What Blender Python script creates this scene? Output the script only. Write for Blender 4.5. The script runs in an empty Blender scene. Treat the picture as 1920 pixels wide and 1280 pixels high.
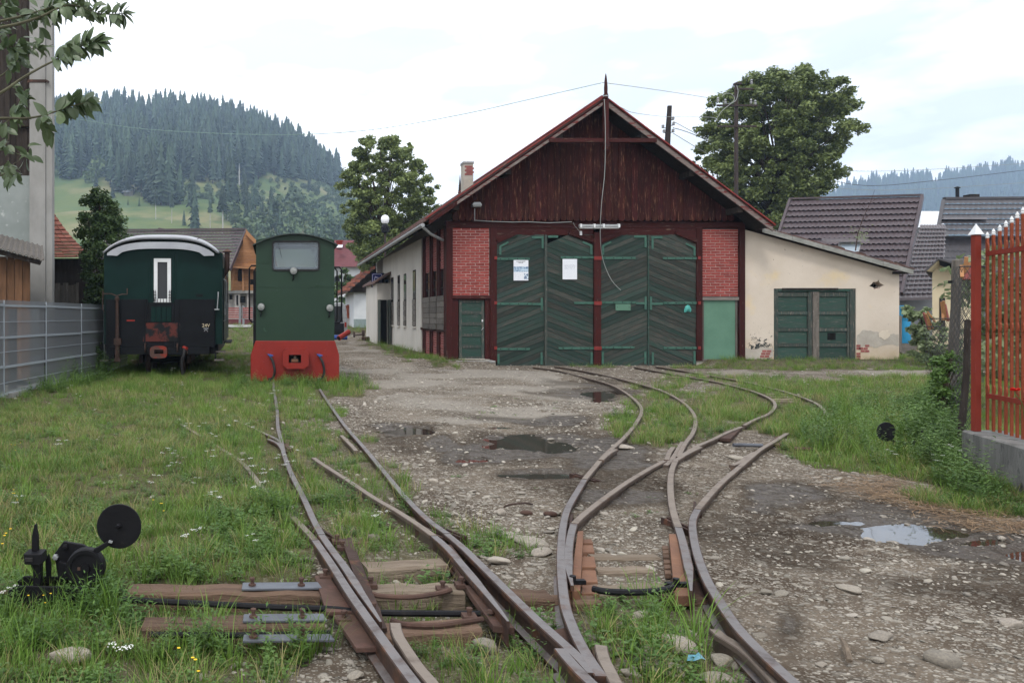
import bpy, bmesh, math, random
import numpy as np
from mathutils import Vector, Matrix

rnd = random.Random(7)
rng = np.random.default_rng(11)
R = math.radians
scene = bpy.context.scene
COL = scene.collection

# ------------------------------------------------------------------ camera
F, HZ, CX, H = 1500.0, 592.0, 515.0, 1.38      # focal length (px of 1920), horizon row, view axis column, eye height
cam_d = bpy.data.cameras.new('camera')
cam = bpy.data.objects.new('camera', cam_d)
COL.objects.link(cam)
cam.location = (0, 0, H)
cam.rotation_euler = (R(90), 0, 0)
cam_d.sensor_width = 36
cam_d.lens = 36 * F / 1920
cam_d.shift_x = (960 - CX) / 1920
cam_d.shift_y = (HZ - 640) / 1920
cam_d.clip_start = 0.05
cam_d.clip_end = 6000
scene.camera = cam

# ------------------------------------------------------------------ world, sun, exposure
SUN_EL, SUN_AZ = 52, 205        # high, veiled sun from behind the left shoulder
w = bpy.data.worlds.new('World')
scene.world = w
w.use_nodes = True
nt = w.node_tree
N = nt.nodes
L = nt.links
N.clear()
wo = N.new('ShaderNodeOutputWorld')
bg = N.new('ShaderNodeBackground')
sky = N.new('ShaderNodeTexSky')
sky.sky_type = 'NISHITA'
sky.sun_disc = False
sky.sun_elevation = R(SUN_EL)
sky.sun_rotation = R(SUN_AZ)
sky.altitude = 800
sky.air_density = 1.2
sky.dust_density = 2.0
tc = N.new('ShaderNodeTexCoord')
mp = N.new('ShaderNodeMapping')
mp.inputs['Scale'].default_value = (1.6, 1.6, 4.2)
ns = N.new('ShaderNodeTexNoise')
ns.inputs['Scale'].default_value = 1.5
ns.inputs['Detail'].default_value = 7
ns.inputs['Roughness'].default_value = 0.52
ns.inputs['Distortion'].default_value = 0.4
cr = N.new('ShaderNodeValToRGB')
cr.color_ramp.elements[0].position = 0.34
cr.color_ramp.elements[0].color = (0.84, 0.84, 0.84, 1)
cr.color_ramp.elements[1].position = 0.56
cr.color_ramp.elements[1].color = (1, 1, 1, 1)
ns2 = N.new('ShaderNodeTexNoise')
ns2.inputs['Scale'].default_value = 2.6
ns2.inputs['Detail'].default_value = 5
cr2 = N.new('ShaderNodeValToRGB')
cr2.color_ramp.elements[0].position = 0.40
cr2.color_ramp.elements[0].color = (9.0, 9.6, 10.6, 1)
cr2.color_ramp.elements[1].position = 0.60
cr2.color_ramp.elements[1].color = (18.0, 18.0, 18.0, 1)
mx = N.new('ShaderNodeMix')
mx.data_type = 'RGBA'
L.new(tc.outputs['Generated'], mp.inputs['Vector'])
L.new(mp.outputs[0], ns.inputs['Vector'])
L.new(mp.outputs[0], ns2.inputs['Vector'])
L.new(ns.outputs['Fac'], cr.inputs[0])
L.new(ns2.outputs['Fac'], cr2.inputs[0])
L.new(cr.outputs[0], mx.inputs[0])
L.new(sky.outputs[0], mx.inputs[6])
L.new(cr2.outputs[0], mx.inputs[7])
L.new(mx.outputs[2], bg.inputs['Color'])
bg.inputs['Strength'].default_value = 0.092
L.new(bg.outputs[0], wo.inputs['Surface'])

sd = bpy.data.lights.new('sun', 'SUN')
sd.energy = 1.2
sd.angle = R(11)
sd.color = (1.0, 0.96, 0.9)
sun = bpy.data.objects.new('sun', sd)
COL.objects.link(sun)
# nishita sun_rotation turns clockwise from +Y seen from above
_az = R(SUN_AZ)
_d = Vector((math.sin(_az) * math.cos(R(SUN_EL)), math.cos(_az) * math.cos(R(SUN_EL)), math.sin(R(SUN_EL))))
sun.rotation_euler = _d.to_track_quat('Z', 'Y').to_euler()
sun.location = (0, 0, 60)

vs = scene.view_settings
vs.view_transform = 'Standard'
vs.look = 'None'
vs.exposure = 0.45
vs.gamma = 1.0
vs.use_curve_mapping = False
scene.cycles.max_bounces = 6
scene.cycles.transparent_max_bounces = 12
scene.cycles.volume_bounces = 1
scene.cycles.use_denoising = True

# ------------------------------------------------------------------ points from measured picture positions
def P(px, py, D):
    """world point at distance D seen at photo pixel px, py"""
    return Vector(((px - CX) / F * D, D, H + (HZ - py) / F * D))

def G(px, py, z=0.0):
    """world point on the level z seen at photo pixel px, py"""
    D = (H - z) * F / (py - HZ)
    return Vector(((px - CX) / F * D, D, z))

# ------------------------------------------------------------------ tagging and objects
def tag(o, label=None, cat=None, group=None, kind=None):
    if label: o['label'] = label
    if cat: o['category'] = cat
    if group: o['group'] = group
    if kind: o['kind'] = kind
    return o

def thing(name, loc, label, cat, group=None, rz=0.0):
    o = bpy.data.objects.new(name, None)
    COL.objects.link(o)
    o.location = loc
    o.rotation_euler = (0, 0, rz)
    o.empty_display_size = 0.1
    return tag(o, label, cat, group)

def woff(p):
    v = Vector((0, 0, 0))
    while p is not None:
        v += Vector(p.location)
        p = p.parent
    return v

def link(name, me, m=None, parent=None, loc=None, rot=None):
    o = bpy.data.objects.new(name, me)
    COL.objects.link(o)
    if m is not None and not me.materials:
        me.materials.append(m)
    if parent is not None: o.parent = parent
    if loc is not None: o.location = loc
    if rot is not None: o.rotation_euler = rot
    return o

def copy_tree(o, parent=None):
    c = o.copy()
    COL.objects.link(c)
    c.parent = parent
    for ch in list(o.children):
        copy_tree(ch, c)
    return c

class MB:
    """collects shapes of ONE piece in world (or local) coordinates"""
    def __init__(s):
        s.v = []; s.f = []
    def add(s, vs_, fs):
        n = len(s.v)
        s.v += [tuple(a) for a in vs_]
        s.f += [tuple(i + n for i in f) for f in fs]
        return s
    def box(s, x0, x1, y0, y1, z0, z1):
        return s.add([(x0, y0, z0), (x1, y0, z0), (x1, y1, z0), (x0, y1, z0), (x0, y0, z1), (x1, y0, z1), (x1, y1, z1), (x0, y1, z1)],
                     [(0, 3, 2, 1), (4, 5, 6, 7), (0, 1, 5, 4), (1, 2, 6, 5), (2, 3, 7, 6), (3, 0, 4, 7)])
    def bar(s, a, b, w_, h_, up=(0, 0, 1)):
        a = Vector(a); b = Vector(b)
        d = (b - a).normalized()
        u = Vector(up)
        sx = d.cross(u)
        if sx.length < 1e-4: sx = d.cross(Vector((1, 0, 0)))
        sx.normalize()
        u = sx.cross(d).normalized()
        q = []
        for c in (a, b):
            for i, j in ((-1, -1), (1, -1), (1, 1), (-1, 1)):
                q.append(c + sx * (i * w_ / 2) + u * (j * h_ / 2))
        return s.add(q, [(0, 1, 2, 3), (7, 6, 5, 4), (0, 4, 5, 1), (1, 5, 6, 2), (2, 6, 7, 3), (3, 7, 4, 0)])
    def prism(s, pts, dvec):
        """polygon of 3D pts extruded by dvec"""
        n = len(pts)
        dv = Vector(dvec)
        q = [Vector(p) for p in pts] + [Vector(p) + dv for p in pts]
        fs = [tuple(range(n - 1, -1, -1)), tuple(range(n, 2 * n))]
        for i in range(n):
            j = (i + 1) % n
            fs.append((i, j, j + n, i + n))
        return s.add(q, fs)
    def tube(s, path, r, seg=8, cap=True):
        path = [Vector(p) for p in path]
        n = len(path)
        rr = r if isinstance(r, (list, tuple)) else [r] * n
        q = []
        prev = None
        for i, p in enumerate(path):
            d = (path[min(i + 1, n - 1)] - path[max(i - 1, 0)]).normalized()
            if prev is None:
                a = d.cross(Vector((0, 0, 1)))
                if a.length < 0.05: a = d.cross(Vector((1, 0, 0)))
            else:
                a = prev - d * prev.dot(d)
            a.normalize(); prev = a
            b = d.cross(a)
            for k in range(seg):
                t = 2 * math.pi * k / seg
                q.append(p + (a * math.cos(t) + b * math.sin(t)) * rr[i])
        fs = []
        for i in range(n - 1):
            for k in range(seg):
                k2 = (k + 1) % seg
                fs.append((i * seg + k, i * seg + k2, (i + 1) * seg + k2, (i + 1) * seg + k))
        if cap:
            fs.append(tuple(range(seg - 1, -1, -1)))
            fs.append(tuple((n - 1) * seg + k for k in range(seg)))
        return s.add(q, fs)
    def lathe(s, prof, c, axis='Z', seg=24):
        """prof = [(r, h)...] turned round an axis through c"""
        c = Vector(c)
        q = []
        for r_, h_ in prof:
            for k in range(seg):
                t = 2 * math.pi * k / seg
                a, b = r_ * math.cos(t), r_ * math.sin(t)
                q.append(c + (Vector((a, b, h_)) if axis == 'Z' else Vector((a, h_, b)) if axis == 'Y' else Vector((h_, a, b))))
        fs = []
        for i in range(len(prof) - 1):
            for k in range(seg):
                k2 = (k + 1) % seg
                fs.append((i * seg + k, i * seg + k2, (i + 1) * seg + k2, (i + 1) * seg + k))
        fs.append(tuple(range(seg)))
        fs.append(tuple((len(prof) - 1) * seg + k for k in range(seg - 1, -1, -1)))
        return s.add(q, fs)
    def build(s, name, m, parent=None, smooth=False, bevel=0.0, world=True, label=None, loc=None, rot=None, kind=None):
        off = woff(parent) if (parent is not None and world) else Vector((0, 0, 0))
        me = bpy.data.meshes.new(name)
        me.from_pydata([(a[0] - off.x, a[1] - off.y, a[2] - off.z) for a in s.v], [], s.f)
        bm = bmesh.new(); bm.from_mesh(me)
        bmesh.ops.recalc_face_normals(bm, faces=bm.faces)
        bm.to_mesh(me); bm.free()
        if smooth:
            me.polygons.foreach_set('use_smooth', [True] * len(me.polygons))
        o = link(name, me, m, parent, loc, rot)
        if bevel:
            md = o.modifiers.new('bevel', 'BEVEL')
            md.width = bevel; md.segments = 2; md.limit_method = 'ANGLE'; md.angle_limit = R(40)
        if smooth and not bevel:
            try:
                me.set_sharp_from_angle(angle=R(42))
            except Exception:
                pass
        if label: o['label'] = label
        if kind: o['kind'] = kind
        return o

def np_mesh(name, v, f, m, smooth=False):
    """v (n,3), f (k,4) or (k,3) numpy arrays -> mesh, quickly"""
    me = bpy.data.meshes.new(name)
    k = f.shape[1]
    me.vertices.add(len(v)); me.vertices.foreach_set('co', np.asarray(v, np.float32).ravel())
    me.loops.add(f.size); me.loops.foreach_set('vertex_index', f.astype(np.int32).ravel())
    me.polygons.add(len(f))
    me.polygons.foreach_set('loop_start', np.arange(len(f), dtype=np.int32) * k)
    me.polygons.foreach_set('loop_total', np.full(len(f), k, np.int32))
    if smooth: me.polygons.foreach_set('use_smooth', np.ones(len(f), bool))
    me.update(calc_edges=True)
    me.materials.append(m)
    return me

# 2D polygon tools
def clip_half(poly, n, d):
    out = []
    for i in range(len(poly)):
        a = poly[i]; b = poly[(i + 1) % len(poly)]
        da = a[0] * n[0] + a[1] * n[1] - d
        db = b[0] * n[0] + b[1] * n[1] - d
        if da <= 0: out.append(a)
        if (da < 0 < db) or (db < 0 < da):
            t = da / (da - db)
            out.append((a[0] + (b[0] - a[0]) * t, a[1] + (b[1] - a[1]) * t))
    return out

def planks(poly, ang, width, gap, y, th, m, parent, name='plank', jit=0.004, rag=0.0, mfun=None):
    """boards laid side by side inside a convex polygon (x,z) of a wall facing -Y; every board one object, x along its length"""
    ca, sa = math.cos(ang), math.sin(ang)
    nrm = (-sa, ca)
    ds = [p[0] * nrm[0] + p[1] * nrm[1] for p in poly]
    d0, d1 = min(ds), max(ds)
    off = woff(parent)
    out = []
    k = 0
    d = d0
    while d < d1 - 0.01:
        wv = width * (1 + rnd.uniform(-.08, .08))
        q = clip_half(poly, nrm, min(d + wv - gap, d1))
        q = clip_half(q, (-nrm[0], -nrm[1]), -d) if len(q) > 2 else q
        if len(q) > 2:
            cx = sum(p[0] for p in q) / len(q); cz = sum(p[1] for p in q) / len(q)
            # local frame: x along the board, z across
            lp = [((p[0] - cx) * ca + (p[1] - cz) * sa, -(p[0] - cx) * sa + (p[1] - cz) * ca) for p in q]
            if rag:
                lo = min(p[0] for p in lp)
                r_ = rnd.uniform(0, rag)
                lp = [(p[0] + r_ if p[0] < lo + 0.02 else p[0], p[1]) for p in lp]
            mb = MB()
            t_ = th + rnd.uniform(-jit, jit)
            tilt = rnd.uniform(0, jit)
            zs = [p[1] for p in lp]; zm, zM = min(zs), max(zs)
            n = len(lp)
            fr = [(p[0], -t_ - tilt * (p[1] - zm) / max(zM - zm, 1e-3), p[1]) for p in lp]
            bk = [(p[0], 0.0, p[1]) for p in lp]
            fs = [tuple(range(n)), tuple(range(2 * n - 1, n - 1, -1))] + [(i, i + n, (i + 1) % n + n, (i + 1) % n) for i in range(n)]
            mb.add(fr + bk, fs)
            mm = mfun(k) if mfun else m
            o = mb.build(name, mm, parent, world=False, loc=(cx - off.x, y - off.y, cz - off.z), rot=(0, -ang, 0))
            out.append(o)
        d += wv
        k += 1
    return out

# ------------------------------------------------------------------ value noise in numpy
def _h(ix, iy, s):
    n = (ix.astype(np.int64) * 374761393 + iy.astype(np.int64) * 668265263 + s * 1442695041) & 0x7fffffff
    n = ((n ^ (n >> 13)) * 1274126177) & 0x7fffffff
    n = n ^ (n >> 16)
    return (n & 0xffff) / 65535.0

def vnoise(x, y, s=0):
    x = np.asarray(x, float); y = np.asarray(y, float)
    ix = np.floor(x); iy = np.floor(y)
    fx = x - ix; fy = y - iy
    fx = fx * fx * (3 - 2 * fx); fy = fy * fy * (3 - 2 * fy)
    a = _h(ix, iy, s); b = _h(ix + 1, iy, s); c = _h(ix, iy + 1, s); d = _h(ix + 1, iy + 1, s)
    return (a + (b - a) * fx) * (1 - fy) + (c + (d - c) * fx) * fy

def fbm(x, y, s=0, o=4):
    t = 0; a = .5; n = 0
    for i in range(o):
        t = t + a * vnoise(x * 2 ** i + 17.3 * i, y * 2 ** i - 9.1 * i, s + i); n += a; a *= .5
    return t / n

def inpoly(x, y, poly):
    c = np.zeros(np.shape(x), bool)
    n = len(poly)
    for i in range(n):
        x0, y0 = poly[i]; x1, y1 = poly[(i + 1) % n]
        if y0 == y1: continue
        m_ = (y0 > y) != (y1 > y)
        c ^= m_ & (x < (x1 - x0) * (y - y0) / (y1 - y0) + x0)
    return c

def sstep(t):
    t = np.clip(t, 0, 1)
    return t * t * (3 - 2 * t)

# ------------------------------------------------------------------ materials
def _mixc(nt_, a, b, fac):
    m = nt_.nodes.new('ShaderNodeMix'); m.data_type = 'RGBA'
    for i, v in ((6, a), (7, b)):
        if isinstance(v, (tuple, list)): m.inputs[i].default_value = (*v[:3], 1)
        else: nt_.links.new(v, m.inputs[i])
    if isinstance(fac, (int, float)): m.inputs[0].default_value = fac
    else: nt_.links.new(fac, m.inputs[0])
    return m.outputs[2]

def _noise(nt_, vec, scale, detail=5, rough=.6, dist=0.0):
    n = nt_.nodes.new('ShaderNodeTexNoise')
    n.inputs['Scale'].default_value = scale
    n.inputs['Detail'].default_value = detail
    n.inputs['Roughness'].default_value = rough
    n.inputs['Distortion'].default_value = dist
    nt_.links.new(vec, n.inputs['Vector'])
    return n.outputs['Fac']

def _ramp(nt_, src, a, b):
    m = nt_.nodes.new('ShaderNodeMapRange')
    m.inputs['From Min'].default_value = a
    m.inputs['From Max'].default_value = b
    nt_.links.new(src, m.inputs['Value'])
    return m.outputs[0]

def _math(nt_, op, a, b=None):
    m = nt_.nodes.new('ShaderNodeMath'); m.operation = op
    for i, v in enumerate((a, b)):
        if v is None: continue
        if isinstance(v, (int, float)): m.inputs[i].default_value = v
        else: nt_.links.new(v, m.inputs[i])
    return m.outputs[0]

def mat(name, c1, c2=None, scale=4.0, stretch=(1, 1, 1), rough=.7, wear=None, wear_at=(.58, .68), wear_scale=6.0, wear_stretch=None,
        bump=.3, bump_scale=None, bump_dist=.01, metal=0.0, var=0.0, offs=True, spec=.14, dirt=None, dirt_scale=1.2, dirt_at=(.5, .75),
        ramp=(.35, .65), coat=0.0, hue=0.0, trans=0.0, coords='Object'):
    m = bpy.data.materials.new(name)
    m.use_nodes = True
    nt_ = m.node_tree; nd = nt_.nodes; lk = nt_.links
    b = nd['Principled BSDF']
    tc_ = nd.new('ShaderNodeTexCoord')
    oi = nd.new('ShaderNodeObjectInfo')
    vec = tc_.outputs[coords]
    if offs:
        va = nd.new('ShaderNodeVectorMath'); va.operation = 'ADD'
        cb = nd.new('ShaderNodeCombineXYZ')
        r_ = _math(nt_, 'MULTIPLY', oi.outputs['Random'], 53.0)
        for i in range(3): lk.new(r_, cb.inputs[i])
        lk.new(vec, va.inputs[0]); lk.new(cb.outputs[0], va.inputs[1])
        vec = va.outputs[0]
    def mapped(st):
        q = nd.new('ShaderNodeMapping'); q.inputs['Scale'].default_value = st
        lk.new(vec, q.inputs['Vector']); return q.outputs[0]
    v1 = mapped(stretch)
    n1 = _noise(nt_, v1, scale)
    col = _mixc(nt_, c1, c2 if c2 else c1, _ramp(nt_, n1, *ramp))
    if wear:
        v2 = mapped(wear_stretch or stretch)
        n2 = _noise(nt_, v2, wear_scale, 7, .65)
        col = _mixc(nt_, col, wear, _ramp(nt_, n2, *wear_at))
    if dirt:
        n3 = _noise(nt_, mapped((1, 1, 1)), dirt_scale, 6, .6)
        col = _mixc(nt_, col, dirt, _ramp(nt_, n3, *dirt_at))
    if var or hue:
        hs = nd.new('ShaderNodeHueSaturation')
        lk.new(col, hs.inputs['Color'])
        mr = nd.new('ShaderNodeMapRange'); mr.inputs['To Min'].default_value = 1 - var; mr.inputs['To Max'].default_value = 1 + var
        lk.new(oi.outputs['Random'], mr.inputs['Value']); lk.new(mr.outputs[0], hs.inputs['Value'])
        if hue:
            mh = nd.new('ShaderNodeMapRange'); mh.inputs['To Min'].default_value = .5 - hue; mh.inputs['To Max'].default_value = .5 + hue
            lk.new(_math(nt_, 'FRACT', _math(nt_, 'MULTIPLY', oi.outputs['Random'], 7.3)), mh.inputs['Value'])
            lk.new(mh.outputs[0], hs.inputs['Hue'])
        col = hs.outputs[0]
    lk.new(col, b.inputs['Base Color'])
    rr = _ramp(nt_, n1, 0, 1)
    rm = nd.new('ShaderNodeMapRange'); rm.inputs['To Min'].default_value = max(rough - .12, .02); rm.inputs['To Max'].default_value = min(rough + .12, 1)
    lk.new(n1, rm.inputs['Value']); lk.new(rm.outputs[0], b.inputs['Roughness'])
    b.inputs['Metallic'].default_value = metal
    b.inputs['Specular IOR Level'].default_value = spec
    if coat: b.inputs['Coat Weight'].default_value = coat
    if trans:
        b.inputs['Transmission Weight'].default_value = trans
    if bump:
        bp = nd.new('ShaderNodeBump'); bp.inputs['Strength'].default_value = bump; bp.inputs['Distance'].default_value = bump_dist
        n4 = _noise(nt_, v1, bump_scale or scale * 3, 6, .65)
        lk.new(n4, bp.inputs['Height']); lk.new(bp.outputs[0], b.inputs['Normal'])
    return m

M = {}
M['gable'] = mat('gable_wood', (.040, .0075, .006), (.022, .0055, .005), 3, (1.0, 6, 6), .75, wear=(.17, .085, .05), wear_at=(.56, .70), wear_scale=4, wear_stretch=(.8, 8, 8), bump=.5, var=.28, hue=.006)
M['redwood'] = mat('red_painted_wood', (.048, .0085, .0075), (.028, .007, .006), 4, (5, 5, .9), .7, wear=(.12, .07, .055), wear_at=(.6, .72), wear_scale=4, bump=.4, var=.2)
M['redwood_h'] = mat('red_painted_beam', (.048, .0085, .0075), (.028, .007, .006), 4, (.9, 5, 5), .7, wear=(.13, .08, .06), wear_at=(.58, .7), wear_scale=4, bump=.4, var=.2)
M['barge'] = mat('weathered_barge_board', (.19, .16, .145), (.13, .10, .09), 4, (1, 5, 5), .8, wear=(.12, .02, .018), wear_at=(.54, .6), wear_scale=3, bump=.5)
M['redroof'] = mat('red_painted_roof_sheet', (.23, .035, .03), (.15, .028, .026), 3, rough=.6, wear=(.16, .10, .08), wear_at=(.6, .7), bump=.3)
M['oldroof'] = mat('old_roof_sheet', (.14, .07, .06), (.09, .07, .065), 2, rough=.8, wear=(.2, .17, .15), wear_at=(.55, .7), bump=.5)
M['brick'] = mat('painted_brick', (.27, .055, .045), (.21, .040, .034), 6, rough=.65, wear=(.22, .07, .06), wear_at=(.66, .72), wear_scale=14, bump=.6, bump_scale=25, var=.16)
M['brick_side'] = mat('faded_brick', (.30, .10, .09), (.24, .085, .08), 6, rough=.8, wear=(.3, .22, .2), wear_at=(.6, .7), bump=.6, bump_scale=25, var=.15)
M['mortar'] = mat('mortar', (.50, .37, .34), (.42, .28, .26), 8, rough=.9, bump=.6, bump_scale=40)
M['gate'] = mat('gate_wood', (.020, .043, .035), (.034, .050, .043), 3, (1.2, 7, 7), .72, wear=(.058, .052, .045), wear_at=(.52, .68), wear_scale=3.5, wear_stretch=(1, 9, 9), bump=.7, var=.3, hue=.012)
M['gate_old'] = mat('bare_gate_wood', (.027, .044, .037), (.052, .050, .044), 3, (1.2, 7, 7), .78, wear=(.078, .068, .058), wear_at=(.52, .66), wear_scale=3.5, wear_stretch=(1, 9, 9), bump=.8, var=.3, hue=.012)
M['hinge'] = mat('green_iron_strap', (.055, .125, .095), (.038, .09, .07), 8, rough=.5, wear=(.05, .06, .05), wear_at=(.64, .7), bump=.2)
M['redhinge'] = mat('red_iron_strap', (.19, .028, .024), (.15, .024, .022), 8, rough=.5, bump=.2)
M['greenpanel'] = mat('light_green_panel', (.105, .205, .145), (.085, .170, .12), 2, rough=.55, wear=(.02, .03, .025), wear_at=(.66, .69), wear_scale=9, bump=.2)
M['darkgreenwood'] = mat('dark_green_door_wood', (.024, .062, .048), (.038, .060, .050), 3, (1, 5, 5), .6, wear=(.10, .10, .085), wear_at=(.56, .68), wear_scale=4, wear_stretch=(1, 7, 7), bump=.5, var=.2)
M['doorstile'] = mat('worn_green_door_frame', (.035, .055, .047), (.062, .064, .056), 3, (5, 5, 1), .7, wear=(.15, .13, .11), wear_at=(.55, .68), bump=.5, var=.15)
M['darkgap'] = mat('dark_interior', (.006, .006, .006), rough=.9, bump=0)
M['greywood'] = mat('grey_weathered_wood', (.16, .145, .13), (.10, .09, .08), 3, (1, 5, 5), .85, wear=(.24, .22, .2), wear_at=(.55, .7), bump=.6, var=.25)
M['greywood_v'] = mat('grey_weathered_post', (.13, .115, .10), (.07, .06, .052), 3, (5, 5, 1), .85, wear=(.2, .18, .16), wear_at=(.55, .7), bump=.6, var=.2)
M['dark_wood'] = mat('dark_old_wood', (.035, .028, .024), (.018, .014, .012), 3, (5, 5, .8), .85, wear=(.08, .065, .055), wear_at=(.58, .7), bump=.5, var=.3)
M['sleeper'] = mat('sleeper_wood', (.16, .105, .075), (.105, .068, .050), 3, (.8, 7, 7), .85, wear=(.06, .038, .03), wear_at=(.6, .7), wear_scale=3, wear_stretch=(.6, 9, 9), bump=.9, bump_dist=.02, var=.2)
M['sleeper_pale'] = mat('pale_sleeper_wood', (.23, .185, .14), (.16, .125, .095), 3, (.8, 7, 7), .85, wear=(.11, .08, .06), wear_at=(.58, .68), wear_scale=3, wear_stretch=(.6, 9, 9), bump=.9, bump_dist=.02, var=.15)
M['railhead'] = mat('worn_rail_steel', (.075, .048, .040), (.050, .034, .030), 5, rough=.5, wear=(.13, .065, .04), wear_at=(.5, .66), wear_scale=9, bump=.25, bump_scale=30, metal=.35, coords='Object')
M['railbrown'] = mat('brown_rail_steel', (.120, .094, .078), (.082, .061, .050), 5, rough=.6, wear=(.13, .08, .055), wear_at=(.55, .68), wear_scale=6, bump=.3, bump_scale=30, metal=.25)
M['rust'] = mat('rusty_steel', (.088, .052, .040), (.060, .038, .032), 7, rough=.8, wear=(.11, .06, .05), wear_at=(.58, .7), bump=.5, var=.12)
M['rustdark'] = mat('dark_rusty_steel', (.055, .032, .026), (.036, .024, .020), 7, rough=.7, wear=(.11, .05, .032), wear_at=(.6, .7), bump=.4)
M['orangeplate'] = mat('orange_rust_plate', (.19, .098, .060), (.135, .074, .050), 6, rough=.75, wear=(.2, .10, .07), wear_at=(.58, .7), bump=.4, var=.1)
M['greysteel'] = mat('grey_steel_plate', (.13, .14, .16), (.09, .095, .11), 6, rough=.45, wear=(.2, .14, .10), wear_at=(.66, .72), bump=.2, metal=.4)
M['black'] = mat('black_paint', (.006, .006, .0075), (.009, .009, .011), 10, rough=.5, wear=(.022, .019, .018), wear_at=(.62, .72), wear_scale=12, bump=.2, bump_scale=30)
M['blackrubber'] = mat('black_rubber_hose', (.015, .015, .016), (.03, .028, .028), 8, rough=.6, bump=.3)
M['plaster'] = mat('cream_plaster', (.60, .53, .44), (.54, .47, .38), 1.2, rough=.9, wear=(.44, .34, .22), wear_at=(.66, .80), wear_scale=1.6, bump=.35, bump_scale=12, offs=False)
M['plaster_side'] = mat('white_side_plaster', (.55, .52, .475), (.47, .44, .40), 1.5, (1, 1, .35), .9, wear=(.42, .38, .32), wear_at=(.6, .8), wear_scale=2.5, bump=.3, bump_scale=12, offs=False)
M['greyplaster'] = mat('grey_green_plaster', (.26, .285, .275), (.21, .235, .225), 1.6, rough=.9, wear=(.42, .44, .42), wear_at=(.6, .75), bump=.3, bump_scale=14)
M['concrete'] = mat('pale_concrete_post', (.28, .275, .262), (.22, .216, .205), 2.5, (1, 1, .5), .9, wear=(.25, .23, .21), wear_at=(.62, .75), bump=.5, bump_scale=20)
M['barewall'] = mat('bare_grey_render', (.42, .385, .335), (.33, .30, .26), 3, rough=.95, wear=(.42, .37, .3), wear_at=(.58, .66), bump=.6, bump_scale=15)
def worn_top(m, top, fac=.85):
    # traffic has polished the running surface: faces that look up are bare metal
    nt_ = m.node_tree; b = nt_.nodes['Principled BSDF']; src = b.inputs['Base Color'].links[0].from_socket
    g = nt_.nodes.new('ShaderNodeNewGeometry'); sp = nt_.nodes.new('ShaderNodeSeparateXYZ'); nt_.links.new(g.outputs['True Normal'], sp.inputs[0])
    tc_ = nt_.nodes.new('ShaderNodeTexCoord'); n_ = _noise(nt_, tc_.outputs['Object'], 9, 6, .7)
    f_ = _math(nt_, 'MULTIPLY', _ramp(nt_, sp.outputs[2], .93, .98), _math(nt_, 'MULTIPLY', _ramp(nt_, n_, .25, .5), fac))
    nt_.links.new(_mixc(nt_, src, top, f_), b.inputs['Base Color'])
worn_top(M['railhead'], (.19, .180, .180)); worn_top(M['railbrown'], (.225, .190, .160))
M['fencewall'] = mat('stained_fence_concrete', (.18, .176, .168), (.11, .108, .103), 3, (2.5, 2.5, .6), .95, wear=(.045, .045, .045), wear_at=(.56, .68), wear_scale=9, wear_stretch=(1, 1, .6), bump=.7, bump_scale=20, dirt=(.33, .32, .30), dirt_at=(.58, .8))
M['tile_brown'] = mat('brown_metal_tile', (.070, .050, .055), (.056, .041, .046), 1.5, rough=.5, bump=.1, spec=.4)
M['tile_dark'] = mat('dark_metal_tile', (.060, .043, .046), (.048, .035, .038), 1.5, rough=.33, bump=.1, spec=.55)
M['tile_grey'] = mat('grey_metal_tile', (.060, .055, .060), (.050, .046, .050), 1.5, rough=.5, bump=.1, spec=.35)
M['redshingle'] = mat('old_red_shingle', (.30, .11, .075), (.20, .075, .055), 4, rough=.85, wear=(.10, .06, .045), wear_at=(.56, .7), bump=.6, var=.2)
M['sheetwhite'] = mat('pale_roof_sheet', (.6, .62, .66), (.5, .52, .56), 3, rough=.6, bump=.2)
M['slate_edge'] = mat('annex_roof_edge', (.26, .26, .24), (.18, .18, .165), 4, (1, 3, 3), .85, wear=(.30, .30, .28), wear_at=(.55, .7), bump=.6)
M['loco'] = mat('locomotive_green', (.016, .038, .022), (.013, .032, .019), 1.5, rough=.42, wear=(.05, .10, .07), wear_at=(.66, .72), wear_scale=3, bump=.12, bump_scale=5, bump_dist=.02, spec=.22, dirt=(.014, .032, .021), offs=False)
M['locored'] = mat('locomotive_red', (.215, .017, .011), (.18, .014, .009), 2, rough=.42, wear=(.13, .03, .025), wear_at=(.66, .72), bump=.12, bump_scale=6, bump_dist=.01, spec=.25, offs=False)
M['locoroof'] = mat('locomotive_roof', (.05, .065, .06), (.035, .045, .042), 4, rough=.5, bump=.2)
M['wagon'] = mat('wagon_green', (.0035, .019, .016), (.003, .015, .013), 2, rough=.42, bump=.12, bump_scale=6, spec=.1, offs=False)
M['wagonblack'] = mat('wagon_black', (.009, .010, .012), (.007, .0075, .009), 3, rough=.55, bump=.2, spec=.08, offs=False)
M['wagonrust'] = mat('wagon_red_patch', (.085, .022, .017), (.009, .010, .011), 3.2, rough=.6, bump=.3, ramp=(.46, .54), offs=False)
M['wagonroof'] = mat('wagon_silver_roof', (.34, .35, .375), (.27, .28, .305), 2, rough=.45, wear=(.2, .2, .21), wear_at=(.64, .72), bump=.25, spec=.5, metal=.15)
M['whitepaint'] = mat('white_paint', (.68, .69, .70), (.60, .61, .62), 6, rough=.5, bump=.15)
M['redpaint'] = mat('red_paint', (.26, .03, .022), (.21, .026, .02), 6, rough=.5, wear=(.08, .03, .03), wear_at=(.62, .7), bump=.2)
M['bluepaint'] = mat('blue_paint', (.04, .10, .33), (.03, .07, .24), 6, rough=.5, bump=.2)
M['bluetarp'] = mat('blue_plastic', (.03, .23, .42), (.02, .18, .34), 4, rough=.45, bump=.5, bump_scale=9, bump_dist=.03)
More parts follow.
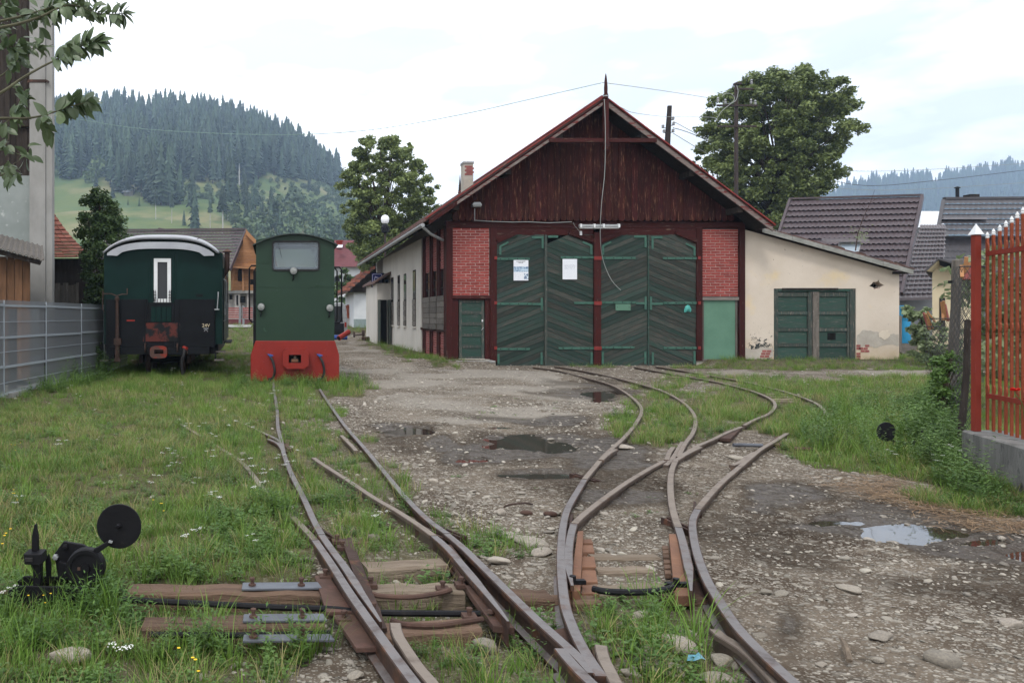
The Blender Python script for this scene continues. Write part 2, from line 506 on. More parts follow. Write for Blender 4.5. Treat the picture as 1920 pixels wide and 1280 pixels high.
M['fenceorange'] = mat('orange_fence_paint', (.26, .062, .028), (.21, .050, .024), 6, rough=.5, wear=(.2, .05, .03), wear_at=(.68, .74), bump=.2, var=.07)
M['fencered'] = mat('red_fence_post_paint', (.21, .032, .020), (.17, .027, .018), 4, rough=.5, bump=.15)
M['freshwood'] = mat('new_brown_boards', (.37, .19, .09), (.29, .14, .065), 4, (1, 6, 6), .7, bump=.4, var=.15)
M['brownboard'] = mat('brown_boards', (.15, .078, .042), (.10, .055, .032), 4, (5, 5, .8), .8, bump=.4, var=.2)
M['blockwall'] = mat('grey_blockwork', (.42, .40, .37), (.34, .32, .30), 5, rough=.9, bump=.5, var=.15)
M['whitewall'] = mat('white_house_render', (.62, .64, .66), (.55, .57, .59), 2, rough=.9, bump=.2)
M['yellowwall'] = mat('yellow_cream_render', (.58, .50, .34), (.52, .44, .30), 2, rough=.9, bump=.2)
M['greywall'] = mat('grey_house_render', (.24, .25, .26), (.20, .21, .22), 2, rough=.9, bump=.2)
M['burgundy'] = mat('burgundy_roof', (.14, .045, .05), (.11, .038, .042), 3, rough=.6, bump=.3)
M['wallbase'] = mat('bluish_wall_base', (.26, .31, .31), (.2, .25, .25), 3, (4, 4, 1), .9, bump=.4)
M['bark'] = mat('bark', (.085, .065, .05), (.045, .035, .028), 6, (4, 4, .8), .9, bump=.9, bump_dist=.03)
M['twig'] = mat('twig_bark', (.10, .10, .06), (.07, .065, .045), 8, rough=.8, bump=.4)
M['birch'] = mat('pale_trunk', (.45, .43, .40), (.3, .29, .27), 6, rough=.9, bump=0)
M['stone'] = mat('field_stone', (.36, .32, .265), (.25, .225, .195), 5, rough=.9, wear=(.16, .13, .10), wear_at=(.6, .72), bump=.7, bump_scale=20, var=.3, hue=.008)
M['pebble'] = mat('gravel_stone', (.34, .31, .265), (.22, .20, .17), 9, rough=.9, bump=.4, bump_scale=40, var=.38, hue=.01)
M['straw'] = mat('dead_straw', (.30, .21, .13), (.20, .13, .08), 9, rough=.9, bump=0, var=.3)
M['whiteflower'] = mat('white_petals', (.75, .75, .72), rough=.7, bump=0)
M['yellowflower'] = mat('yellow_petals', (.75, .48, .03), rough=.7, bump=0)
M['poppy'] = mat('poppy_petals', (.62, .015, .012), (.5, .01, .01), 9, rough=.6, bump=.3)
M['galv'] = mat('galvanised_metal', (.35, .36, .37), (.26, .27, .28), 8, rough=.45, bump=.15, metal=.4)
M['wire'] = mat('pale_wire', (.28, .30, .29), rough=.6, bump=0)
M['wiregreen'] = mat('green_grey_wire', (.20, .29, .27), rough=.6, bump=0)
M['darkwire'] = mat('dark_wire', (.05, .05, .05), rough=.6, bump=0)
M['polemetal'] = mat('dark_steel_pole', (.035, .030, .030), (.05, .035, .03), 6, rough=.6, bump=.2)
M['litter'] = mat('blue_litter', (.06, .22, .30), (.25, .40, .46), 9, rough=.4, bump=.3)

def leafmat(name, c1, c2, rough=.5, trans=.25, scale=.35, var=.15, spec=.35):
    m = bpy.data.materials.new(name); m.use_nodes = True
    nt_ = m.node_tree; nd = nt_.nodes; lk = nt_.links
    b = nd['Principled BSDF']
    g = nd.new('ShaderNodeNewGeometry')
    oi = nd.new('ShaderNodeObjectInfo')
    n1 = _noise(nt_, g.outputs['Position'], scale, 3)
    rr = _math(nt_, 'ADD', _math(nt_, 'MULTIPLY', g.outputs['Random Per Island'], .6), _math(nt_, 'MULTIPLY', _ramp(nt_, n1, .35, .65), .4))
    col = _mixc(nt_, c1, c2, rr)
    hs = nd.new('ShaderNodeHueSaturation'); lk.new(col, hs.inputs['Color'])
    mr = nd.new('ShaderNodeMapRange'); mr.inputs['To Min'].default_value = 1 - var; mr.inputs['To Max'].default_value = 1 + var
    lk.new(oi.outputs['Random'], mr.inputs['Value']); lk.new(mr.outputs[0], hs.inputs['Value'])
    lk.new(hs.outputs[0], b.inputs['Base Color'])
    b.inputs['Roughness'].default_value = rough
    b.inputs['Specular IOR Level'].default_value = spec
    if trans:
        tr = nd.new('ShaderNodeBsdfTranslucent'); lk.new(hs.outputs[0], tr.inputs['Color'])
        ms = nd.new('ShaderNodeMixShader'); ms.inputs[0].default_value = trans
        lk.new(b.outputs[0], ms.inputs[1]); lk.new(tr.outputs[0], ms.inputs[2])
        lk.new(ms.outputs[0], nd['Material Output'].inputs['Surface'])
    return m
M['grassleaf'] = leafmat('grass_blades', (.074, .158, .022), (.170, .270, .045), .6, .3, .6, .22)
M['grassdry'] = leafmat('dry_grass_blades', (.19, .18, .06), (.30, .26, .12), .7, .25, .6, .2)
M['weedleaf'] = leafmat('weed_leaves', (.060, .130, .028), (.125, .205, .050), .5, .3, .6, .2)
M['silverleaf'] = leafmat('silvery_weed_leaves', (.13, .18, .12), (.2, .25, .19), .6, .25, .6, .1)
M['lindenleaf'] = leafmat('broad_tree_leaves', (.034, .058, .016), (.27, .33, .11), .5, .22, .5, .1)
M['darkleaf'] = leafmat('dark_tree_leaves', (.022, .052, .018), (.115, .175, .055), .5, .22, .5, .1)
M['bigleaf'] = leafmat('near_branch_leaves', (.050, .090, .036), (.135, .180, .090), .42, .22, 3, .3, .45)
M['willow'] = leafmat('willow_leaves', (.16, .22, .10), (.26, .31, .17), .5, .3, 1, .1)
M['conifer'] = leafmat('spruce_needles', (.018, .038, .024), (.055, .085, .050), .75, 0, .05, .45)
M['shrubfar'] = leafmat('hill_shrub_leaves', (.045, .080, .035), (.095, .130, .055), .7, 0, .1, .25)

def glass(name, tint=(.04, .05, .055), rough=.05, alpha=None):
    m = bpy.data.materials.new(name); m.use_nodes = True
    nt_ = m.node_tree
    b = nt_.nodes['Principled BSDF']
    b.inputs['Base Color'].default_value = (*tint, 1)
    b.inputs['Roughness'].default_value = rough
    b.inputs['Specular IOR Level'].default_value = .8
    if alpha is not None:
        tr = nt_.nodes.new('ShaderNodeBsdfTransparent')
        tr.inputs['Color'].default_value = (.9, .93, .95, 1)
        ms = nt_.nodes.new('ShaderNodeMixShader'); ms.inputs[0].default_value = alpha
        nt_.links.new(tr.outputs[0], ms.inputs[1]); nt_.links.new(b.outputs[0], ms.inputs[2])
        nt_.links.new(ms.outputs[0], nt_.nodes['Material Output'].inputs['Surface'])
    return m
M['glass'] = glass('window_glass', (.02, .022, .025), .08)
M['glass'].node_tree.nodes['Principled BSDF'].inputs['Specular IOR Level'].default_value = .3
M['cabglass'] = glass('cab_window_glass', (.22, .26, .30), .05, .30)  # pale blue-grey base puts the sky's reflection into the pane colour
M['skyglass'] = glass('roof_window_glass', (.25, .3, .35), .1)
M['polysheet'] = glass('translucent_fence_sheet', (.185, .20, .215), .4, .56)
M['polyrib'] = glass('fence_sheet_rib', (.29, .32, .35), .35, .85)
M['lens'] = mat('lamp_lens', (.30, .31, .30), (.18, .19, .18), 40, rough=.2, bump=.8, bump_scale=60)
M['globe'] = mat('white_lamp_globe', (.85, .86, .88), rough=.3, bump=0)
M['chrome'] = mat('bright_rim', (.22, .22, .22), rough=.3, bump=0, metal=.9)
# ------------------------------------------------------------------ ground: zones, relief, one sheet to the horizon
def wp(pts): return [tuple(G(a, b)[:2]) for a, b in pts]
ZONES = [
    (1.0, wp([(-1500, 1700), (-1500, 742), (0, 745), (190, 700), (415, 690), (415, 640), (480, 640), (475, 712), (690, 722), (692, 744), (560, 752), (535, 800), (560, 860), (590, 950), (590, 1050), (330, 1080), (60, 1110), (0, 1400), (0, 1700)])),
    (.92, wp([(0, 1060), (200, 1080), (560, 1060), (640, 1190), (520, 1230), (340, 1700), (-400, 1700)])),
    (.62, wp([(535, 752), (612, 750), (690, 850), (790, 960), (900, 1060), (1060, 1230), (1100, 1500), (640, 1500), (700, 1230), (640, 1100), (590, 1000), (560, 880), (520, 800)])),
    (.42, wp([(630, 770), (700, 860), (800, 950), (950, 1000), (1010, 1050), (900, 1040), (760, 930), (660, 830)])),
    (.6, wp([(1050, 1140), (1100, 1125), (1300, 1130), (1350, 1190), (1400, 1300), (1300, 1400), (1150, 1300), (1085, 1215)])),
    (1.0, wp([(1310, 742), (1420, 722), (1480, 716), (1700, 704), (2300, 700), (2600, 760), (2600, 1000), (1960, 990), (1900, 965), (1760, 950), (1690, 905), (1600, 890), (1500, 878), (1480, 835), (1400, 795), (1300, 782)])),
    (.85, wp([(1120, 795), (1190, 782), (1205, 722), (1290, 722), (1300, 760), (1310, 800), (1400, 780), (1440, 800), (1350, 815), (1290, 832), (1240, 850), (1175, 832)])),
    (.95, wp([(680, 643), (760, 650), (880, 676), (860, 690), (780, 687), (700, 664)])),
    (.7, wp([(1090, 683), (1160, 683), (1160, 692), (1090, 692)])),
    (.85, wp([(1300, 676), (1700, 672), (1800, 655), (2400, 650), (2400, 690), (1700, 692), (1300, 694)])),
    (.5, wp([(1220, 700), (1480, 706), (1500, 722), (1420, 720), (1300, 722), (1220, 716)])),
    (.9, wp([(-1500, 735), (-1500, 606), (470, 606), (475, 640), (430, 650), (430, 700)])),
    (.9, wp([(640, 602), (720, 602), (720, 618), (640, 616)])),
    (.45, wp([(640, 604), (600, 606), (590, 640), (640, 640), (690, 636), (715, 628), (715, 616), (650, 622)])),
]
WET = [((985, 835), 150, 34), ((880, 862), 90, 26), ((1000, 890), 110, 14), ((770, 805), 90, 14), ((1135, 738), 80, 16), ((840, 830), 50, 30),
       ((1640, 985), 240, 38), ((1850, 1020), 200, 36), ((1450, 945), 130, 40), ((1180, 860), 130, 40), ((1500, 1180), 70, 70), ((1160, 935), 100, 16), ((1050, 790), 120, 14)]
MUD = [((930, 840), 330, 62), ((1500, 1000), 520, 60), ((1180, 900), 200, 50), ((1850, 1090), 240, 40), ((1160, 940), 140, 30), ((1480, 1170), 90, 70), ((1120, 735), 110, 26)]
PUD = [((1690, 998), 105, 20, 1.0), ((1560, 972), 60, 8, .8), ((1990, 1035), 120, 14, .8), ((1128, 742), 42, 11, 1.0), ((1050, 722), 0, 0, 0), ((885, 857), 44, 7, 1.0), ((990, 828), 92, 17, 1.0),
       ((1060, 840), 52, 9, .7), ((1000, 892), 80, 8, 1.0), ((770, 806), 62, 7, .9), ((935, 800), 30, 3, .7), ((1840, 1015), 60, 9, .75)]
PATHS = [wp([(650, 640), (700, 660), (790, 690), (1050, 694), (1120, 760), (900, 800), (720, 770), (690, 715), (640, 700)]), wp([(1330, 694), (1760, 690), (1760, 702), (1330, 700)])]
TIMB = [wp([(195, 1088), (620, 1088), (640, 1152), (195, 1150)]), wp([(250, 1150), (640, 1150), (650, 1205), (250, 1205)]), wp([(650, 1052), (905, 1052), (960, 1200), (690, 1200)]), wp([(1010, 1105), (1060, 1105), (1060, 1140), (1010, 1140)])]
GATE_X0, GATE_X1 = 6.05, 11.8

def elli(x, y, c, rx, ry):
    """1 in the middle of a patch, 0 at its rim; patch measured on the ground"""
    g = G(*c); gx = G(c[0] + rx, c[1]); ga = G(c[0], c[1] - ry); gb = G(c[0], c[1] + ry)
    a = abs(gx.x - g.x); b = abs(ga.y - gb.y) / 2
    cy = (ga.y + gb.y) / 2
    # shear: the patch runs along the line of sight
    sx = (c[0] - CX) / F
    return 1 - np.sqrt(((x - g.x - (y - cy) * sx) / a) ** 2 + ((y - cy) / b) ** 2)

def grassy(x, y):
    jx = (fbm(x * 1.7, y * 1.7, 5) - .5) * .9 * np.clip(y / 9, .35, 2.2)
    jy = (fbm(x * 1.7, y * 1.7, 9) - .5) * 1.2 * np.clip(y / 9, .35, 2.5)
    g = np.zeros(np.shape(x))
    for wgt, poly in ZONES:
        g = np.maximum(g, wgt * inpoly(x + jx, y + jy, poly))
    g = np.where(y > 44, np.maximum(g, .9), g)
    g = g * sstep((fbm(x * 1.1, y * 1.1, 31) - .28 + g * .28) / .18)
    # stray sprouts
    return g

def wetness(x, y):
    wv = np.zeros(np.shape(x))
    n = fbm(x * 1.4, y * 1.1, 77, 5)
    for c, rx, ry in WET:
        wv = np.maximum(wv, sstep(elli(x, y, c, rx * 1.15, ry * 1.2) * 1.9 + (n - .5) * 3.0))
    md = np.zeros(np.shape(x))
    for c, rx, ry in MUD: md = np.maximum(md, sstep(elli(x, y, c, rx, ry) * 1.5 + (n - .5) * 3.4))
    return np.maximum(wv, md * .8)

def puddip(x, y):
    d = np.zeros(np.shape(x))
    n = (fbm(x * 3.5, y * 2.5, 40, 4) - .5)
    for c, rx, ry, s in PUD:
        if rx:
            d = np.maximum(d, s * sstep(elli(x, y, c, rx * 1.25, ry * 1.25) * 1.6 + n * 1.5))
    return d

def gz(x, y, fine=True):
    x = np.asarray(x, float); y = np.asarray(y, float)
    gate = sstep((x - GATE_X0 + .25) / .25) * sstep((GATE_X1 + .25 - x) / .25) * (y < 22.9)
    z = .17 * sstep((y - 20.9) / 1.2) * (1 - gate) + .7 * sstep((y - 30) / 32)
    near = np.clip(1.3 - y / 40, 0, 1)
    z = z + (fbm(x * .9, y * .9, 3) - .5) * .07 * near * (1 - .8 * sstep((y - 19) / 3))
    if fine:
        z = z + (fbm(x * 6, y * 6, 4, 3) - .5) * .028 * near
    z = z - .05 * puddip(x, y)
    for p_ in TIMB: z = z - .035 * inpoly(x, y, p_)
    # verge banked against the right hand fence wall, and left of the wagon
    z = z + .03 * sstep((x - 5.3) / .6) * sstep((9.5 - y) / 2)
    # far valley floor stays level behind the houses
    return z

def axis(segs):
    out = [segs[0][0]]
    for a, b, s0, s1 in segs:
        p = a; 
        while p < b - 1e-6:
            t = (p - a) / (b - a)
            p = min(p + s0 + (s1 - s0) * t, b); out.append(p)
    return np.unique(np.round(out, 5))
ax = axis([(-900, -60, 60, 30), (-60, -14, 6, .5), (-14, -5, .4, .07), (-5, 8, .05, .05), (8, 22, .09, .35), (22, 90, .6, 8), (90, 1100, 15, 90)])
ay = axis([(-60, 0, 12, .8), (0, 2, .2, .06), (2, 11, .035, .05), (11, 26, .06, .14), (26, 70, .25, 1.5), (70, 1600, 3, 70)])
X, Y = np.meshgrid(ax, ay)
Z = gz(X, Y)
v = np.stack([X.ravel(), Y.ravel(), Z.ravel()], 1)
nx, ny = len(ax), len(ay)
i = np.arange(nx * ny).reshape(ny, nx)
f = np.stack([i[:-1, :-1].ravel(), i[:-1, 1:].ravel(), i[1:, 1:].ravel(), i[1:, :-1].ravel()], 1)

def ground_material():
    m = bpy.data.materials.new('yard_ground'); m.use_nodes = True
    nt_ = m.node_tree; nd = nt_.nodes; lk = nt_.links
    b = nd['Principled BSDF']
    tc_ = nd.new('ShaderNodeTexCoord'); vec = tc_.outputs['Object']
    def attr(n):
        a = nd.new('ShaderNodeAttribute'); a.attribute_name = n; return a.outputs['Fac']
    gA, wA, pA = attr('grassy'), attr('wet'), attr('path')
    n1 = _noise(nt_, vec, 1.3, 8, .65)
    n2 = _noise(nt_, vec, 7, 8, .7)
    n3 = _noise(nt_, vec, 60, 5, .7)
    dirt = _mixc(nt_, (.066, .050, .038), (.165, .135, .105), _ramp(nt_, n1, .38, .62))
    dirt = _mixc(nt_, dirt, (.22, .19, .155), _math(nt_, 'MULTIPLY', _ramp(nt_, n2, .52, .66), .6))
    dirt = _mixc(nt_, dirt, (.060, .046, .036), _ramp(nt_, n3, .56, .72))
    # stone chips of several sizes
    hts = []
    col = dirt
    for sc_, wgt, thr in ((14, .75, .60), (34, .9, .42), (80, .8, .38)):
        vo = nd.new('ShaderNodeTexVoronoi'); vo.feature = 'F1'; vo.inputs['Scale'].default_value = sc_
        ds = nd.new('ShaderNodeMapping'); ds.inputs['Scale'].default_value = (1, 1.25, 1)
        nn = nd.new('ShaderNodeTexNoise'); nn.inputs['Scale'].default_value = sc_ * .8
        va = nd.new('ShaderNodeVectorMath'); va.operation = 'MULTIPLY_ADD'
        lk.new(vec, ds.inputs[0]); lk.new(ds.outputs[0], nn.inputs['Vector'])
        lk.new(nn.outputs['Color'], va.inputs[0]); va.inputs[1].default_value = (.9 / sc_,) * 3; lk.new(ds.outputs[0], va.inputs[2])
        lk.new(va.outputs[0], vo.inputs['Vector'])
        sep = nd.new('ShaderNodeSeparateColor'); lk.new(vo.outputs['Color'], sep.inputs[0])
        isst = _math(nt_, 'MULTIPLY', _ramp(nt_, sep.outputs[0], thr, thr + .03), _ramp(nt_, vo.outputs['Distance'], .50, .36))
        sc2 = _mixc(nt_, (.085, .072, .058), (.42, .385, .33), sep.outputs[1])
        col = _mixc(nt_, col, sc2, _math(nt_, 'MULTIPLY', isst, wgt))
        hts.append(_math(nt_, 'MULTIPLY', isst, 5.0 / sc_))
    col = _mixc(nt_, col, _mixc(nt_, col, (.30, .275, .24), .6), pA)
    soil = _mixc(nt_, (.060, .060, .028), (.10, .095, .045), _ramp(nt_, n2, .4, .6))
    col = _mixc(nt_, col, soil, _math(nt_, 'MULTIPLY', gA, .8))
    wn = _math(nt_, 'MULTIPLY', wA, _ramp(nt_, n2, .25, .62))
    mudc = _mixc(nt_, (.015, .0115, .009), (.050, .038, .030), _ramp(nt_, n2, .42, .60))
    col = _mixc(nt_, col, mudc, _math(nt_, 'MULTIPLY', _math(nt_, 'MAXIMUM', wn, _math(nt_, 'MULTIPLY', wA, .75)), .92))
    lk.new(col, b.inputs['Base Color'])
    rg = nd.new('ShaderNodeMapRange'); lk.new(_math(nt_, 'MULTIPLY', _ramp(nt_, wA, .82, 1), _ramp(nt_, n2, .38, .6)), rg.inputs['Value'])
    rg.inputs['To Min'].default_value = 1.0; rg.inputs['To Max'].default_value = .32
    lk.new(rg.outputs[0], b.inputs['Roughness'])
    sg_ = nd.new('ShaderNodeMapRange'); lk.new(_ramp(nt_, wA, .82, 1), sg_.inputs['Value']); sg_.inputs['To Min'].default_value = .0; sg_.inputs['To Max'].default_value = .25
    lk.new(sg_.outputs[0], b.inputs['Specular IOR Level'])
    hh = _math(nt_, 'ADD', _math(nt_, 'MULTIPLY', n3, .35), _math(nt_, 'MULTIPLY', n2, .9))
    for h_ in hts: hh = _math(nt_, 'ADD', hh, h_)
    bp = nd.new('ShaderNodeBump'); bp.inputs['Strength'].default_value = .9; bp.inputs['Distance'].default_value = .03
    lk.new(hh, bp.inputs['Height']); lk.new(bp.outputs[0], b.inputs['Normal'])
    return m
gm = ground_material()
me = np_mesh('ground', v, f, gm, smooth=True)
GA = grassy(X, Y); WA = wetness(X, Y)
PA = np.zeros(X.shape)
jx = (fbm(X, Y, 61) - .5) * 1.6; jy = (fbm(X, Y, 62) - .5) * 3
for p_ in PATHS: PA = np.maximum(PA, inpoly(X + jx, Y + jy, p_) * 1.0)
PA *= sstep((fbm(X * .8, Y * .8, 63) - .3) / .3)
for nm, arr in (('grassy', GA), ('wet', WA * (1 - .9 * np.clip(GA * 1.5, 0, 1))), ('path', PA)):
    a_ = me.attributes.new(nm, 'FLOAT', 'POINT'); a_.data.foreach_set('value', arr.astype(np.float32).ravel())
ground = link('ground', me)
tag(ground, kind='structure')

# water lying in the hollows
def water_material():
    m = bpy.data.materials.new('puddle_water'); m.use_nodes = True
    b = m.node_tree.nodes['Principled BSDF']
    b.inputs['Base Color'].default_value = (.035, .028, .022, 1)
    b.inputs['Roughness'].default_value = .03
    b.inputs['Specular IOR Level'].default_value = .9
    nn = m.node_tree.nodes.new('ShaderNodeTexNoise'); nn.inputs['Scale'].default_value = 5
    bp = m.node_tree.nodes.new('ShaderNodeBump'); bp.inputs['Strength'].default_value = .03; bp.inputs['Distance'].default_value = .01
    m.node_tree.links.new(nn.outputs['Fac'], bp.inputs['Height']); m.node_tree.links.new(bp.outputs[0], b.inputs['Normal'])
    return m
WM = water_material()
for c, rx, ry, s in PUD:
    if not rx: continue
    g = G(*c); ga = G(c[0], c[1] - ry * 1.7); gb = G(c[0], c[1] + ry * 1.7); a = abs(G(c[0] + rx * 1.5, c[1]).x - g.x)
    cy = (ga.y + gb.y) / 2; hb = abs(ga.y - gb.y) / 2; sx = (c[0] - CX) / F
    ts = np.linspace(0, 2 * np.pi, 60)
    xs = g.x + np.cos(ts) * a * .5; ys = cy + np.sin(ts) * hb * .5; xs = xs + (ys - cy) * sx
    # level: a little above the hollow's floor, below its rim
    qx = g.x + rng.uniform(-.8, .8, 400) * a; qy = cy + rng.uniform(-.8, .8, 400) * hb; qx = qx + (qy - cy) * sx
    zz = gz(qx, qy)
    lev = np.percentile(zz[puddip(qx, qy) > .3], 80) if (puddip(qx, qy) > .3).sum() > 10 else zz.min()
    mb = MB()
    q = []
    for k in range(28):
        t = 2 * math.pi * k / 28
        yy = cy + math.sin(t) * hb
        q.append((g.x + math.cos(t) * a + (yy - cy) * sx, yy, lev))
    mb.add(q, [tuple(range(28))])
    tag(mb.build('puddle', WM), kind='structure')

# ------------------------------------------------------------------ hills
def interp(x, xs, ys): return np.interp(x, xs, ys)
def hillA(x, y):
    """wooded hill to the left; its crest about 650 m away"""
    prof = interp(y, [150, 215, 260, 285, 350, 420, 500, 650, 760, 900], [0, 2, 22, 30, 50, 70, 100, 156, 150, 60])
    xs = [-420, -260, -180, -120, -80, -40, 0, 25, 54, 80, 124, 170, 260, 400]
    g = interp(x * 650 / np.maximum(y, 300), xs, [.95, .98, .99, 1.02, 1.0, .97, .90, .81, .69, .56, .40, .24, .10, 0])
    # wooded spur in front, lower right
    n = (fbm(x / 90, y / 90, 21) - .5) * 14 * np.clip((y - 240) / 120, 0, 1)
    return prof * g + n * g
def mesh_hill(name, fn, x0, x1, y0, y1, nx_, ny_, m, base=-3):
    xs = np.linspace(x0, x1, nx_); ys = np.linspace(y0, y1, ny_)
    X_, Y_ = np.meshgrid(xs, ys); Z_ = fn(X_, Y_)
    Z_[0, :] = base; Z_[-1, :] = base; Z_[:, 0] = np.minimum(Z_[:, 0], 0) + base; Z_[:, -1] = base
    i_ = np.arange(nx_ * ny_).reshape(ny_, nx_)
    f_ = np.stack([i_[:-1, :-1].ravel(), i_[:-1, 1:].ravel(), i_[1:, 1:].ravel(), i_[1:, :-1].ravel()], 1)
    o = link(name, np_mesh(name, np.stack([X_.ravel(), Y_.ravel(), Z_.ravel()], 1), f_, m, True))
    return tag(o, kind='structure')
M['meadow'] = mat('hill_meadow', (.080, .120, .036), (.125, .145, .052), .05, rough=.95, wear=(.19, .175, .085), wear_at=(.50, .62), wear_scale=.02, bump=.3, bump_scale=.8, bump_dist=.4, offs=False, dirt=(.07, .11, .04), dirt_scale=.03, dirt_at=(.5, .6))
M['forestfloor'] = mat('far_hill_floor', (.03, .045, .03), (.04, .055, .035), .05, rough=.95, bump=0, offs=False)
hill_l = mesh_hill('hill_left', hillA, -420, 420, 170, 900, 170, 150, M['meadow'])
def hillB(x, y):
    """far wooded ridge to the right"""
    prof = interp(y, [700, 1150, 1400], [0, 1, .4])
    c = interp(x * 1150 / np.maximum(y, 600), [200, 500, 700, 820, 860, 905, 950, 1000, 1060, 1150, 1300, 1700], [20, 95, 130, 172, 185, 192, 188, 196, 204, 206, 190, 120])
    return prof * c + (fbm(x / 120, y / 120, 22) - .5) * 18 * prof
hill_r = mesh_hill('hill_right', hillB, 150, 1750, 690, 1420, 130, 50, M['forestfloor'])

# the air between
hz = MB().box(-640, 1800, -40, 1460, -5, 262)
ho = hz.build('haze', None)
hm = bpy.data.materials.new('haze'); hm.use_nodes = True
hn = hm.node_tree.nodes; hn.clear()
o_ = hn.new('ShaderNodeOutputMaterial'); pv = hn.new('ShaderNodeVolumePrincipled')
pv.inputs['Color'].default_value = (.56, .74, 1.0, 1)
pv.inputs['Density'].default_value = .00042
pv.inputs['Anisotropy'].default_value = .2
hm.node_tree.links.new(pv.outputs[0], o_.inputs['Volume'])
ho.data.materials.append(hm)
tag(ho, kind='stuff')

# ------------------------------------------------------------------ instanced stuff helper
def proto_collection(name, objs):
    c = bpy.data.collections.new(name)
    for o in objs:
        for k in list(o.users_collection): k.objects.unlink(o)
        c.objects.link(o)
    return c

def scatter(name, pts, rotz, scl, idx, coll, tilt=None, kind='stuff'):
    me_ = bpy.data.meshes.new(name)
    n = len(pts)
    me_.vertices.add(n); me_.vertices.foreach_set('co', np.asarray(pts, np.float32).ravel())
    rot = np.zeros((n, 3), np.float32); rot[:, 2] = rotz
    if tilt is not None: rot[:, 0] = tilt[:, 0]; rot[:, 1] = tilt[:, 1]
    a = me_.attributes.new('rot', 'FLOAT_VECTOR', 'POINT'); a.data.foreach_set('vector', rot.ravel())
    s_ = np.asarray(scl, np.float32)
    if s_.ndim == 1: s_ = np.stack([s_, s_, s_], 1)
    a = me_.attributes.new('scl', 'FLOAT_VECTOR', 'POINT'); a.data.foreach_set('vector', s_.ravel())
    a = me_.attributes.new('idx', 'INT', 'POINT'); a.data.foreach_set('value', np.asarray(idx, np.int32))
    o = link(name, me_)
    ng = bpy.data.node_groups.new('scatter_' + name, 'GeometryNodeTree')
    ng.interface.new_socket('Geometry', in_out='INPUT', socket_type='NodeSocketGeometry')
    ng.interface.new_socket('Geometry', in_out='OUTPUT', socket_type='NodeSocketGeometry')
    nd = ng.nodes; lk = ng.links
    gi = nd.new('NodeGroupInput'); go = nd.new('NodeGroupOutput')
    iop = nd.new('GeometryNodeInstanceOnPoints')
    ci = nd.new('GeometryNodeCollectionInfo'); ci.inputs['Collection'].default_value = coll
    ci.inputs['Separate Children'].default_value = True; ci.inputs['Reset Children'].default_value = True
    def na(nm, t):
        q = nd.new('GeometryNodeInputNamedAttribute'); q.data_type = t; q.inputs['Name'].default_value = nm; return q.outputs['Attribute']
    lk.new(gi.outputs[0], iop.inputs['Points']); lk.new(ci.outputs[0], iop.inputs['Instance'])
    iop.inputs['Pick Instance'].default_value = True
    lk.new(na('idx', 'INT'), iop.inputs['Instance Index'])
    e2r = nd.new('FunctionNodeEulerToRotation'); lk.new(na('rot', 'FLOAT_VECTOR'), e2r.inputs[0])
    lk.new(e2r.outputs[0], iop.inputs['Rotation'])
    lk.new(na('scl', 'FLOAT_VECTOR'), iop.inputs['Scale'])
    lk.new(iop.outputs[0], go.inputs[0])
    md = o.modifiers.new('scatter', 'NODES'); md.node_group = ng
    return tag(o, kind=kind)

# ------------------------------------------------------------------ conifers and the wood on the hills
def conifer_mesh(name, h, r, crown0, seed, layers=13):
    """spruce: trunk and whorls of drooping ragged boughs; h=1 unit tall, crown starts at crown0"""
    q = random.Random(seed)
    mb = MB()
    for k in range(layers):
        t = k / layers
        z = crown0 + (1 - crown0) * t
        rr = r * (1 - t) ** .8 * q.uniform(.8, 1.12) + .006
        dz = (1 - crown0) / layers * 1.9
        nb = 9 if t < .5 else 7 if t < .8 else 5
        a0 = q.uniform(0, 6)
        for j in range(nb):
            a = a0 + 2 * math.pi * j / nb + q.uniform(-.2, .2)
            r1 = rr * q.uniform(.65, 1.15)
            wv = .42 * 2 * math.pi * r1 / nb + .008
            c, s = math.cos(a), math.sin(a)
            top = (c * .01, s * .01, z + dz * .75)
            m1 = (c * r1 * .6 - s * wv, s * r1 * .6 + c * wv, z + dz * .15)
            m2 = (c * r1 * .6 + s * wv, s * r1 * .6 - c * wv, z + dz * .15)
            tip = (c * r1, s * r1, z - dz * .22)
            mb.add([top, m1, tip, m2], [(0, 1, 2), (0, 2, 3)])
    mb.add([(.012, 0, 1 - .09), (-.006, .01, 1 - .09), (-.006, -.01, 1 - .09), (0, 0, 1.02)], [(0, 1, 3), (1, 2, 3), (2, 0, 3)])
    return mb
def trunk_mb(r0, h):
    return MB().tube([(0, 0, -.02), (0, 0, h * .5), (0, 0, h)], [r0, r0 * .8, r0 * .25], 6)
conv = []
for k, (r_, c0) in enumerate([(.15, .06), (.13, .12), (.12, .22), (.17, .04), (.11, .38), (.10, .5)]):
    conv.append((conifer_mesh('spruce', 1, r_, c0, k + 3), trunk_mb(.011, .95)))
protos = []
for k, (a, b) in enumerate(conv):
    c = MB(); c.add(a.v, a.f)
    o = c.build('wood_pattern_%d' % k, M['conifer'])
    o.data.materials.append(M['birch'] if k >= 4 else M['bark'])
    bm = bmesh.new(); bm.from_mesh(o.data)
    n0 = len(bm.faces)
    vs_ = [bm.verts.new(p) for p in b.v]
    for ff in b.f:
        fc = bm.faces.new([vs_[t] for t in ff]); fc.material_index = 1
    bm.to_mesh(o.data); bm.free()
    protos.append(o)
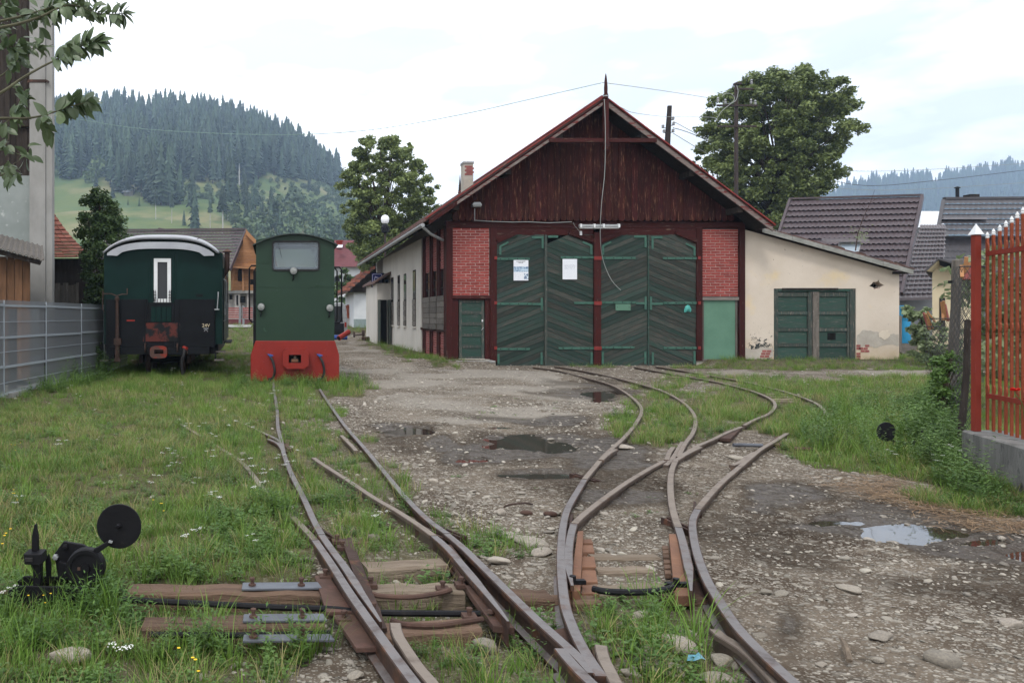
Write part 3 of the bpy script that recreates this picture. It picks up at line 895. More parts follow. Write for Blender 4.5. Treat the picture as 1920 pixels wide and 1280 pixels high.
def blob_mb(seed, nleaf=260, r=1.0, zs=1.0, leaf=.16):
    q = np.random.default_rng(seed)
    cl = q.normal(size=(14, 3)); cl /= np.linalg.norm(cl, axis=1)[:, None]; cl *= .55
    mb = MB()
    for k in range(nleaf):
        c = cl[k % 14]; d = q.normal(size=3); d /= np.linalg.norm(d)
        p = (c + d * .42 * q.uniform(.7, 1.05)) * r; p[2] = p[2] * zs + zs * .9
        u = q.normal(size=3); u /= np.linalg.norm(u); w_ = np.cross(u, d); w_ /= np.linalg.norm(w_) + 1e-6
        s = leaf * q.uniform(.6, 1.3)
        mb.add([p - u * s, p + w_ * s * .7, p + u * s, p - w_ * s * .7], [(0, 1, 2, 3)])
    return mb
bush_p = [blob_mb(50 + k).build('wood_pattern_%d' % (k + 6), M['shrubfar']) for k in range(3)]
wood_coll = proto_collection('wood_patterns', protos + bush_p)

def in_px(x, y, z, poly):
    px = CX + x / y * F; py = HZ - (z - H) / y * F
    return inpoly(px, py, poly)
# woodland is described on the hillside by ground polygons seen in the photograph
pts = []; rz_ = []; sc_ = []; ix_ = []
nC = 7000
cx_ = rng.uniform(-330, 240, nC); cy_ = rng.uniform(262, 700, nC)
cz_ = hillA(cx_, cy_)
ppx = CX + cx_ / cy_ * F; ppy = HZ - (cz_ - H) / cy_ * F
meadow = [(60, 330), (125, 334), (190, 350), (250, 372), (330, 398), (380, 410), (420, 430), (330, 436), (560, 470), (-200, 470), (-200, 330)]
clear_ = [(300, 340), (330, 335), (430, 352), (520, 335), (600, 345), (690, 372), (760, 420), (640, 425), (560, 400), (450, 385), (330, 378)]
inm = inpoly(ppx, ppy, meadow); inc = inpoly(ppx, ppy, clear_)
loww = (ppy > 395) & (ppx > 430)
keep_con = (~inm) & ~((ppy > 385) & (ppx < 455) & (ppx > 120) & (rng.random(nC) < .75)) & ((~inc) | (rng.random(nC) < .05)) & ((ppx > 90) | (rng.random(nC) < .5))
dec = (loww & (rng.random(nC) < .45)) | (inc & (rng.random(nC) < .85)) | ((ppx < 190) & (ppy > 330) & (rng.random(nC) < .6) & ~inm)
m1_ = keep_con & ~dec
hh_ = rng.uniform(14, 28, nC) * np.where(ppy > 400, .7, 1) * np.where((ppy > 352) & (ppx > 440), .62, 1)
idc = rng.integers(0, 6, nC); idc = np.where((idc > 3) & (rng.random(nC) < .5), 1, idc)
P1 = np.stack([cx_, cy_, cz_ - .3], 1)
def sel(mask, s, idx):
    k = mask.sum()
    pts.append(P1[mask]); rz_.append(rng.uniform(0, 6.28, k)); sc_.append(s); ix_.append(idx)
wdt = rng.uniform(1.1, 1.7, m1_.sum())
hs_ = hh_[m1_]
sel(m1_, np.stack([hs_ * wdt, hs_ * wdt, hs_], 1), idc[m1_])
m2_ = dec & ~inm
bs = np.where(inc[m2_], rng.uniform(1.0, 2.6, m2_.sum()), rng.uniform(3, 6.5, m2_.sum()))
sel(m2_, np.stack([bs, bs, bs * rng.uniform(.8, 1.2, m2_.sum())], 1), 6 + rng.integers(0, 3, m2_.sum()))
scatter('hill_wood', np.concatenate(pts), np.concatenate(rz_), np.concatenate(sc_), np.concatenate(ix_), wood_coll)
# far ridge
nR = 5200
fx_ = rng.uniform(560, 1500, nR); fy_ = rng.uniform(850, 1190, nR); fz_ = hillB(fx_, fy_)
h2 = rng.uniform(16, 26, nR)
scatter('ridge_wood', np.stack([fx_, fy_, fz_ - .5], 1), rng.uniform(0, 6.28, nR), np.stack([h2 * 1.3, h2 * 1.3, h2], 1), rng.integers(0, 4, nR), wood_coll)

# single trees on the hill one can tell apart
def hill_D(px, py):
    """where the line of sight through px,py first meets the hill"""
    for D in np.arange(250, 760, 2.0):
        p = P(px, py, D)
        if float(hillA(np.array(p.x), np.array(p.y))) >= p.z: return p
    return P(px, py, 650)
spr_crown = [MB().add(a.v, a.f).build('crown', M['conifer'], world=False) for a, b in conv]
spr_trunk = [MB().add(b.v, b.f).build('trunk', M['birch'] if k >= 4 else M['bark'], world=False) for k, (a, b) in enumerate(conv)]
for o in spr_crown + spr_trunk:
    COL.objects.unlink(o)
def spruce(base, h, k, label, group, wide=1.0):
    t = thing('spruce_tree', base, label, 'tree', group, rnd.uniform(0, 6))
    for src in (spr_crown[k], spr_trunk[k]):
        c = bpy.data.objects.new(src.name.split('.')[0], src.data)
        COL.objects.link(c); c.parent = t; c.scale = (h * wide, h * wide, h)
    return t
sky_px = [(560, 300, 52), (575, 310, 40), (606, 322, 44), (618, 330, 30), (628, 345, 46), (592, 316, 36), (540, 290, 34), (528, 285, 48), (515, 282, 38), (500, 276, 40), (486, 270, 46), (470, 266, 38), (455, 262, 44), (440, 258, 34),
          (425, 252, 46), (412, 248, 40), (395, 243, 40), (380, 240, 46), (362, 240, 50), (345, 236, 44), (328, 236, 54), (312, 236, 40), (298, 237, 52), (282, 240, 46), (262, 240, 52), (248, 242, 56), (232, 243, 44), (215, 244, 42), (198, 246, 46), (180, 248, 44), (160, 250, 42)]
for px, py, hp in sky_px:
    b = P(px, py + 6, 640); z_ = float(hillA(np.array(b.x), np.array(b.y)))
    spruce((b.x, b.y, z_ - .5), hp / F * 640 * 1.0, rnd.choice([0, 1, 2, 2, 1]), 'tall dark spruce standing on the skyline of the wooded hill', 'spruces along the skyline of the left hill')
for px, py, hp, k, lab in [(261, 388, 18, 0, 'small lone spruce on the open meadow right of the hut'), (211, 372, 34, 3, 'dark spruce on the meadow just left of the hut'), (180, 350, 32, 3, 'dark spruce at the upper left of the meadow'),
                           (292, 412, 60, 5, 'tall bare-stemmed spruce at the lower end of the meadow, leftmost of three'), (322, 420, 64, 5, 'tall bare-stemmed spruce at the lower end of the meadow, middle of three'), (345, 424, 30, 3, 'small bushy spruce between bare stems below the meadow'),
                           (369, 430, 50, 0, 'full dark spruce at the foot of the meadow above the brown roof'), (394, 428, 60, 5, 'bare-stemmed spruce above the right end of the brown roof'), (240, 385, 12, 0, 'tiny spruce below the hut on the meadow')]:
    b = hill_D(px, py)
    spruce(b, hp / F * b.y, k, lab, None, 1.15)

# hut on the meadow
b = hill_D(241, 369)
s_ = b.y / F
ht = thing('hut', b, 'small grey wooden hut with a pale tin roof on the hillside meadow', 'hut')
x0, x1, zt = b.x - 9 * s_, b.x + 8 * s_, b.z + 10 * s_
MB().box(x0, x1, b.y, b.y + 5, b.z - 1.5, zt).build('wall', M['greywood'], ht)
MB().prism([(x0 - .5, b.y - .5, zt - .2), (x1 - 1.2, b.y - .5, zt - .2), (x1 - .4, b.y + 2.5, zt + 6 * s_), (x0 + .4, b.y + 2.5, zt + 6 * s_)], (0, 0, .15)).build('roof', M['sheetwhite'], ht)
MB().prism([(x0 - .5, b.y + 5.5, zt - .2), (x1 - 1.2, b.y + 5.5, zt - .2), (x1 - .4, b.y + 2.55, zt + 6 * s_), (x0 + .4, b.y + 2.55, zt + 6 * s_)], (0, 0, .15)).build('roof', M['sheetwhite'], ht)
MB().prism([(x1 + .02, b.y, zt), (x1 + .02, b.y + 5, zt), (x1 + .02, b.y + 2.5, zt + 5.6 * s_)], (-.2, 0, 0)).build('gable', M['greywood'], ht)
# ------------------------------------------------------------------ engine shed
FD = 22.3
def fx(px, D=FD): return (px - CX) / F * D
def fz(py, D=FD): return H + (HZ - py) / F * D
AX, AZ = 8.87, 7.22                    # ridge
BD = 38.0                              # back wall
shed = thing('engine_shed', (9.0, 30, 0), 'dark red timber engine shed with steep gable, brick panels and two pairs of green gates', 'engine shed')
def B(name, m, mb, bevel=0.0, parent=None, **k): return mb.build(name, m, parent or shed, bevel=bevel, **k)

# inner backing so that nothing shows through the joints
B('inner_wall', M['darkgap'], MB().prism([(5.0, FD + .16, .05), (13.05, FD + .16, .05), (13.05, FD + .16, 4.0), (8.87, FD + .16, 7.0), (5.0, FD + .16, 4.0)], (0, .05, 0)))
# gable boarding: overhanging boards with rounded lower ends
zb = fz(416)
mslL = (AZ - 3.97) / (AX - 4.1); mslR = (AZ - 3.86) / (13.33 - AX)
x = fx(846)
xe = fx(1392)
off = woff(shed)
bw = .178
k = 0
while x < xe - .05:
    x2 = min(x + bw * rnd.uniform(.94, 1.06), xe)
    xa, xb = x + .004, x2 - .004
    def roofz(q): return (AZ - (AX - q) * mslL if q < AX else AZ - (q - AX) * mslR) - .16
    za, zc = roofz(xa), roofz(xb)
    zt = min(za, zc)
    if zt > zb + .1:
        pts_ = []
        n = 5
        rr = (xb - xa) / 2
        for j in range(n + 1):
            t = math.pi + math.pi * j / n
            pts_.append(((xa + xb) / 2 + rr * math.cos(t), zb + rr * .85 + rr * .85 * math.sin(t)))
        if xa < AX < xb: pts_ += [(xb, zc), (AX, AZ - .16), (xa, za)]
        else: pts_ += [(xb, zc), (xa, za)]
        cx0, cz0 = (xa + xb) / 2, (zb + zt) / 2
        th = .03 + rnd.uniform(0, .012)
        # local x runs up the board
        lp = [(p[1] - cz0, 0, -(p[0] - cx0)) for p in pts_]
        mb = MB(); n_ = len(lp)
        mb.add([(a, -th, c) for a, b_, c in lp] + [(a, 0, c) for a, b_, c in lp], [tuple(range(n_)), tuple(range(2 * n_ - 1, n_ - 1, -1))] + [(i, i + n_, (i + 1) % n_ + n_, (i + 1) % n_) for i in range(n_)])
        mb.build('gable_board', M['gable'], shed, world=False, loc=(cx0 - off.x, FD - .12 - off.y, cz0 - off.z), rot=(0, -math.pi / 2, 0))
    x = x2; k += 1
B('gable_backing', M['darkgap'], MB().prism([(fx(846), FD - .10, zb + .1), (fx(1392), FD - .10, zb + .1), (13.05, FD - .10, 3.98), (AX, FD - .10, 7.0), (4.97, FD - .10, 4.05)], (0, .2, 0)))
# beams, posts
def hbeam(px0, px1, py0, py1, y0=FD - .06, d=.2, m='redwood_h', nm='beam'):
    return B(nm, M[m], MB().box(fx(px0), fx(px1), y0, y0 + d, fz(py1), fz(py0)), .006)
def vpost(px0, px1, py0, py1, y0=FD - .07, d=.22, m='redwood', nm='post'):
    return B(nm, M[m], MB().box(fx(px0), fx(px1), y0, y0 + d, fz(py1), fz(py0)), .006)
hbeam(836, 1395, 414, 428, FD - .055, .2)
vpost(836, 848, 428, 674); vpost(918, 930.5, 428, 678); vpost(1111.6, 1124.6, 436, 684, FD - .1); vpost(1303.5, 1315, 428, 676); vpost(1383, 1394, 428, 676, FD - .09)
# spandrels over the gates
for a, b_, c, d_ in ((930.5, 968, 1065, 1111.6), (1124.6, 1165, 1265, 1303.5)):
    B('lintel', M['redwood_h'], MB().box(fx(a), fx(d_), FD - .04, FD + .1, fz(441), fz(428)))
    for (xa, xb) in ((a, b_), (d_, c)):
        B('spandrel_board', M['redwood_h'], MB().prism([(fx(xa), FD - .045, fz(441)), (fx(xb), FD - .045, fz(441)), (fx(xa), FD - .045, fz(458))], (0, .12, 0)))
        B('knee_brace', M['redwood_h'], MB().bar((fx(xa), FD - .075, fz(452)), (fx(xb), FD - .075, fz(436)), .06, .11, (0, 0, 1)))
# gates
def leaf(px0, px1, top0, top1, chin, ang, kind):
    """one gate leaf as a part with its boards as sub-parts; chin = the px where the sloping top starts"""
    y = FD - .02
    if chin < (px0 + px1) / 2:
        poly = [(fx(px0), fz(685)), (fx(px1), fz(685)), (fx(px1), fz(top1)), (fx(chin), fz(top1)), (fx(px0), fz(top0))]
    else:
        poly = [(fx(px0), fz(685)), (fx(px1), fz(685)), (fx(px1), fz(top0)), (fx(chin), fz(top1)), (fx(px0), fz(top1))]
    g = B('gate_leaf', M['gate'], MB().prism([(p[0], y + .015, p[1]) for p in poly], (0, .04, 0)))
    pl = poly
    for o in planks(pl, ang, .128, .007, y + .012, .03, M['gate'], shed, 'gate_board', .009, mfun=lambda k: M['gate_old'] if rnd.random() < kind else M['gate']):
        o.parent = g
        o.location = Vector(o.location) + woff(shed) - woff(g)
    return g
off0 = woff(shed)
A_ = R(21)
gl = [leaf(930.8, 1019.2, 458, 440, 968, A_, .25), leaf(1024.5, 1111.2, 458, 440, 1065, -A_, .45), leaf(1125, 1212.5, 458, 440, 1165, A_ * 1.05, .6), leaf(1215.5, 1303.2, 458, 440, 1265, -A_ * 1.05, .75)]
vpost(1019.4, 1024.3, 441, 685, FD - .085, .06, 'doorstile', 'cover_strip')
vpost(1212.8, 1215.2, 441, 685, FD - .07, .04, 'darkgreenwood', 'cover_strip')
B('sill_gap', M['darkgap'], MB().box(fx(931), fx(1303), FD + .04, FD + .12, -.06, fz(683)))
# iron straps
def strap(px0, px1, py, h_=4.4, m='hinge', y=FD - .068, nm='hinge_strap'):
    return B(nm, M[m], MB().box(fx(px0), fx(px1), y, y + .014, fz(py + h_ / 2), fz(py - h_ / 2)), .003)
for px0, px1, py in ((929, 992, 485.5), (1050, 1112, 483), (1124, 1190, 484), (1241, 1304, 484.5), (929, 996, 569.5), (1075, 1112, 568), (1124, 1190, 567), (1191, 1211, 568.5), (1242, 1304, 568), (1219, 1241, 569.5), (997, 1014, 570),
                     (929, 992, 654), (1046, 1112, 652.5), (1124, 1188, 651), (1242, 1304, 652), (996, 1018, 445.5), (1026, 1045, 444), (1187, 1210, 444), (1219, 1240, 445.5)):
    s_ = strap(px0, px1, py)
    n = max(2, int((px1 - px0) / 15))
    for j in range(n):
        xx = fx(px0 + (j + .5) * (px1 - px0) / n)
        if (px1 - px0) > 40:
            MB().lathe([(.014, -.012), (.014, 0)], (xx, FD - .068, fz(py)), 'Y', 6).build('bolt', M['black'], s_)
for px, py0, py1 in ((937, 462, 478), (1016, 445, 466), (1107, 460, 478), (1129, 460, 478), (1208.5, 445, 464), (1221.5, 445, 467), (1300, 464, 480), (1014.5, 558, 582), (1208.5, 556, 580), (1218.5, 556, 581),
                      (933.5, 663, 682), (1014, 660, 683), (1107.5, 660, 682), (1128.5, 659, 682), (1208, 659, 682), (1222, 660, 683), (1300, 658, 682)):
    B('corner_iron', M['hinge'], MB().box(fx(px - 2), fx(px + 2), FD - .07, FD - .055, fz(py1), fz(py0)), .003)
for a, b_ in (((936, 463), (952, 454)), ((1107, 461), (1091, 454)), ((1129, 461), (1144, 454)), ((1300, 465), (1284, 457))):
    B('corner_iron', M['hinge'], MB().bar((fx(a[0]), FD - .062, fz(a[1])), (fx(b_[0]), FD - .062, fz(b_[1])), .014, .055, (0, 0, 1)))
for py in (484, 568, 652):
    B('hinge_knuckle', M['redhinge'], MB().box(fx(1111), fx(1125), FD - .125, FD - .1, fz(py + 4), fz(py - 3)), .003)
    for px in (925.5, 1306):
        B('hinge_knuckle', M['redhinge'], MB().box(fx(px), fx(px + 5), FD - .095, FD - .07, fz(py + 3), fz(py - 3)), .003)

# brick panels, every brick a part
brick_me = []
for bl in (.25, .12):
    bb = MB().box(-bl / 2, bl / 2, -.02, .03, -.03, .03)
    me_ = bpy.data.meshes.new('brick'); me_.from_pydata(bb.v, [], bb.f); me_.materials.append(M['brick'])
    brick_me.append(me_)
def brick_panel(x0, x1, z0, z1, y, m, parent=shed, axis_='X', rows=None, length=.26, name='brick', hh=.075, th=.05):
    """running bond; axis_ X = facing -Y, Y = facing -X with x0,x1 measured along Y"""
    rows = int(round((z1 - z0) / hh))
    hh = (z1 - z0) / rows
    po = woff(parent)
    if axis_ == 'X': MB().box(x0, x1, y + .002, y + .06, z0, z1).build('mortar_bed', M['mortar'], parent)
    else: MB().box(y + .002, y + .06, x0, x1, z0, z1).build('mortar_bed', M['mortar'], parent)
    cache = {}
    for r_ in range(rows):
        xx = x0 + (-(length / 2) if r_ % 2 else 0) + rnd.uniform(-.012, .012) - .02
        while xx < x1 - .02:
            a, b_ = max(xx, x0), min(xx + length, x1)
            xx += length
            if b_ - a < .04: continue
            ln = round((b_ - a - .018) / .02) * .02
            if ln not in cache:
                if axis_ == 'X': bb = MB().box(-ln / 2, ln / 2, -.012, .02, -hh / 2 + .009, hh / 2 - .009)
                else: bb = MB().box(-.012, .02, -ln / 2, ln / 2, -hh / 2 + .006, hh / 2 - .006)
                me_ = bpy.data.meshes.new('brick'); me_.from_pydata(bb.v, [], bb.f); me_.materials.append(m); cache[ln] = me_
            cz_ = z0 + (r_ + .5) * hh + rnd.uniform(-.002, .002)
            pr = rnd.uniform(-.004, .004)
            loc = ((a + b_) / 2 - po.x, y + pr - po.y, cz_ - po.z) if axis_ == 'X' else (y + pr - po.x, (a + b_) / 2 - po.y, cz_ - po.z)
            link(name, cache[ln], None, parent, loc, (0, rnd.uniform(-.008, .008), 0) if axis_ == 'X' else None)
brick_panel(fx(848), fx(917), fz(554), fz(427), FD - .02, M['brick'])
brick_panel(fx(1315.5), fx(1383), fz(556), fz(430), FD - .02, M['brick'])
hbeam(846, 919, 554, 560, FD - .09, .2, 'redwood_h', 'sill_beam')
hbeam(1315, 1384, 557, 563, FD - .07, .12, 'greywood', 'sill_beam')
# boards round the small door
vpost(848, 859, 560, 673, FD - .03, .1, 'redwood', 'side_board'); vpost(909, 918, 560, 673, FD - .03, .1, 'redwood', 'side_board')
# small green door with its rails and panels
dr = B('door', M['darkgreenwood'], MB().box(fx(861), fx(908), FD + .02, FD + .05, fz(672), fz(562)))
for px0, px1 in ((861, 866), (903, 908)):
    MB().box(fx(px0), fx(px1), FD - .0, FD + .02, fz(672), fz(562)).build('stile', M['doorstile'], dr)
for k in range(6):
    pa = 562 + k * 21.2
    MB().box(fx(866), fx(903), FD + .002, FD + .02, fz(min(pa + 5.5, 672)), fz(pa)).build('door_rail', M['doorstile'], dr)
MB().box(fx(903.2), fx(905.5), FD - .012, FD, fz(603), fz(599)).build('lock_plate', M['whitepaint'], dr)
MB().bar((fx(902), FD - .03, fz(619)), (fx(906), FD - .03, fz(614)), .02, .02).build('handle', M['galv'], dr)
hbeam(857, 912, 558, 562.5, FD - .05, .1, 'redwood_h', 'door_head')
MB().box(fx(848), fx(920), FD - .5, FD + .05, .10, .155).build('doorstep', M['concrete'], shed, bevel=.01)
# light green panel
gp = B('board_panel', M['greenpanel'], MB().box(fx(1316), fx(1379), FD - .01, FD + .03, fz(673), fz(563)))
for px in (1315.4, 1378):
    MB().box(fx(px), fx(px + 3.5), FD - .03, FD - .01, fz(674), fz(563)).build('frame_strip', M['greywood_v'], gp)
MB().box(fx(1315), fx(1382), FD - .035, FD + .04, fz(677), fz(673)).build('frame_strip', M['greywood'], gp)
# foundation under the side parts
B('plinth', M['barewall'], MB().box(fx(838), fx(929), FD - .02, FD + .2, -.1, fz(672)))
B('plinth', M['barewall'], MB().box(fx(1305), fx(1394), FD - .02, FD + .2, -.1, fz(675)))

# side wall: timber and brick bays, then plaster
SX = fx(848) - .1
YA = (SX) * F / (790 - CX)             # where the plaster begins
def sy(px): return SX * F / (px - CX)
YB = sy(718)
def sz(px, py): return H + (HZ - py) / F * sy(px)
sw = B('side_wall', M['plaster_side'], MB().box(SX, SX + .25, YA, YB, -.1, 3.93))
B('side_backing', M['darkgap'], MB().box(SX + .1, SX + .2, FD + .05, YA, -.1, 3.93))
posts = [848, 835.5, 822, 808.5, 795]
yy = [FD + .02] + [sy(p) for p in posts[1:]]
for k, yk in enumerate(yy):
    B('side_post', M['redwood'], MB().box(SX - .03, SX + .12, yk, yk + .14, .12, 3.93), .005)
    if k: B('side_post', M['redwood'], MB().box(SX - .02, SX + .12, yk - .2, yk - .1, .12, 3.93), .005)
yy.append(YA)
for k in range(4):
    y0, y1 = yy[k] + .14, yy[k + 1] - .2
    if k > 2: y1 = yy[k + 1] - .2
    if k == 0:
        brick_panel(y0, y1, .17, 3.9, SX + .02, M['brick_side'], shed, 'Y')
        continue
    brick_panel(y0, y1, .17, 1.05, SX + .03, M['brick_side'], shed, 'Y')
    brick_panel(y0, y1, 2.75, 3.9, SX + .03, M['brick_side'], shed, 'Y')
    wn = B('window', M['redwood'], MB().box(SX + .06, SX + .09, y0, y1, 1.95, 2.75))
    MB().box(SX + .04, SX + .06, y0 + .04, y1 - .04, 1.98, 2.72).build('pane', M['glass'], wn)
    for zz_ in (2.2, 2.45):
        MB().box(SX + .025, SX + .04, y0, y1, zz_ - .012, zz_ + .012).build('glazing_bar', M['dark_wood'], wn)
    for j in range(6):
        z0 = .98 + j * .165
        B('window_board', M['greywood'], MB().box(SX - .06 - rnd.uniform(0, .015), SX - .035, y0 - .08, y1 + .1, z0, z0 + .155))
B('side_rail', M['redwood'], MB().box(SX - .035, SX + .1, FD + .1, YA, .92, 1.0))
# tall narrow windows in the plaster wall
for (pa, pb, t, bt) in ((774, 780, 506, 612), (757, 762, 513, 611), (745.5, 750, 516, 610.5), (733, 738, 520, 609), (723.5, 727.5, 523, 608)):
    ya, yb = sy(pb), sy(pa)
    zt, zb_ = sz((pa + pb) / 2, t), sz((pa + pb) / 2, bt)
    wn = B('window', M['dark_wood'], MB().box(SX - .004, SX + .01, ya, yb, zb_, zt))
    MB().box(SX - .012, SX - .004, ya + .1, yb - .1, zb_ + (zt - zb_) * .5, zt - .06).build('pane', M['glass'], wn)
    for j in range(5):
        z0 = zb_ + .02 + j * (zt - zb_) * .095
        MB().box(SX - .03, SX - .004, ya + .03, yb - .03, z0, z0 + (zt - zb_) * .088).build('board', M['greywood'], wn)
    MB().box(SX - .05, SX - .004, ya - .05, yb + .05, zb_ - .05, zb_ - .004).build('sill', M['plaster_side'], wn)
B('back_wall', M['plaster_side'], MB().prism([(SX, BD, -.1), (13.0, BD, -.1), (13.0, BD, 3.9), (AX, BD, 6.9), (SX, BD, 3.9)], (0, .2, 0)))

# roof slopes, barge boards, king post, finials
RD = FD - .75
def slope_piece(xa, xb, y0, y1, up0, up1, name, m):
    """slab following the gable line between x = xa and xb"""
    def rz(q): return AZ - (AX - q) * mslL if q < AX else AZ - (q - AX) * mslR
    q = [(xa, y0, rz(xa) + up0), (xb, y0, rz(xb) + up0), (xb, y0, rz(xb) + up1), (xa, y0, rz(xa) + up1)]
    return B(name, M[m], MB().prism(q, (0, y1 - y0, 0)))
slope_piece(4.05, AX, RD, BD + .5, -.02, .035, 'roof_slope', 'oldroof')
slope_piece(AX, 13.42, RD, BD + .5, -.02, .035, 'roof_slope', 'oldroof')
slope_piece(4.3, AX - .05, RD + .05, BD, -.12, -.022, 'roof_boarding', 'dark_wood')
slope_piece(AX + .05, 13.3, RD + .05, BD, -.12, -.022, 'roof_boarding', 'dark_wood')
slope_piece(4.15, AX - .06, RD - .045, RD - .004, -.17, -.035, 'barge_board', 'redwood_h')
slope_piece(AX + .06, 13.40, RD - .045, RD - .004, -.16, -.035, 'barge_board', 'barge')
slope_piece(4.9, AX - .06, RD - .085, RD - .05, -.15, -.07, 'barge_moulding', 'barge')
slope_piece(4.06, AX, RD - .07, RD + .2, .037, .075, 'verge_sheet', 'redroof')
slope_piece(AX, 13.46, RD - .07, RD + .2, .037, .075, 'verge_sheet', 'redroof')
# sheet seams running down the left slope
y_ = RD + .6
while y_ < BD:
    slope_piece(4.07, AX - .02, y_, y_ + .04, .037, .06, 'roof_seam', 'oldroof')
    y_ += .62
B('ridge_cap', M['redroof'], MB().bar((AX, RD - .03, AZ + .06), (AX, BD + .4, AZ + .06), .16, .05))
kp0 = RD - .17
B('king_post', M['redwood'], MB().box(AX - .065, AX + .065, kp0, kp0 + .12, fz(283, RD), fz(190, RD)), .008)
B('king_post_foot', M['redwood'], MB().box(AX - .08, AX + .08, kp0 - .015, kp0 + .135, fz(276, RD), fz(270, RD)))
tz = fz(264, RD)
B('tie_beam', M['redwood_h'], MB().box(AX - (AZ - .1 - tz) / mslL, AX - .067, RD - .14, RD - .05, tz - .07, tz + .04), .006)
B('tie_beam', M['redwood_h'], MB().box(AX + .067, AX + (AZ - .1 - tz) / mslR, RD - .14, RD - .05, tz - .07, tz + .04), .006)
fin = B('finial', M['redwood'], MB().lathe([(.065, 0), (.065, .12), (.048, .14), (.05, .3), (.035, .5), (.02, .62), (.004, .68)], (AX, kp0 + .05, fz(188, RD)), 'Z', 8))
MB().lathe([(.075, 0), (.075, .03)], (AX, kp0 + .05, fz(184, RD)), 'Z', 8).build('band', M['galv'], fin)
fb = P(901, 340, BD)
B('finial', M['dark_wood'], MB().lathe([(.09, -.5), (.08, .1), (.06, .3), (.005, .85)], (AX, BD + .3, AZ + .05), 'Z', 6))
# rafters ends and purlins under the left overhang
for py_ in (0.15, .45, .75):
    X0 = 4.2 + (AX - 4.2) * py_
    z0 = AZ - (AX - X0) * mslL
    B('purlin_end', M['dark_wood'], MB().box(X0 - .07, X0 + .07, RD + .02, FD - .13, z0 - .28, z0 - .13))
    X0 = 13.2 - (13.2 - AX) * py_
    z0 = AZ - (X0 - AX) * mslR
    B('purlin_end', M['dark_wood'], MB().box(X0 - .07, X0 + .07, RD + .02, FD - .13, z0 - .28, z0 - .13))
for yk in np.arange(FD + .4, BD, .9):
    B('rafter_end', M['dark_wood'], MB().prism([(4.2, yk, AZ - (AX - 4.2) * mslL - .125), (SX - .0, yk, AZ - (AX - SX) * mslL - .125), (SX - .0, yk, AZ - (AX - SX) * mslL - .22), (4.25, yk, AZ - (AX - 4.2) * mslL - .20)], (0, .09, 0)))
B('gutter', M['galv'], MB().tube([(4.02, RD + .15, 3.84), (4.02, BD + .4, 3.80)], .055, 8))
B('downpipe', M['galv'], MB().tube([(4.02, RD + .2, 3.80), (4.3, RD + .45, 3.62), (4.72, RD + .9, 3.50)], .04, 8))
# chimney on the left slope
ch = B('chimney', M['barewall'], MB().box(fx(867, 31), fx(885, 31), 30.8, 31.25, 5.9, fz(309, 31)))
MB().box(fx(866, 31), fx(886, 31), 30.77, 31.28, fz(309, 31), fz(305, 31)).build('cap', M['concrete'], ch)
for r_ in range(5):
    for c_ in range(2):
        x0 = fx(869 + c_ * 7 + (r_ % 2) * 3, 31)
        MB().box(x0, x0 + .15, 30.78, 30.8, fz(330 - r_ * 3.6, 31), fz(330 - r_ * 3.6, 31) + .06).build('brick', M['brick_side'], ch)

# ------------------------------------------------------------------ annex with plastered wall
annex = thing('annex', (15, 25, 0), 'low cream plastered lean-to with sloping roof and a hole punched in its wall', 'shed annex')
ay_ = FD - .02
x0, x1 = fx(1394.5), fx(1685)
def az(x_): return 3.80 + (x_ - 13.2) * (2.62 - 3.80) / (17.45 - 13.2)
dx0, dx1, dzt = fx(1450), fx(1604), fz(541)
hole_c = (fx(1643), fz(535))
# wall in pieces round the door and the hole
wb = az(x1) - .1
hx0, hx1, hz0, hz1 = fx(1632), fx(1655), fz(545), fz(526)
def wall_piece(poly, m='plaster', nm='wall', d=.28):
    return MB().prism([(a, ay_, b_) for a, b_ in poly], (0, d, 0)).build(nm, M[m], annex)
hp = [(hole_c[0] + math.cos(t) * r_ * 1.05, hole_c[1] + math.sin(t) * r_ * .8) for t, r_ in [(R(a), q) for a, q in ((0, .19), (25, .14), (50, .12), (75, .2), (95, .12), (130, .16), (160, .14), (185, .2), (215, .12), (245, .15), (270, .11), (300, .14), (335, .13))]]
# one wall with both openings cut
def wall_with_holes(outer, holes, y, d, m, parent, name):
    bm = bmesh.new()
    def loop(pts_):
        vs = [bm.verts.new((a, y, b_)) for a, b_ in pts_]
        return [bm.edges.new((vs[i], vs[(i + 1) % len(vs)])) for i in range(len(vs))]
    es = loop(outer)
    for h_ in holes: es += loop(h_)
    r_ = bmesh.ops.triangle_fill(bm, use_beauty=True, use_dissolve=False, edges=es)
    ext = bmesh.ops.extrude_face_region(bm, geom=list(bm.faces))
    bmesh.ops.translate(bm, verts=[e for e in ext['geom'] if isinstance(e, bmesh.types.BMVert)], vec=(0, d, 0))
    bmesh.ops.recalc_face_normals(bm, faces=bm.faces)
    o_ = woff(parent)
    bmesh.ops.translate(bm, verts=bm.verts, vec=-o_)
    me_ = bpy.data.meshes.new(name); bm.to_mesh(me_); bm.free()
    return link(name, me_, m, parent)
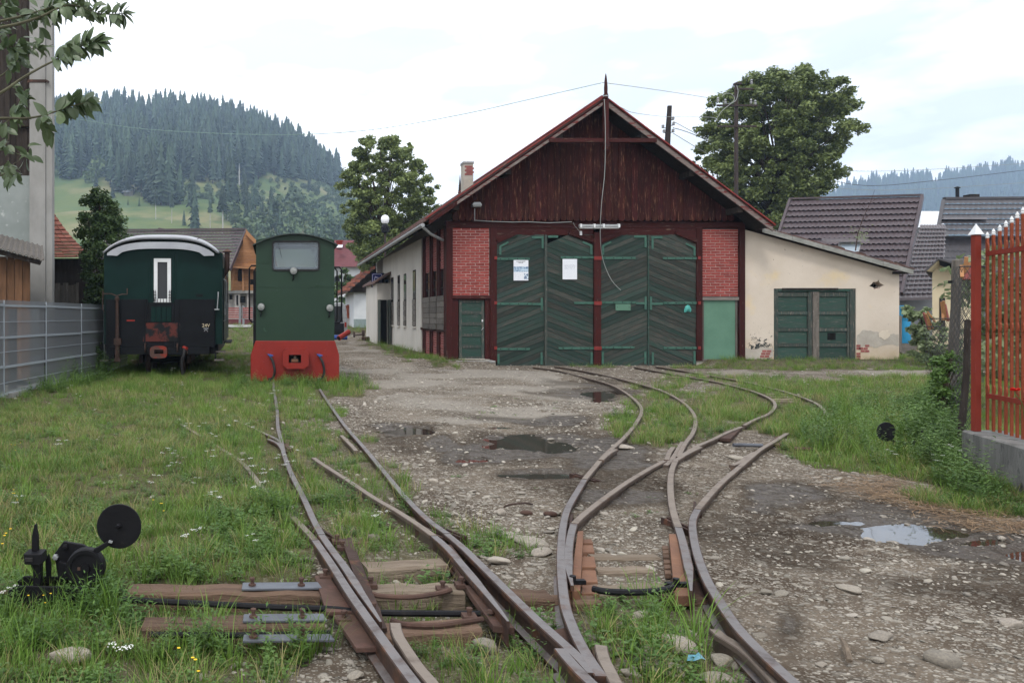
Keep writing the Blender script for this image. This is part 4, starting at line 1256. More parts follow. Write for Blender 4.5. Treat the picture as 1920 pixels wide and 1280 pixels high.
# plaster with stained foot and splashes
def annex_plaster():
    m = mat('annex_plaster', (.56, .49, .415), (.50, .43, .355), 1.1, rough=.9, bump=.35, bump_scale=12, offs=False)
    nt_ = m.node_tree; nd = nt_.nodes; lk = nt_.links
    b = nd['Principled BSDF']; col = b.inputs['Base Color'].links[0].from_socket
    tc_ = nd.new('ShaderNodeTexCoord'); sp = nd.new('ShaderNodeSeparateXYZ'); lk.new(tc_.outputs['Object'], sp.inputs[0])
    n_ = _noise(nt_, tc_.outputs['Object'], 2.2, 7, .7)
    z = _math(nt_, 'ADD', sp.outputs[2], _math(nt_, 'MULTIPLY', _math(nt_, 'SUBTRACT', n_, .5), -1.1))
    col = _mixc(nt_, col, (.46, .36, .24), _math(nt_, 'MULTIPLY', _ramp(nt_, z, .75, .2), .8))
    # grey splashes of tar at the left foot
    n2 = _noise(nt_, tc_.outputs['Object'], 8, 8, .75, .6)
    dx = _math(nt_, 'ABSOLUTE', _math(nt_, 'SUBTRACT', sp.outputs[0], fx(1424) - 15))
    fall = _math(nt_, 'MULTIPLY', _ramp(nt_, dx, .62, .1), _ramp(nt_, sp.outputs[2], 1.5, .5))
    lvl = _math(nt_, 'ADD', n2, _math(nt_, 'MULTIPLY', fall, .17))
    col = _mixc(nt_, col, (.035, .04, .04), _ramp(nt_, lvl, .655, .69))
    n3 = _noise(nt_, tc_.outputs['Object'], 11, 6, .7)
    col = _mixc(nt_, col, (.22, .2, .17), _math(nt_, 'MULTIPLY', _ramp(nt_, n3, .68, .72), .7))
    # thin hairline stains near the eaves
    n5 = _noise(nt_, tc_.outputs['Object'], 1.3, 4, .5)
    col = _mixc(nt_, col, (.60, .47, .26), _math(nt_, 'MULTIPLY', _ramp(nt_, n5, .60, .70), .5))
    lk.new(col, b.inputs['Base Color'])
    return m
AP = annex_plaster()
outer = [(x0, -.1), (dx0, -.1), (dx0, dzt), (dx1, dzt), (dx1, -.1), (x1, -.1), (x1, az(x1) - .05), (x0, az(x0) - .05)]
wall_with_holes(outer, [hp], ay_, .28, AP, annex, 'wall')
MB().box(hx0 - .1, hx1 + .1, ay_ + .30, ay_ + .34, hz0 - .1, hz1 + .1).build('hole_backing', M['darkgap'], annex)
for k in range(4):
    MB().box(hx0 + .1 + k * .09, hx0 + .18 + k * .09, ay_ + .05, ay_ + .2, hz0 + .02, hz0 + .05 + rnd.uniform(0, .03)).build('brick', M['brick_side'], annex)
# broken render at the right foot: bare patch standing a little proud, bricks in it
def patch(pts_, m, nm, d=.004):
    q_ = []
    for i in range(len(pts_)):
        a, b_ = pts_[i], pts_[(i + 1) % len(pts_)]
        for k in range(5):
            q_.append((a[0] + (b_[0] - a[0]) * k / 5 + rnd.uniform(-1, 1) * (k > 0), a[1] + (b_[1] - a[1]) * k / 5 + rnd.uniform(-1.3, 1.3) * (k > 0)))
    pts_ = [(min(p_[0], 1684.6), p_[1]) for p_ in q_]
    MB().prism([(fx(a), ay_ - d, fz(b_)) for a, b_ in pts_], (0, d - .001, 0)).build(nm, M[m], annex)
patch([(1606, 628), (1618, 618), (1640, 622), (1660, 627), (1684, 626), (1684.6, 648), (1664, 646), (1640, 652), (1626, 648), (1612, 652), (1606, 645)], 'barewall', 'bare_render')
patch([(1648, 622), (1664, 619), (1668, 630), (1656, 637), (1646, 630)], 'plaster', 'render_flake', .012)
patch([(1396, 651), (1410, 655), (1430, 650), (1448, 652), (1449, 668), (1430, 672), (1396, 674)], 'barewall', 'bare_render')
for r_ in range(6):
    for c_ in range(3):
        if rnd.random() < .35: continue
        px = 1604 + c_ * 8.5 - (r_ % 2) * 3; py = 646 + r_ * 5
        if px < 1604.5: px = 1604.5
        MB().box(fx(px), fx(px + 7.5), ay_ - .012, ay_ - .0062, fz(py + 4), fz(py)).build('brick', M['brick_side'], annex)
for r_ in range(3):
    for c_ in range(2):
        px = 1428 + c_ * 9 - r_ * 2; py = 656 + r_ * 5
        MB().box(fx(px), fx(px + 8), ay_ - .012, ay_ - .0062, fz(py + 4), fz(py)).build('brick', M['brick_side'], annex)
MB().box(x1 - .28, x1, ay_ + .28, 31, -.1, az(x1) - .05).build('wall', AP, annex)
MB().box(x0, x1, 31, 31.2, -.1, az(x1) - .05).build('wall', AP, annex)
# annex roof
NR = 12
for k in range(NR):
    a = 13.42 + (17.62 - 13.42) * k / NR; b_ = 13.42 + (17.62 - 13.42) * (k + 1) / NR
    j0, j1 = rnd.uniform(-.012, .012), rnd.uniform(-.012, .012)
    MB().prism([(a, FD - .3, az(a) + j0 + .07), (b_ - .01, FD - .3, az(b_) + j1 + .07), (b_ - .01, FD - .3, az(b_) + j1 + .10), (a, FD - .3, az(a) + j0 + .10)], (0, 9.2, 0)).build('roof_sheet', M['oldroof'], annex)
for k in range(5):
    a = 13.40 + 4.15 * k / 5; b_ = 13.40 + 4.15 * (k + 1) / 5
    MB().prism([(a, FD - .33, az(a) - .07), (b_ - .008, FD - .33, az(b_) - .07), (b_ - .008, FD - .33, az(b_) + .055), (a, FD - .33, az(a) + .055)], (0, .03, 0)).build('verge_board', M['slate_edge'], annex)
MB().box(17.2, 17.58, FD - .25, 31, az(17.4) - .09, az(17.4) - .03).build('eaves_board', M['dark_wood'], annex)
for px, py in ((1650, 486), (1672, 492), (1600, 468), (1560, 459)):
    xx = fx(px, FD - .1)
    MB().prism([(xx, FD - .2, az(xx) + .10), (xx + .3, FD - .2, az(xx + .3) + .10), (xx + .28, FD - .2, az(xx + .28) + .16), (xx + .05, FD - .2, az(xx) + .15)], (0, .5, 0)).build('loose_sheet', M['rust'], annex)
# annex double door
dd = thing_d = MB().box(dx0, dx1, ay_ + .09, ay_ + .12, fz(676), dzt).build('door', M['darkgreenwood'], annex)
def dbox(px0, px1, py0, py1, d, m, nm): return MB().box(fx(px0), fx(px1), ay_ + d, ay_ + .09, fz(py1), fz(py0)).build(nm, M[m], dd, bevel=.004)
dbox(1450, 1459, 541, 676, .02, 'doorstile', 'frame_post'); dbox(1594, 1604, 541, 676, .02, 'doorstile', 'frame_post')
dbox(1459.3, 1593.7, 541, 546, .015, 'darkgreenwood', 'door_head')
dbox(1516, 1523.5, 547, 676, .03, 'doorstile', 'stile'); dbox(1523.8, 1535.5, 547, 676, .005, 'greywood_v', 'middle_post'); dbox(1590, 1593.5, 547, 676, .04, 'doorstile', 'stile')
for a, b_ in ((1459.3, 1515.7), (1535.8, 1589.7)):
    for py, h_ in ((548, 8), (584, 6), (615, 6), (644, 6), (671, 5)):
        dbox(a, b_, py, py + h_, .045, 'doorstile', 'rail')
    for py0, py1 in ((556.5, 583.5), (590.5, 614.5), (621.5, 643.5), (650.5, 670.5)):
        dbox(a + 1, b_ - 1, py0, py1, .075, 'darkgreenwood', 'panel')
MB().box(fx(1554), fx(1569), ay_ + .066, ay_ + .074, fz(637), fz(624)).build('broken_hole', M['darkgap'], dd)
MB().box(fx(1466), fx(1570), ay_ - .02, ay_ + .02, fz(543.5), fz(540)).build('broken_lintel', M['dark_wood'], annex)

# things fixed to or hanging on the shed
def poster(px0, px1, py0, py1, label, m):
    o = MB().box(fx(px0), fx(px1), FD - .078, FD - .074, fz(py1), fz(py0)).build('poster', m, None)
    me_ = o.data
    c = Vector((fx((px0 + px1) / 2), FD - .076, fz((py0 + py1) / 2)))
    for v_ in me_.vertices: v_.co -= c
    o.location = c
    return tag(o, label, 'poster')
def paper(name, seed, photo):
    m = bpy.data.materials.new(name); m.use_nodes = True
    nt_ = m.node_tree; nd = nt_.nodes; lk = nt_.links; b = nd['Principled BSDF']
    tc_ = nd.new('ShaderNodeTexCoord'); sp = nd.new('ShaderNodeSeparateXYZ'); lk.new(tc_.outputs['Generated'], sp.inputs[0])
    n_ = _noise(nt_, tc_.outputs['Generated'], 5 + seed, 5, .6)
    col = _mixc(nt_, (.70, .72, .76), (.62, .64, .70), _ramp(nt_, n_, .3, .7))
    z = sp.outputs[2]; x_ = sp.outputs[0]
    def band(s, a, b_): return _math(nt_, 'MULTIPLY', _math(nt_, 'GREATER_THAN', s, a), _math(nt_, 'LESS_THAN', s, b_))
    mp_ = nd.new('ShaderNodeMapping'); mp_.inputs['Scale'].default_value = (14, 1, 34); lk.new(tc_.outputs['Generated'], mp_.inputs[0])
    tx = _noise(nt_, mp_.outputs[0], 1.3, 2, .5)
    if photo:
        n2 = _noise(nt_, tc_.outputs['Generated'], 7, 6, .7, .5)
        pic = _mixc(nt_, (.06, .13, .25), (.5, .62, .72), _ramp(nt_, n2, .38, .6))
        col = _mixc(nt_, col, pic, band(z, .42, .68))
        pic2 = _mixc(nt_, (.07, .12, .22), (.6, .68, .75), _ramp(nt_, n2, .45, .52))
        col = _mixc(nt_, col, pic2, _math(nt_, 'MULTIPLY', band(z, .06, .34), _math(nt_, 'GREATER_THAN', x_, .7)))
        txt = _math(nt_, 'MULTIPLY', _math(nt_, 'MULTIPLY', band(z, .18, .36), band(x_, .08, .6)), _math(nt_, 'GREATER_THAN', tx, .62))
    else:
        txt = _math(nt_, 'MULTIPLY', _math(nt_, 'MULTIPLY', band(z, .5, .72), band(x_, .12, .88)), _math(nt_, 'GREATER_THAN', tx, .56))
        t2 = _math(nt_, 'MULTIPLY', _math(nt_, 'MULTIPLY', band(z, .12, .45), band(x_, .1, .9)), _math(nt_, 'GREATER_THAN', tx, .64))
        txt = _math(nt_, 'MAXIMUM', txt, _math(nt_, 'MULTIPLY', t2, .6))
    col = _mixc(nt_, col, (.12, .14, .2), _math(nt_, 'MULTIPLY', txt, .75))
    lk.new(col, b.inputs['Base Color']); b.inputs['Roughness'].default_value = .6
    return m
p1 = poster(961.5, 989, 488, 526, 'white paper poster with a blue photograph on the leftmost gate leaf', paper('poster_print', 0, True))
p2 = poster(1053, 1080, 486, 524, 'plain white faded notice on the second gate leaf', paper('notice_print', 3, False))
mb = MB()
for a, b_, z_ in ((-.13, .13, .245), (-.075, .075, .212)):
    for j in range(int((b_ - a) / .017)):
        mb.box(a + j * .017, a + j * .017 + rnd.uniform(.009, .015), -.0035, -.0025, z_ - .009, z_ + rnd.uniform(.006, .011))
mb.build('heading', M['black'], p1, world=False)
def wall_thing(name, label, cat, px, py, D=FD - .1): return thing(name, P(px, py, D), label, cat)
t = wall_thing('name_plate', 'blank light green board screwed below the strap on the third gate leaf', 'plate', 1166, 576)
MB().box(fx(1152), fx(1180), FD - .082, FD - .07, fz(582), fz(570)).build('plate', M['greenpanel'], t, bevel=.003)
for px in (1155, 1177):
    MB().lathe([(.01, -.006), (.01, 0)], (fx(px), FD - .082, fz(576)), 'Y', 6).build('screw', M['black'], t)
# turquoise rag
mb = MB()
pts_ = [(1280, 583), (1282, 575), (1287, 571), (1291, 573), (1294, 580), (1293, 585), (1287, 584), (1281, 586)]
c = Vector((fx(1287), FD - .12, fz(579)))
q = [Vector((fx(a), FD - .07, fz(b_))) for a, b_ in pts_]
mb.add([c] + q, [(0, 1 + i, 1 + (i + 1) % len(q)) for i in range(len(q))] + [tuple(range(len(q), 0, -1))])
tag(mb.build('rag', mat('turquoise_cloth', (.10, .38, .33), (.05, .24, .22), 20, rough=.8, bump=.5)), 'crumpled turquoise rag stuck on the rightmost gate leaf', 'rag')
# strip light under the gable boards, cables, switch box
t = wall_thing('strip_light', 'long grey strip light fitting above the middle post of the gates', 'light fitting', 1116, 426)
MB().box(fx(1079), fx(1155), FD - .30, FD - .2, fz(428), fz(423)).build('housing', M['galv'], t, bevel=.01)
MB().tube([(fx(1081), FD - .25, fz(429.2)), (fx(1153), FD - .25, fz(429.2))], .018, 8).build('tube', M['globe'], t)
for px in (1082, 1107, 1124, 1152):
    MB().box(fx(px - 1.5), fx(px + 1.5), FD - .31, FD - .19, fz(429), fz(422)).build('clip', M['whitepaint'], t)
MB().box(fx(1100), fx(1103), FD - .2, FD - .06, fz(424), fz(422)).build('bracket', M['galv'], t)
MB().box(fx(1134), fx(1137), FD - .2, FD - .06, fz(424), fz(422)).build('bracket', M['galv'], t)
t = wall_thing('switch_box', 'tiny white switch box hanging below the strip light', 'switch', 1086, 438)
MB().box(fx(1084), fx(1088), FD - .14, FD - .08, fz(442), fz(434)).build('box', M['whitepaint'], t, bevel=.004)
MB().tube([P(1086, 434, FD - .1), P(1082, 428, FD - .12), P(1078, 424, FD - .12), P(1075, 418, FD - .17)], .006, 5).build('lead', M['wire'], t)
t = wall_thing('floodlight', 'grey floodlight on a thin bracket at the left of the gable', 'floodlight', 889, 386)
MB().prism([(fx(880), FD - .34, fz(387)), (fx(883), FD - .34, fz(382)), (fx(895), FD - .34, fz(382)), (fx(898), FD - .34, fz(387)), (fx(896), FD - .34, fz(391)), (fx(882), FD - .34, fz(391))], (0, .16, 0)).build('lamp_head', M['galv'], t, bevel=.008)
MB().box(fx(882), fx(896), FD - .36, FD - .342, fz(390.5), fz(387)).build('lens', M['lens'], t)
MB().tube([P(890, 391, FD - .26), P(890, 414, FD - .2)], .012, 6).build('bracket', M['galv'], t)
pth = [P(889, 413, FD - .185), P(915, 415, FD - .185), P(960, 416.5, FD - .185), P(990, 416, FD - .185), P(1030, 418, FD - .185), P(1072, 416, FD - .185)]
tag(MB().tube(pth, .009, 5).build('light_cable', M['wire']), 'thin pale cable clipped along the lower edge of the gable boards', 'cable')
pth = [P(1133, 186, RD - .2), P(1135, 240, RD - .2), P(1134, 320, RD - .15), P(1128, 380, RD - .1), P(1125.5, 425, RD + .1), P(1126, 455, RD + .3), P(1129, 480, RD + .5), P(1136, 503, FD - .15), P(1148, 527, FD - .12), P(1164, 544, FD - .1)]
def smooth_path(p, n=4):
    out = []
    for i in range(len(p) - 1):
        a, b_, c, d = p[max(i - 1, 0)], p[i], p[i + 1], p[min(i + 2, len(p) - 1)]
        for k in range(n):
            t_ = k / n
            out.append(.5 * ((2 * b_) + (c - a) * t_ + (2 * a - 5 * b_ + 4 * c - d) * t_ ** 2 + (3 * b_ - a - 3 * c + d) * t_ ** 3))
    out.append(p[-1]); return out
tag(MB().tube(smooth_path(pth), .0085, 6).build('loose_cable', M['wire']), 'loose pale cable hanging from the gable peak down across the third gate leaf', 'cable')
# ------------------------------------------------------------------ locomotive
LD = 16.6
def lx(px, D=LD): return (px - CX) / F * D
def lz(py, D=LD): return H + (HZ - py) / F * D
lcx = lx(552.5)
loco = thing('locomotive', (lcx, LD + 2, 0), 'small green diesel locomotive with a red front apron, curved roof and three round lamps', 'locomotive')
def LB(nm, m, mb, parent=None, **k): return mb.build(nm, M[m], parent or loco, **k)
CY = LD + .12   # cab front
cx0, cx1 = lx(480, CY), lx(627, CY)
ztop = lz(450, CY)
CL = 2.3
# cab with a window opening
def arc(x0, x1, z0, rise, n=10): return [(x0 + (x1 - x0) * k / n, z0 + rise * (1 - (2 * k / n - 1) ** 2)) for k in range(n + 1)]
zc0 = lz(640, CY)
outer = [(cx0, zc0), (cx1, zc0)] + list(reversed(arc(cx0, cx1, ztop, .10)))
wx0, wx1, wz0, wz1 = lx(511.5, CY), lx(598, CY), lz(506, CY), lz(453, CY)
def rrect(x0, x1, z0, z1, r, n=4):
    o = []
    for cx_, cz_, a0 in ((x1 - r, z0 + r, -90), (x1 - r, z1 - r, 0), (x0 + r, z1 - r, 90), (x0 + r, z0 + r, 180)):
        for k in range(n + 1):
            a = R(a0 + 90 * k / n); o.append((cx_ + r * math.cos(a), cz_ + r * math.sin(a)))
    return o
cabf = wall_with_holes(outer, [rrect(wx0, wx1, wz0, wz1, .05)], CY, .04, M['loco'], loco, 'cab_front')
LB('cab_side', 'loco', MB().box(cx0, cx0 + .04, CY + .04, CY + CL, zc0, ztop))
LB('cab_side', 'loco', MB().box(cx1 - .04, cx1, CY + .04, CY + CL, zc0, ztop))
bk = CY + CL - .04
rw = rrect(lx(514, bk), lx(596, bk), lz(503, bk), lz(459, bk), .05)
wall_with_holes([(cx0 + .04, zc0), (cx1 - .04, zc0), (cx1 - .04, ztop), (cx0 + .04, ztop)], [rw], bk, .04, M['loco'], loco, 'cab_back')
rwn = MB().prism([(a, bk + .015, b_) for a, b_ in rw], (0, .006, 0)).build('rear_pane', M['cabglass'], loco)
LB('cab_floor', 'black', MB().box(cx0 + .04, cx1 - .04, CY + .04, CY + CL - .04, zc0, zc0 + .05))
def ring(poly_o, poly_i, y, d, nm, m, parent):
    n = len(poly_o)
    vs_ = [(a, y, b_) for a, b_ in poly_o] + [(a, y, b_) for a, b_ in poly_i] + [(a, y + d, b_) for a, b_ in poly_o] + [(a, y + d, b_) for a, b_ in poly_i]
    fs = []
    for i in range(n):
        j = (i + 1) % n
        fs += [(i, j, n + j, n + i), (2 * n + i, 3 * n + i, 3 * n + j, 2 * n + j), (i, 2 * n + i, 2 * n + j, j), (n + i, n + j, 3 * n + j, 3 * n + i)]
    return MB().add(vs_, fs).build(nm, M[m], parent)
wn = ring(rrect(wx0 - .02, wx1 + .02, wz0 - .02, wz1 + .02, .07), rrect(wx0 + .012, wx1 - .012, wz0 + .012, wz1 - .012, .045), CY - .022, .04, 'window', 'blackrubber', loco)
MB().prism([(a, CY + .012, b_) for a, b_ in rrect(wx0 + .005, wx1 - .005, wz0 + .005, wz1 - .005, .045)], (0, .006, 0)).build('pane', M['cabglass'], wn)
ring(rw, rrect(lx(516, bk), lx(594, bk), lz(501, bk), lz(461, bk), .04), bk - .02, .018, 'inner_frame', 'galv', rwn)
MB().bar((lx(522), CY - .006, lz(455)), (lx(528), CY - .006, lz(482)), .008, .008).build('wiper', M['black'], wn)
# roof: thin curved shell overhanging
def curved_roof(x0, x1, z0, rise, y0, y1, th, n=14):
    a = arc(x0, x1, z0, rise, n)
    b_ = [(p[0], p[1] + th) for p in a]
    return MB().prism([(p[0], y0, p[1]) for p in a + list(reversed(b_))], (0, y1 - y0, 0))
LB('roof', 'locoroof', curved_roof(lx(474, CY), lx(633, CY), lz(461, CY), .235, CY - .10, CY + CL + .1, .022))
LB('seam', 'loco', MB().box(cx0 + .002, cx1 - .002, CY - .006, CY - .001, lz(538), lz(536.5)))
LB('seam', 'loco', MB().box(cx0 + .002, wx0 - .06, CY - .006, CY - .001, lz(493), lz(491.5)))
LB('seam', 'loco', MB().box(wx1 + .06, cx1 - .002, CY - .006, CY - .001, lz(495), lz(493.5)))
# red apron
RY = LD
ap = [(lx(479), lz(639)), (lx(628), lz(639)), (lx(636), lz(665)), (lx(636), lz(715)), (lx(470), lz(715)), (lx(470), lz(665))]
LB('apron', 'locored', MB().prism([(a, RY, b_) for a, b_ in ap], (0, .12, 0)), bevel=.012)
rv = []
for (px, dy) in ((491, 0), (495, 10), (491.5, 21), (495, 33), (491, 45), (495, 56)): rv.append((px, 646 + dy))
for (px, dy) in ((613, 0), (609.5, 10), (613, 21), (609, 33), (613, 45), (609, 56)): rv.append((px, 646 + dy))
for px in (513, 552, 575, 591): rv.append((px, 711))
for px, py in rv:
    MB().lathe([(.014, 0), (.012, -.007), (.004, -.011)], (lx(px), RY, lz(py)), 'Y', 8).build('rivet', M['locored'], loco, smooth=True)
# coupling box
bx = [(lx(536), lz(653)), (lx(572), lz(653)), (lx(578), lz(660)), (lx(578), lz(683)), (lx(570), lz(690)), (lx(538), lz(690)), (lx(530), lz(683)), (lx(530), lz(660))]
cpl = wall_with_holes(bx, [[(lx(541), lz(664)), (lx(564), lz(664)), (lx(564), lz(679)), (lx(541), lz(679))]], RY - .22, .2, M['locored'], loco, 'coupling_box')
MB().box(lx(541), lx(564), RY - .04, RY - .012, lz(679), lz(664)).build('mouth', M['darkgap'], cpl)
MB().box(lx(546), lx(559), RY - .15, RY - .05, lz(678), lz(672)).build('coupling_pin', M['orangeplate'], cpl, bevel=.01)
MB().lathe([(.03, 0), (.03, -.03)], (lx(553), RY - .08, lz(669)), 'Y', 8).build('pin_head', M['sleeper_pale'], cpl)
# hoses with blue valves
for px in (507, 599):
    s = 1
    hose = LB('brake_hose', 'blackrubber', MB().tube(smooth_path([Vector((lx(px), RY - .07, lz(668))), Vector((lx(px + 5), RY - .13, lz(678))), Vector((lx(px + 8), RY - .15, lz(693))), Vector((lx(px + 6), RY - .12, lz(705))), Vector((lx(px - 1), RY - .08, lz(712)))]), .026, 8), smooth=True)
    MB().tube([(lx(px), RY - .0, lz(666)), (lx(px), RY - .1, lz(666))], .026, 8).build('valve', M['bluepaint'], hose)
    MB().tube([(lx(px - 5), RY - .09, lz(664)), (lx(px + 5), RY - .09, lz(666.5))], .016, 6).build('valve_lever', M['bluepaint'], hose)
    MB().tube([(lx(px - 9), RY - .08, lz(660)), (lx(px - 2), RY - .07, lz(668))], .006, 5).build('chain', M['rust'], hose)
    MB().box(lx(px - 4), lx(px), RY - .1, RY, lz(716), lz(708)).build('hose_clip', M['black'], hose)
# lamps
for px, py in ((550.5, 507.5), (489.5, 575), (618.5, 577)):
    c = (lx(px), CY, lz(py))
    lm = MB().lathe([(.05, -.02), (.075, -.04), (.078, -.10), (.07, -.115)], c, 'Y', 20).build('headlight', M['chrome'], loco, smooth=True)
    MB().lathe([(.066, -.112), (.05, -.125), (.01, -.132)], c, 'Y', 20).build('lens', M['lens'], lm, smooth=True)
    MB().tube([(c[0], CY - .02, c[2] - .07), (c[0], CY - .03, c[2] - .16), (c[0] - .02, CY - .005, c[2] - .2)], .012, 6).build('stalk', M['black'], lm)
for px, py in ((588, 538), (577, 544), (519, 544), (594, 533)):
    MB().lathe([(.012, 0), (.008, -.01)], (lx(px), CY, lz(py)), 'Y', 6).build('rivet', M['loco'], loco)
# handrails and side platforms
def rail_loop(px_out, px_in, py0, py1, D, nm='handrail', r=.018):
    s = 1 if px_out > px_in else -1
    p = [Vector((lx(px_in, D), D, lz(py0, D))), Vector((lx(px_out - 4 * s, D), D, lz(py0, D))), Vector((lx(px_out, D), D, lz(py0 + 5, D))), Vector((lx(px_out, D), D, lz(py1 - 5, D))), Vector((lx(px_out - 4 * s, D), D, lz(py1, D))), Vector((lx(px_in, D), D, lz(py1, D)))]
    return LB(nm, 'black', MB().tube(p, r, 8), smooth=True)
rail_loop(467.5, 482, 498, 603, CY + .35); rail_loop(478, 485, 500, 603, CY + 1.4, r=.016)
rail_loop(640.5, 625, 501, 605, CY + .35); rail_loop(632, 624, 503, 605, CY + 1.0, r=.016)
LB('side_panel', 'black', MB().box(lx(474, CY), cx0 - .003, CY + .3, CY + 1.9, .28, lz(506)))
LB('side_box', 'black', MB().box(lx(466, CY), lx(479, CY), CY + 1.2, CY + 1.5, lz(528), lz(518)))
LB('frame', 'black', MB().box(cx0 + .1, cx1 - .1, LD + .12, LD + 3.6, .30, .62))
LB('hood', 'loco', MB().box(cx0 + .25, cx1 - .25, CY + CL + .0, CY + CL + 1.5, .62, 1.75), bevel=.05)
for yk in (LD + .9, LD + 2.5):
    for s in (-1, 1):
        wl = MB().lathe([(.27, -.05), (.30, -.045), (.30, -.03), (.265, -.02), (.265, .05), (.1, .05)], (lcx + s * .40, yk, .335), 'X', 20).build('wheel', M['rustdark'], loco, smooth=True)
    MB().tube([(lcx - .4, yk, .335), (lcx + .4, yk, .335)], .05, 8).build('axle', M['black'], loco)
LB('step', 'black', MB().box(cx0 - .12, cx0 + .02, CY + 1.6, CY + 2.0, .3, .33))
LB('step', 'black', MB().box(cx1 - .02, cx1 + .1, CY + 1.6, CY + 2.0, .3, .33))
LB('buffer_beam', 'locored', MB().box(cx0, cx1, LD + 3.7, LD + 3.8, .3, .8))

# ------------------------------------------------------------------ passenger wagon
WD = 17.9
def wx(px, D=WD): return (px - CX) / F * D
def wz(py, D=WD): return H + (HZ - py) / F * D
wag = thing('railway_carriage', (wx(305), WD, 0), 'old dark green passenger carriage with silver roof and a narrow white framed end window', 'carriage')
def WB(nm, m, mb, parent=None, **k): return mb.build(nm, M[m], parent or wag, **k)
X0, X1 = wx(195), wx(417)
WLy = WD + 6.3
# the end wall (upper), in green, with a door strip and a window opening
zf = wz(560)
zroof = wz(474)
outer = [(X0, zf), (X1, zf)] + list(reversed(arc(X0, X1, zroof, .30)))
wnx0, wnx1, wnz0, wnz1 = wx(290), wx(318.5), wz(565), wz(486)
outer = [(X0, wz(645)), (X1, wz(645))] + list(reversed(arc(X0, X1, zroof, .30)))
wall_with_holes(outer, [[(wnx0, wnz0), (wnx1, wnz0), (wnx1, wnz1), (wnx0, wnz1)]], WD + .05, .06, M['wagon'], wag, 'end_wall')
wf = ring([(wnx0 - .02, wnz0 - .02), (wnx1 + .02, wnz0 - .02), (wnx1 + .02, wnz1 + .02), (wnx0 - .02, wnz1 + .02)], [(wnx0 + .06, wnz0 + .06), (wnx1 - .06, wnz0 + .06), (wnx1 - .06, wnz1 - .06), (wnx0 + .06, wnz1 - .06)], WD + .025, .05, 'window', 'whitepaint', wag)
MB().box(wnx0 + .05, wnx1 - .05, WD + .07, WD + .08, wnz0 + .05, wnz1 - .05).build('pane', M['glass'], wf)
# door posts of the gangway
for px in (279, 327):
    WB('door_post', 'wagon', MB().box(wx(px), wx(px + 2), WD + .03, WD + .047, wz(560), wz(476)))
# black lower plate
WB('end_plate', 'wagonblack', MB().box(wx(199), wx(277), WD + .005, WD + .045, wz(650), wz(561)), bevel=.006)
WB('end_plate', 'wagonblack', MB().box(wx(327), wx(403), WD + .005, WD + .045, wz(650), wz(561)), bevel=.006)
WB('end_plate', 'wagonblack', MB().box(wx(277.3), wx(326.7), WD + .018, WD + .045, wz(650), wz(567)))
for px in (200, 270, 333, 398):
    WB('stiffener', 'wagonblack', MB().box(wx(px), wx(px + 3), WD - .012, WD + .003, wz(650), wz(562)))
for k in range(4):
    px = 283.5 + k * 9.7
    WB('gate_panel', 'wagon', MB().box(wx(px), wx(px + 8.6), WD - .004, WD + .017, wz(603), wz(575)))
for px in (289, 291.5, 318, 320.5):
    WB('grille_bar', 'black', MB().bar((wx(px), WD - .03, wz(565)), (wx(px), WD - .03, wz(544)), .012, .012))
for py in (548, 553, 558):
    WB('grille_bar', 'black', MB().bar((wx(287), WD - .03, wz(py)), (wx(293), WD - .03, wz(py)), .012, .012))
    WB('grille_bar', 'black', MB().bar((wx(316), WD - .03, wz(py)), (wx(322), WD - .03, wz(py)), .012, .012))
for k in range(6):
    px = 290 + k * 5.6
    WB('grille_tooth', 'black', MB().bar((wx(px), WD - .03, wz(567)), (wx(px), WD - .03, wz(560)), .02, .01))
WB('red_patch', 'wagonrust', MB().prism([(wx(a), WD - .002, wz(b_)) for a, b_ in ((268, 640), (274, 605), (336, 605), (340, 612), (330, 640))], (0, .006, 0)))
WB('red_mark', 'redpaint', MB().box(wx(238), wx(253), WD - .004, WD + .003, wz(602), wz(599.5)))
WB('slot', 'wagonblack', MB().box(wx(367), wx(380), WD + .04, WD + .049, wz(556), wz(551)))
# brake column with crank
bc = WB('brake_column', 'rustdark', MB().tube([(wx(222), WD - .1, wz(672)), (wx(222), WD - .1, wz(640)), (wx(221.5), WD - .1, wz(560))], [.06, .045, .032], 8), smooth=True)
MB().lathe([(.05, 0), (.05, .05), (.03, .08)], (wx(221.5), WD - .1, wz(563)), 'Z', 10).build('collar', M['rustdark'], bc)
MB().tube([(wx(196), WD - .1, wz(551)), (wx(210), WD - .1, wz(551)), (wx(221), WD - .1, wz(555)), (wx(230), WD - .1, wz(552)), (wx(240), WD - .1, wz(552)), (wx(240), WD - .1, wz(541))], .013, 6).build('crank', M['rust'], bc)
MB().box(wx(216), wx(229), WD - .16, WD - .02, wz(646), wz(634)).build('bracket', M['rustdark'], bc)
MB().box(wx(217), wx(228), WD - .15, WD - .05, wz(677), wz(671)).build('foot', M['rustdark'], bc)
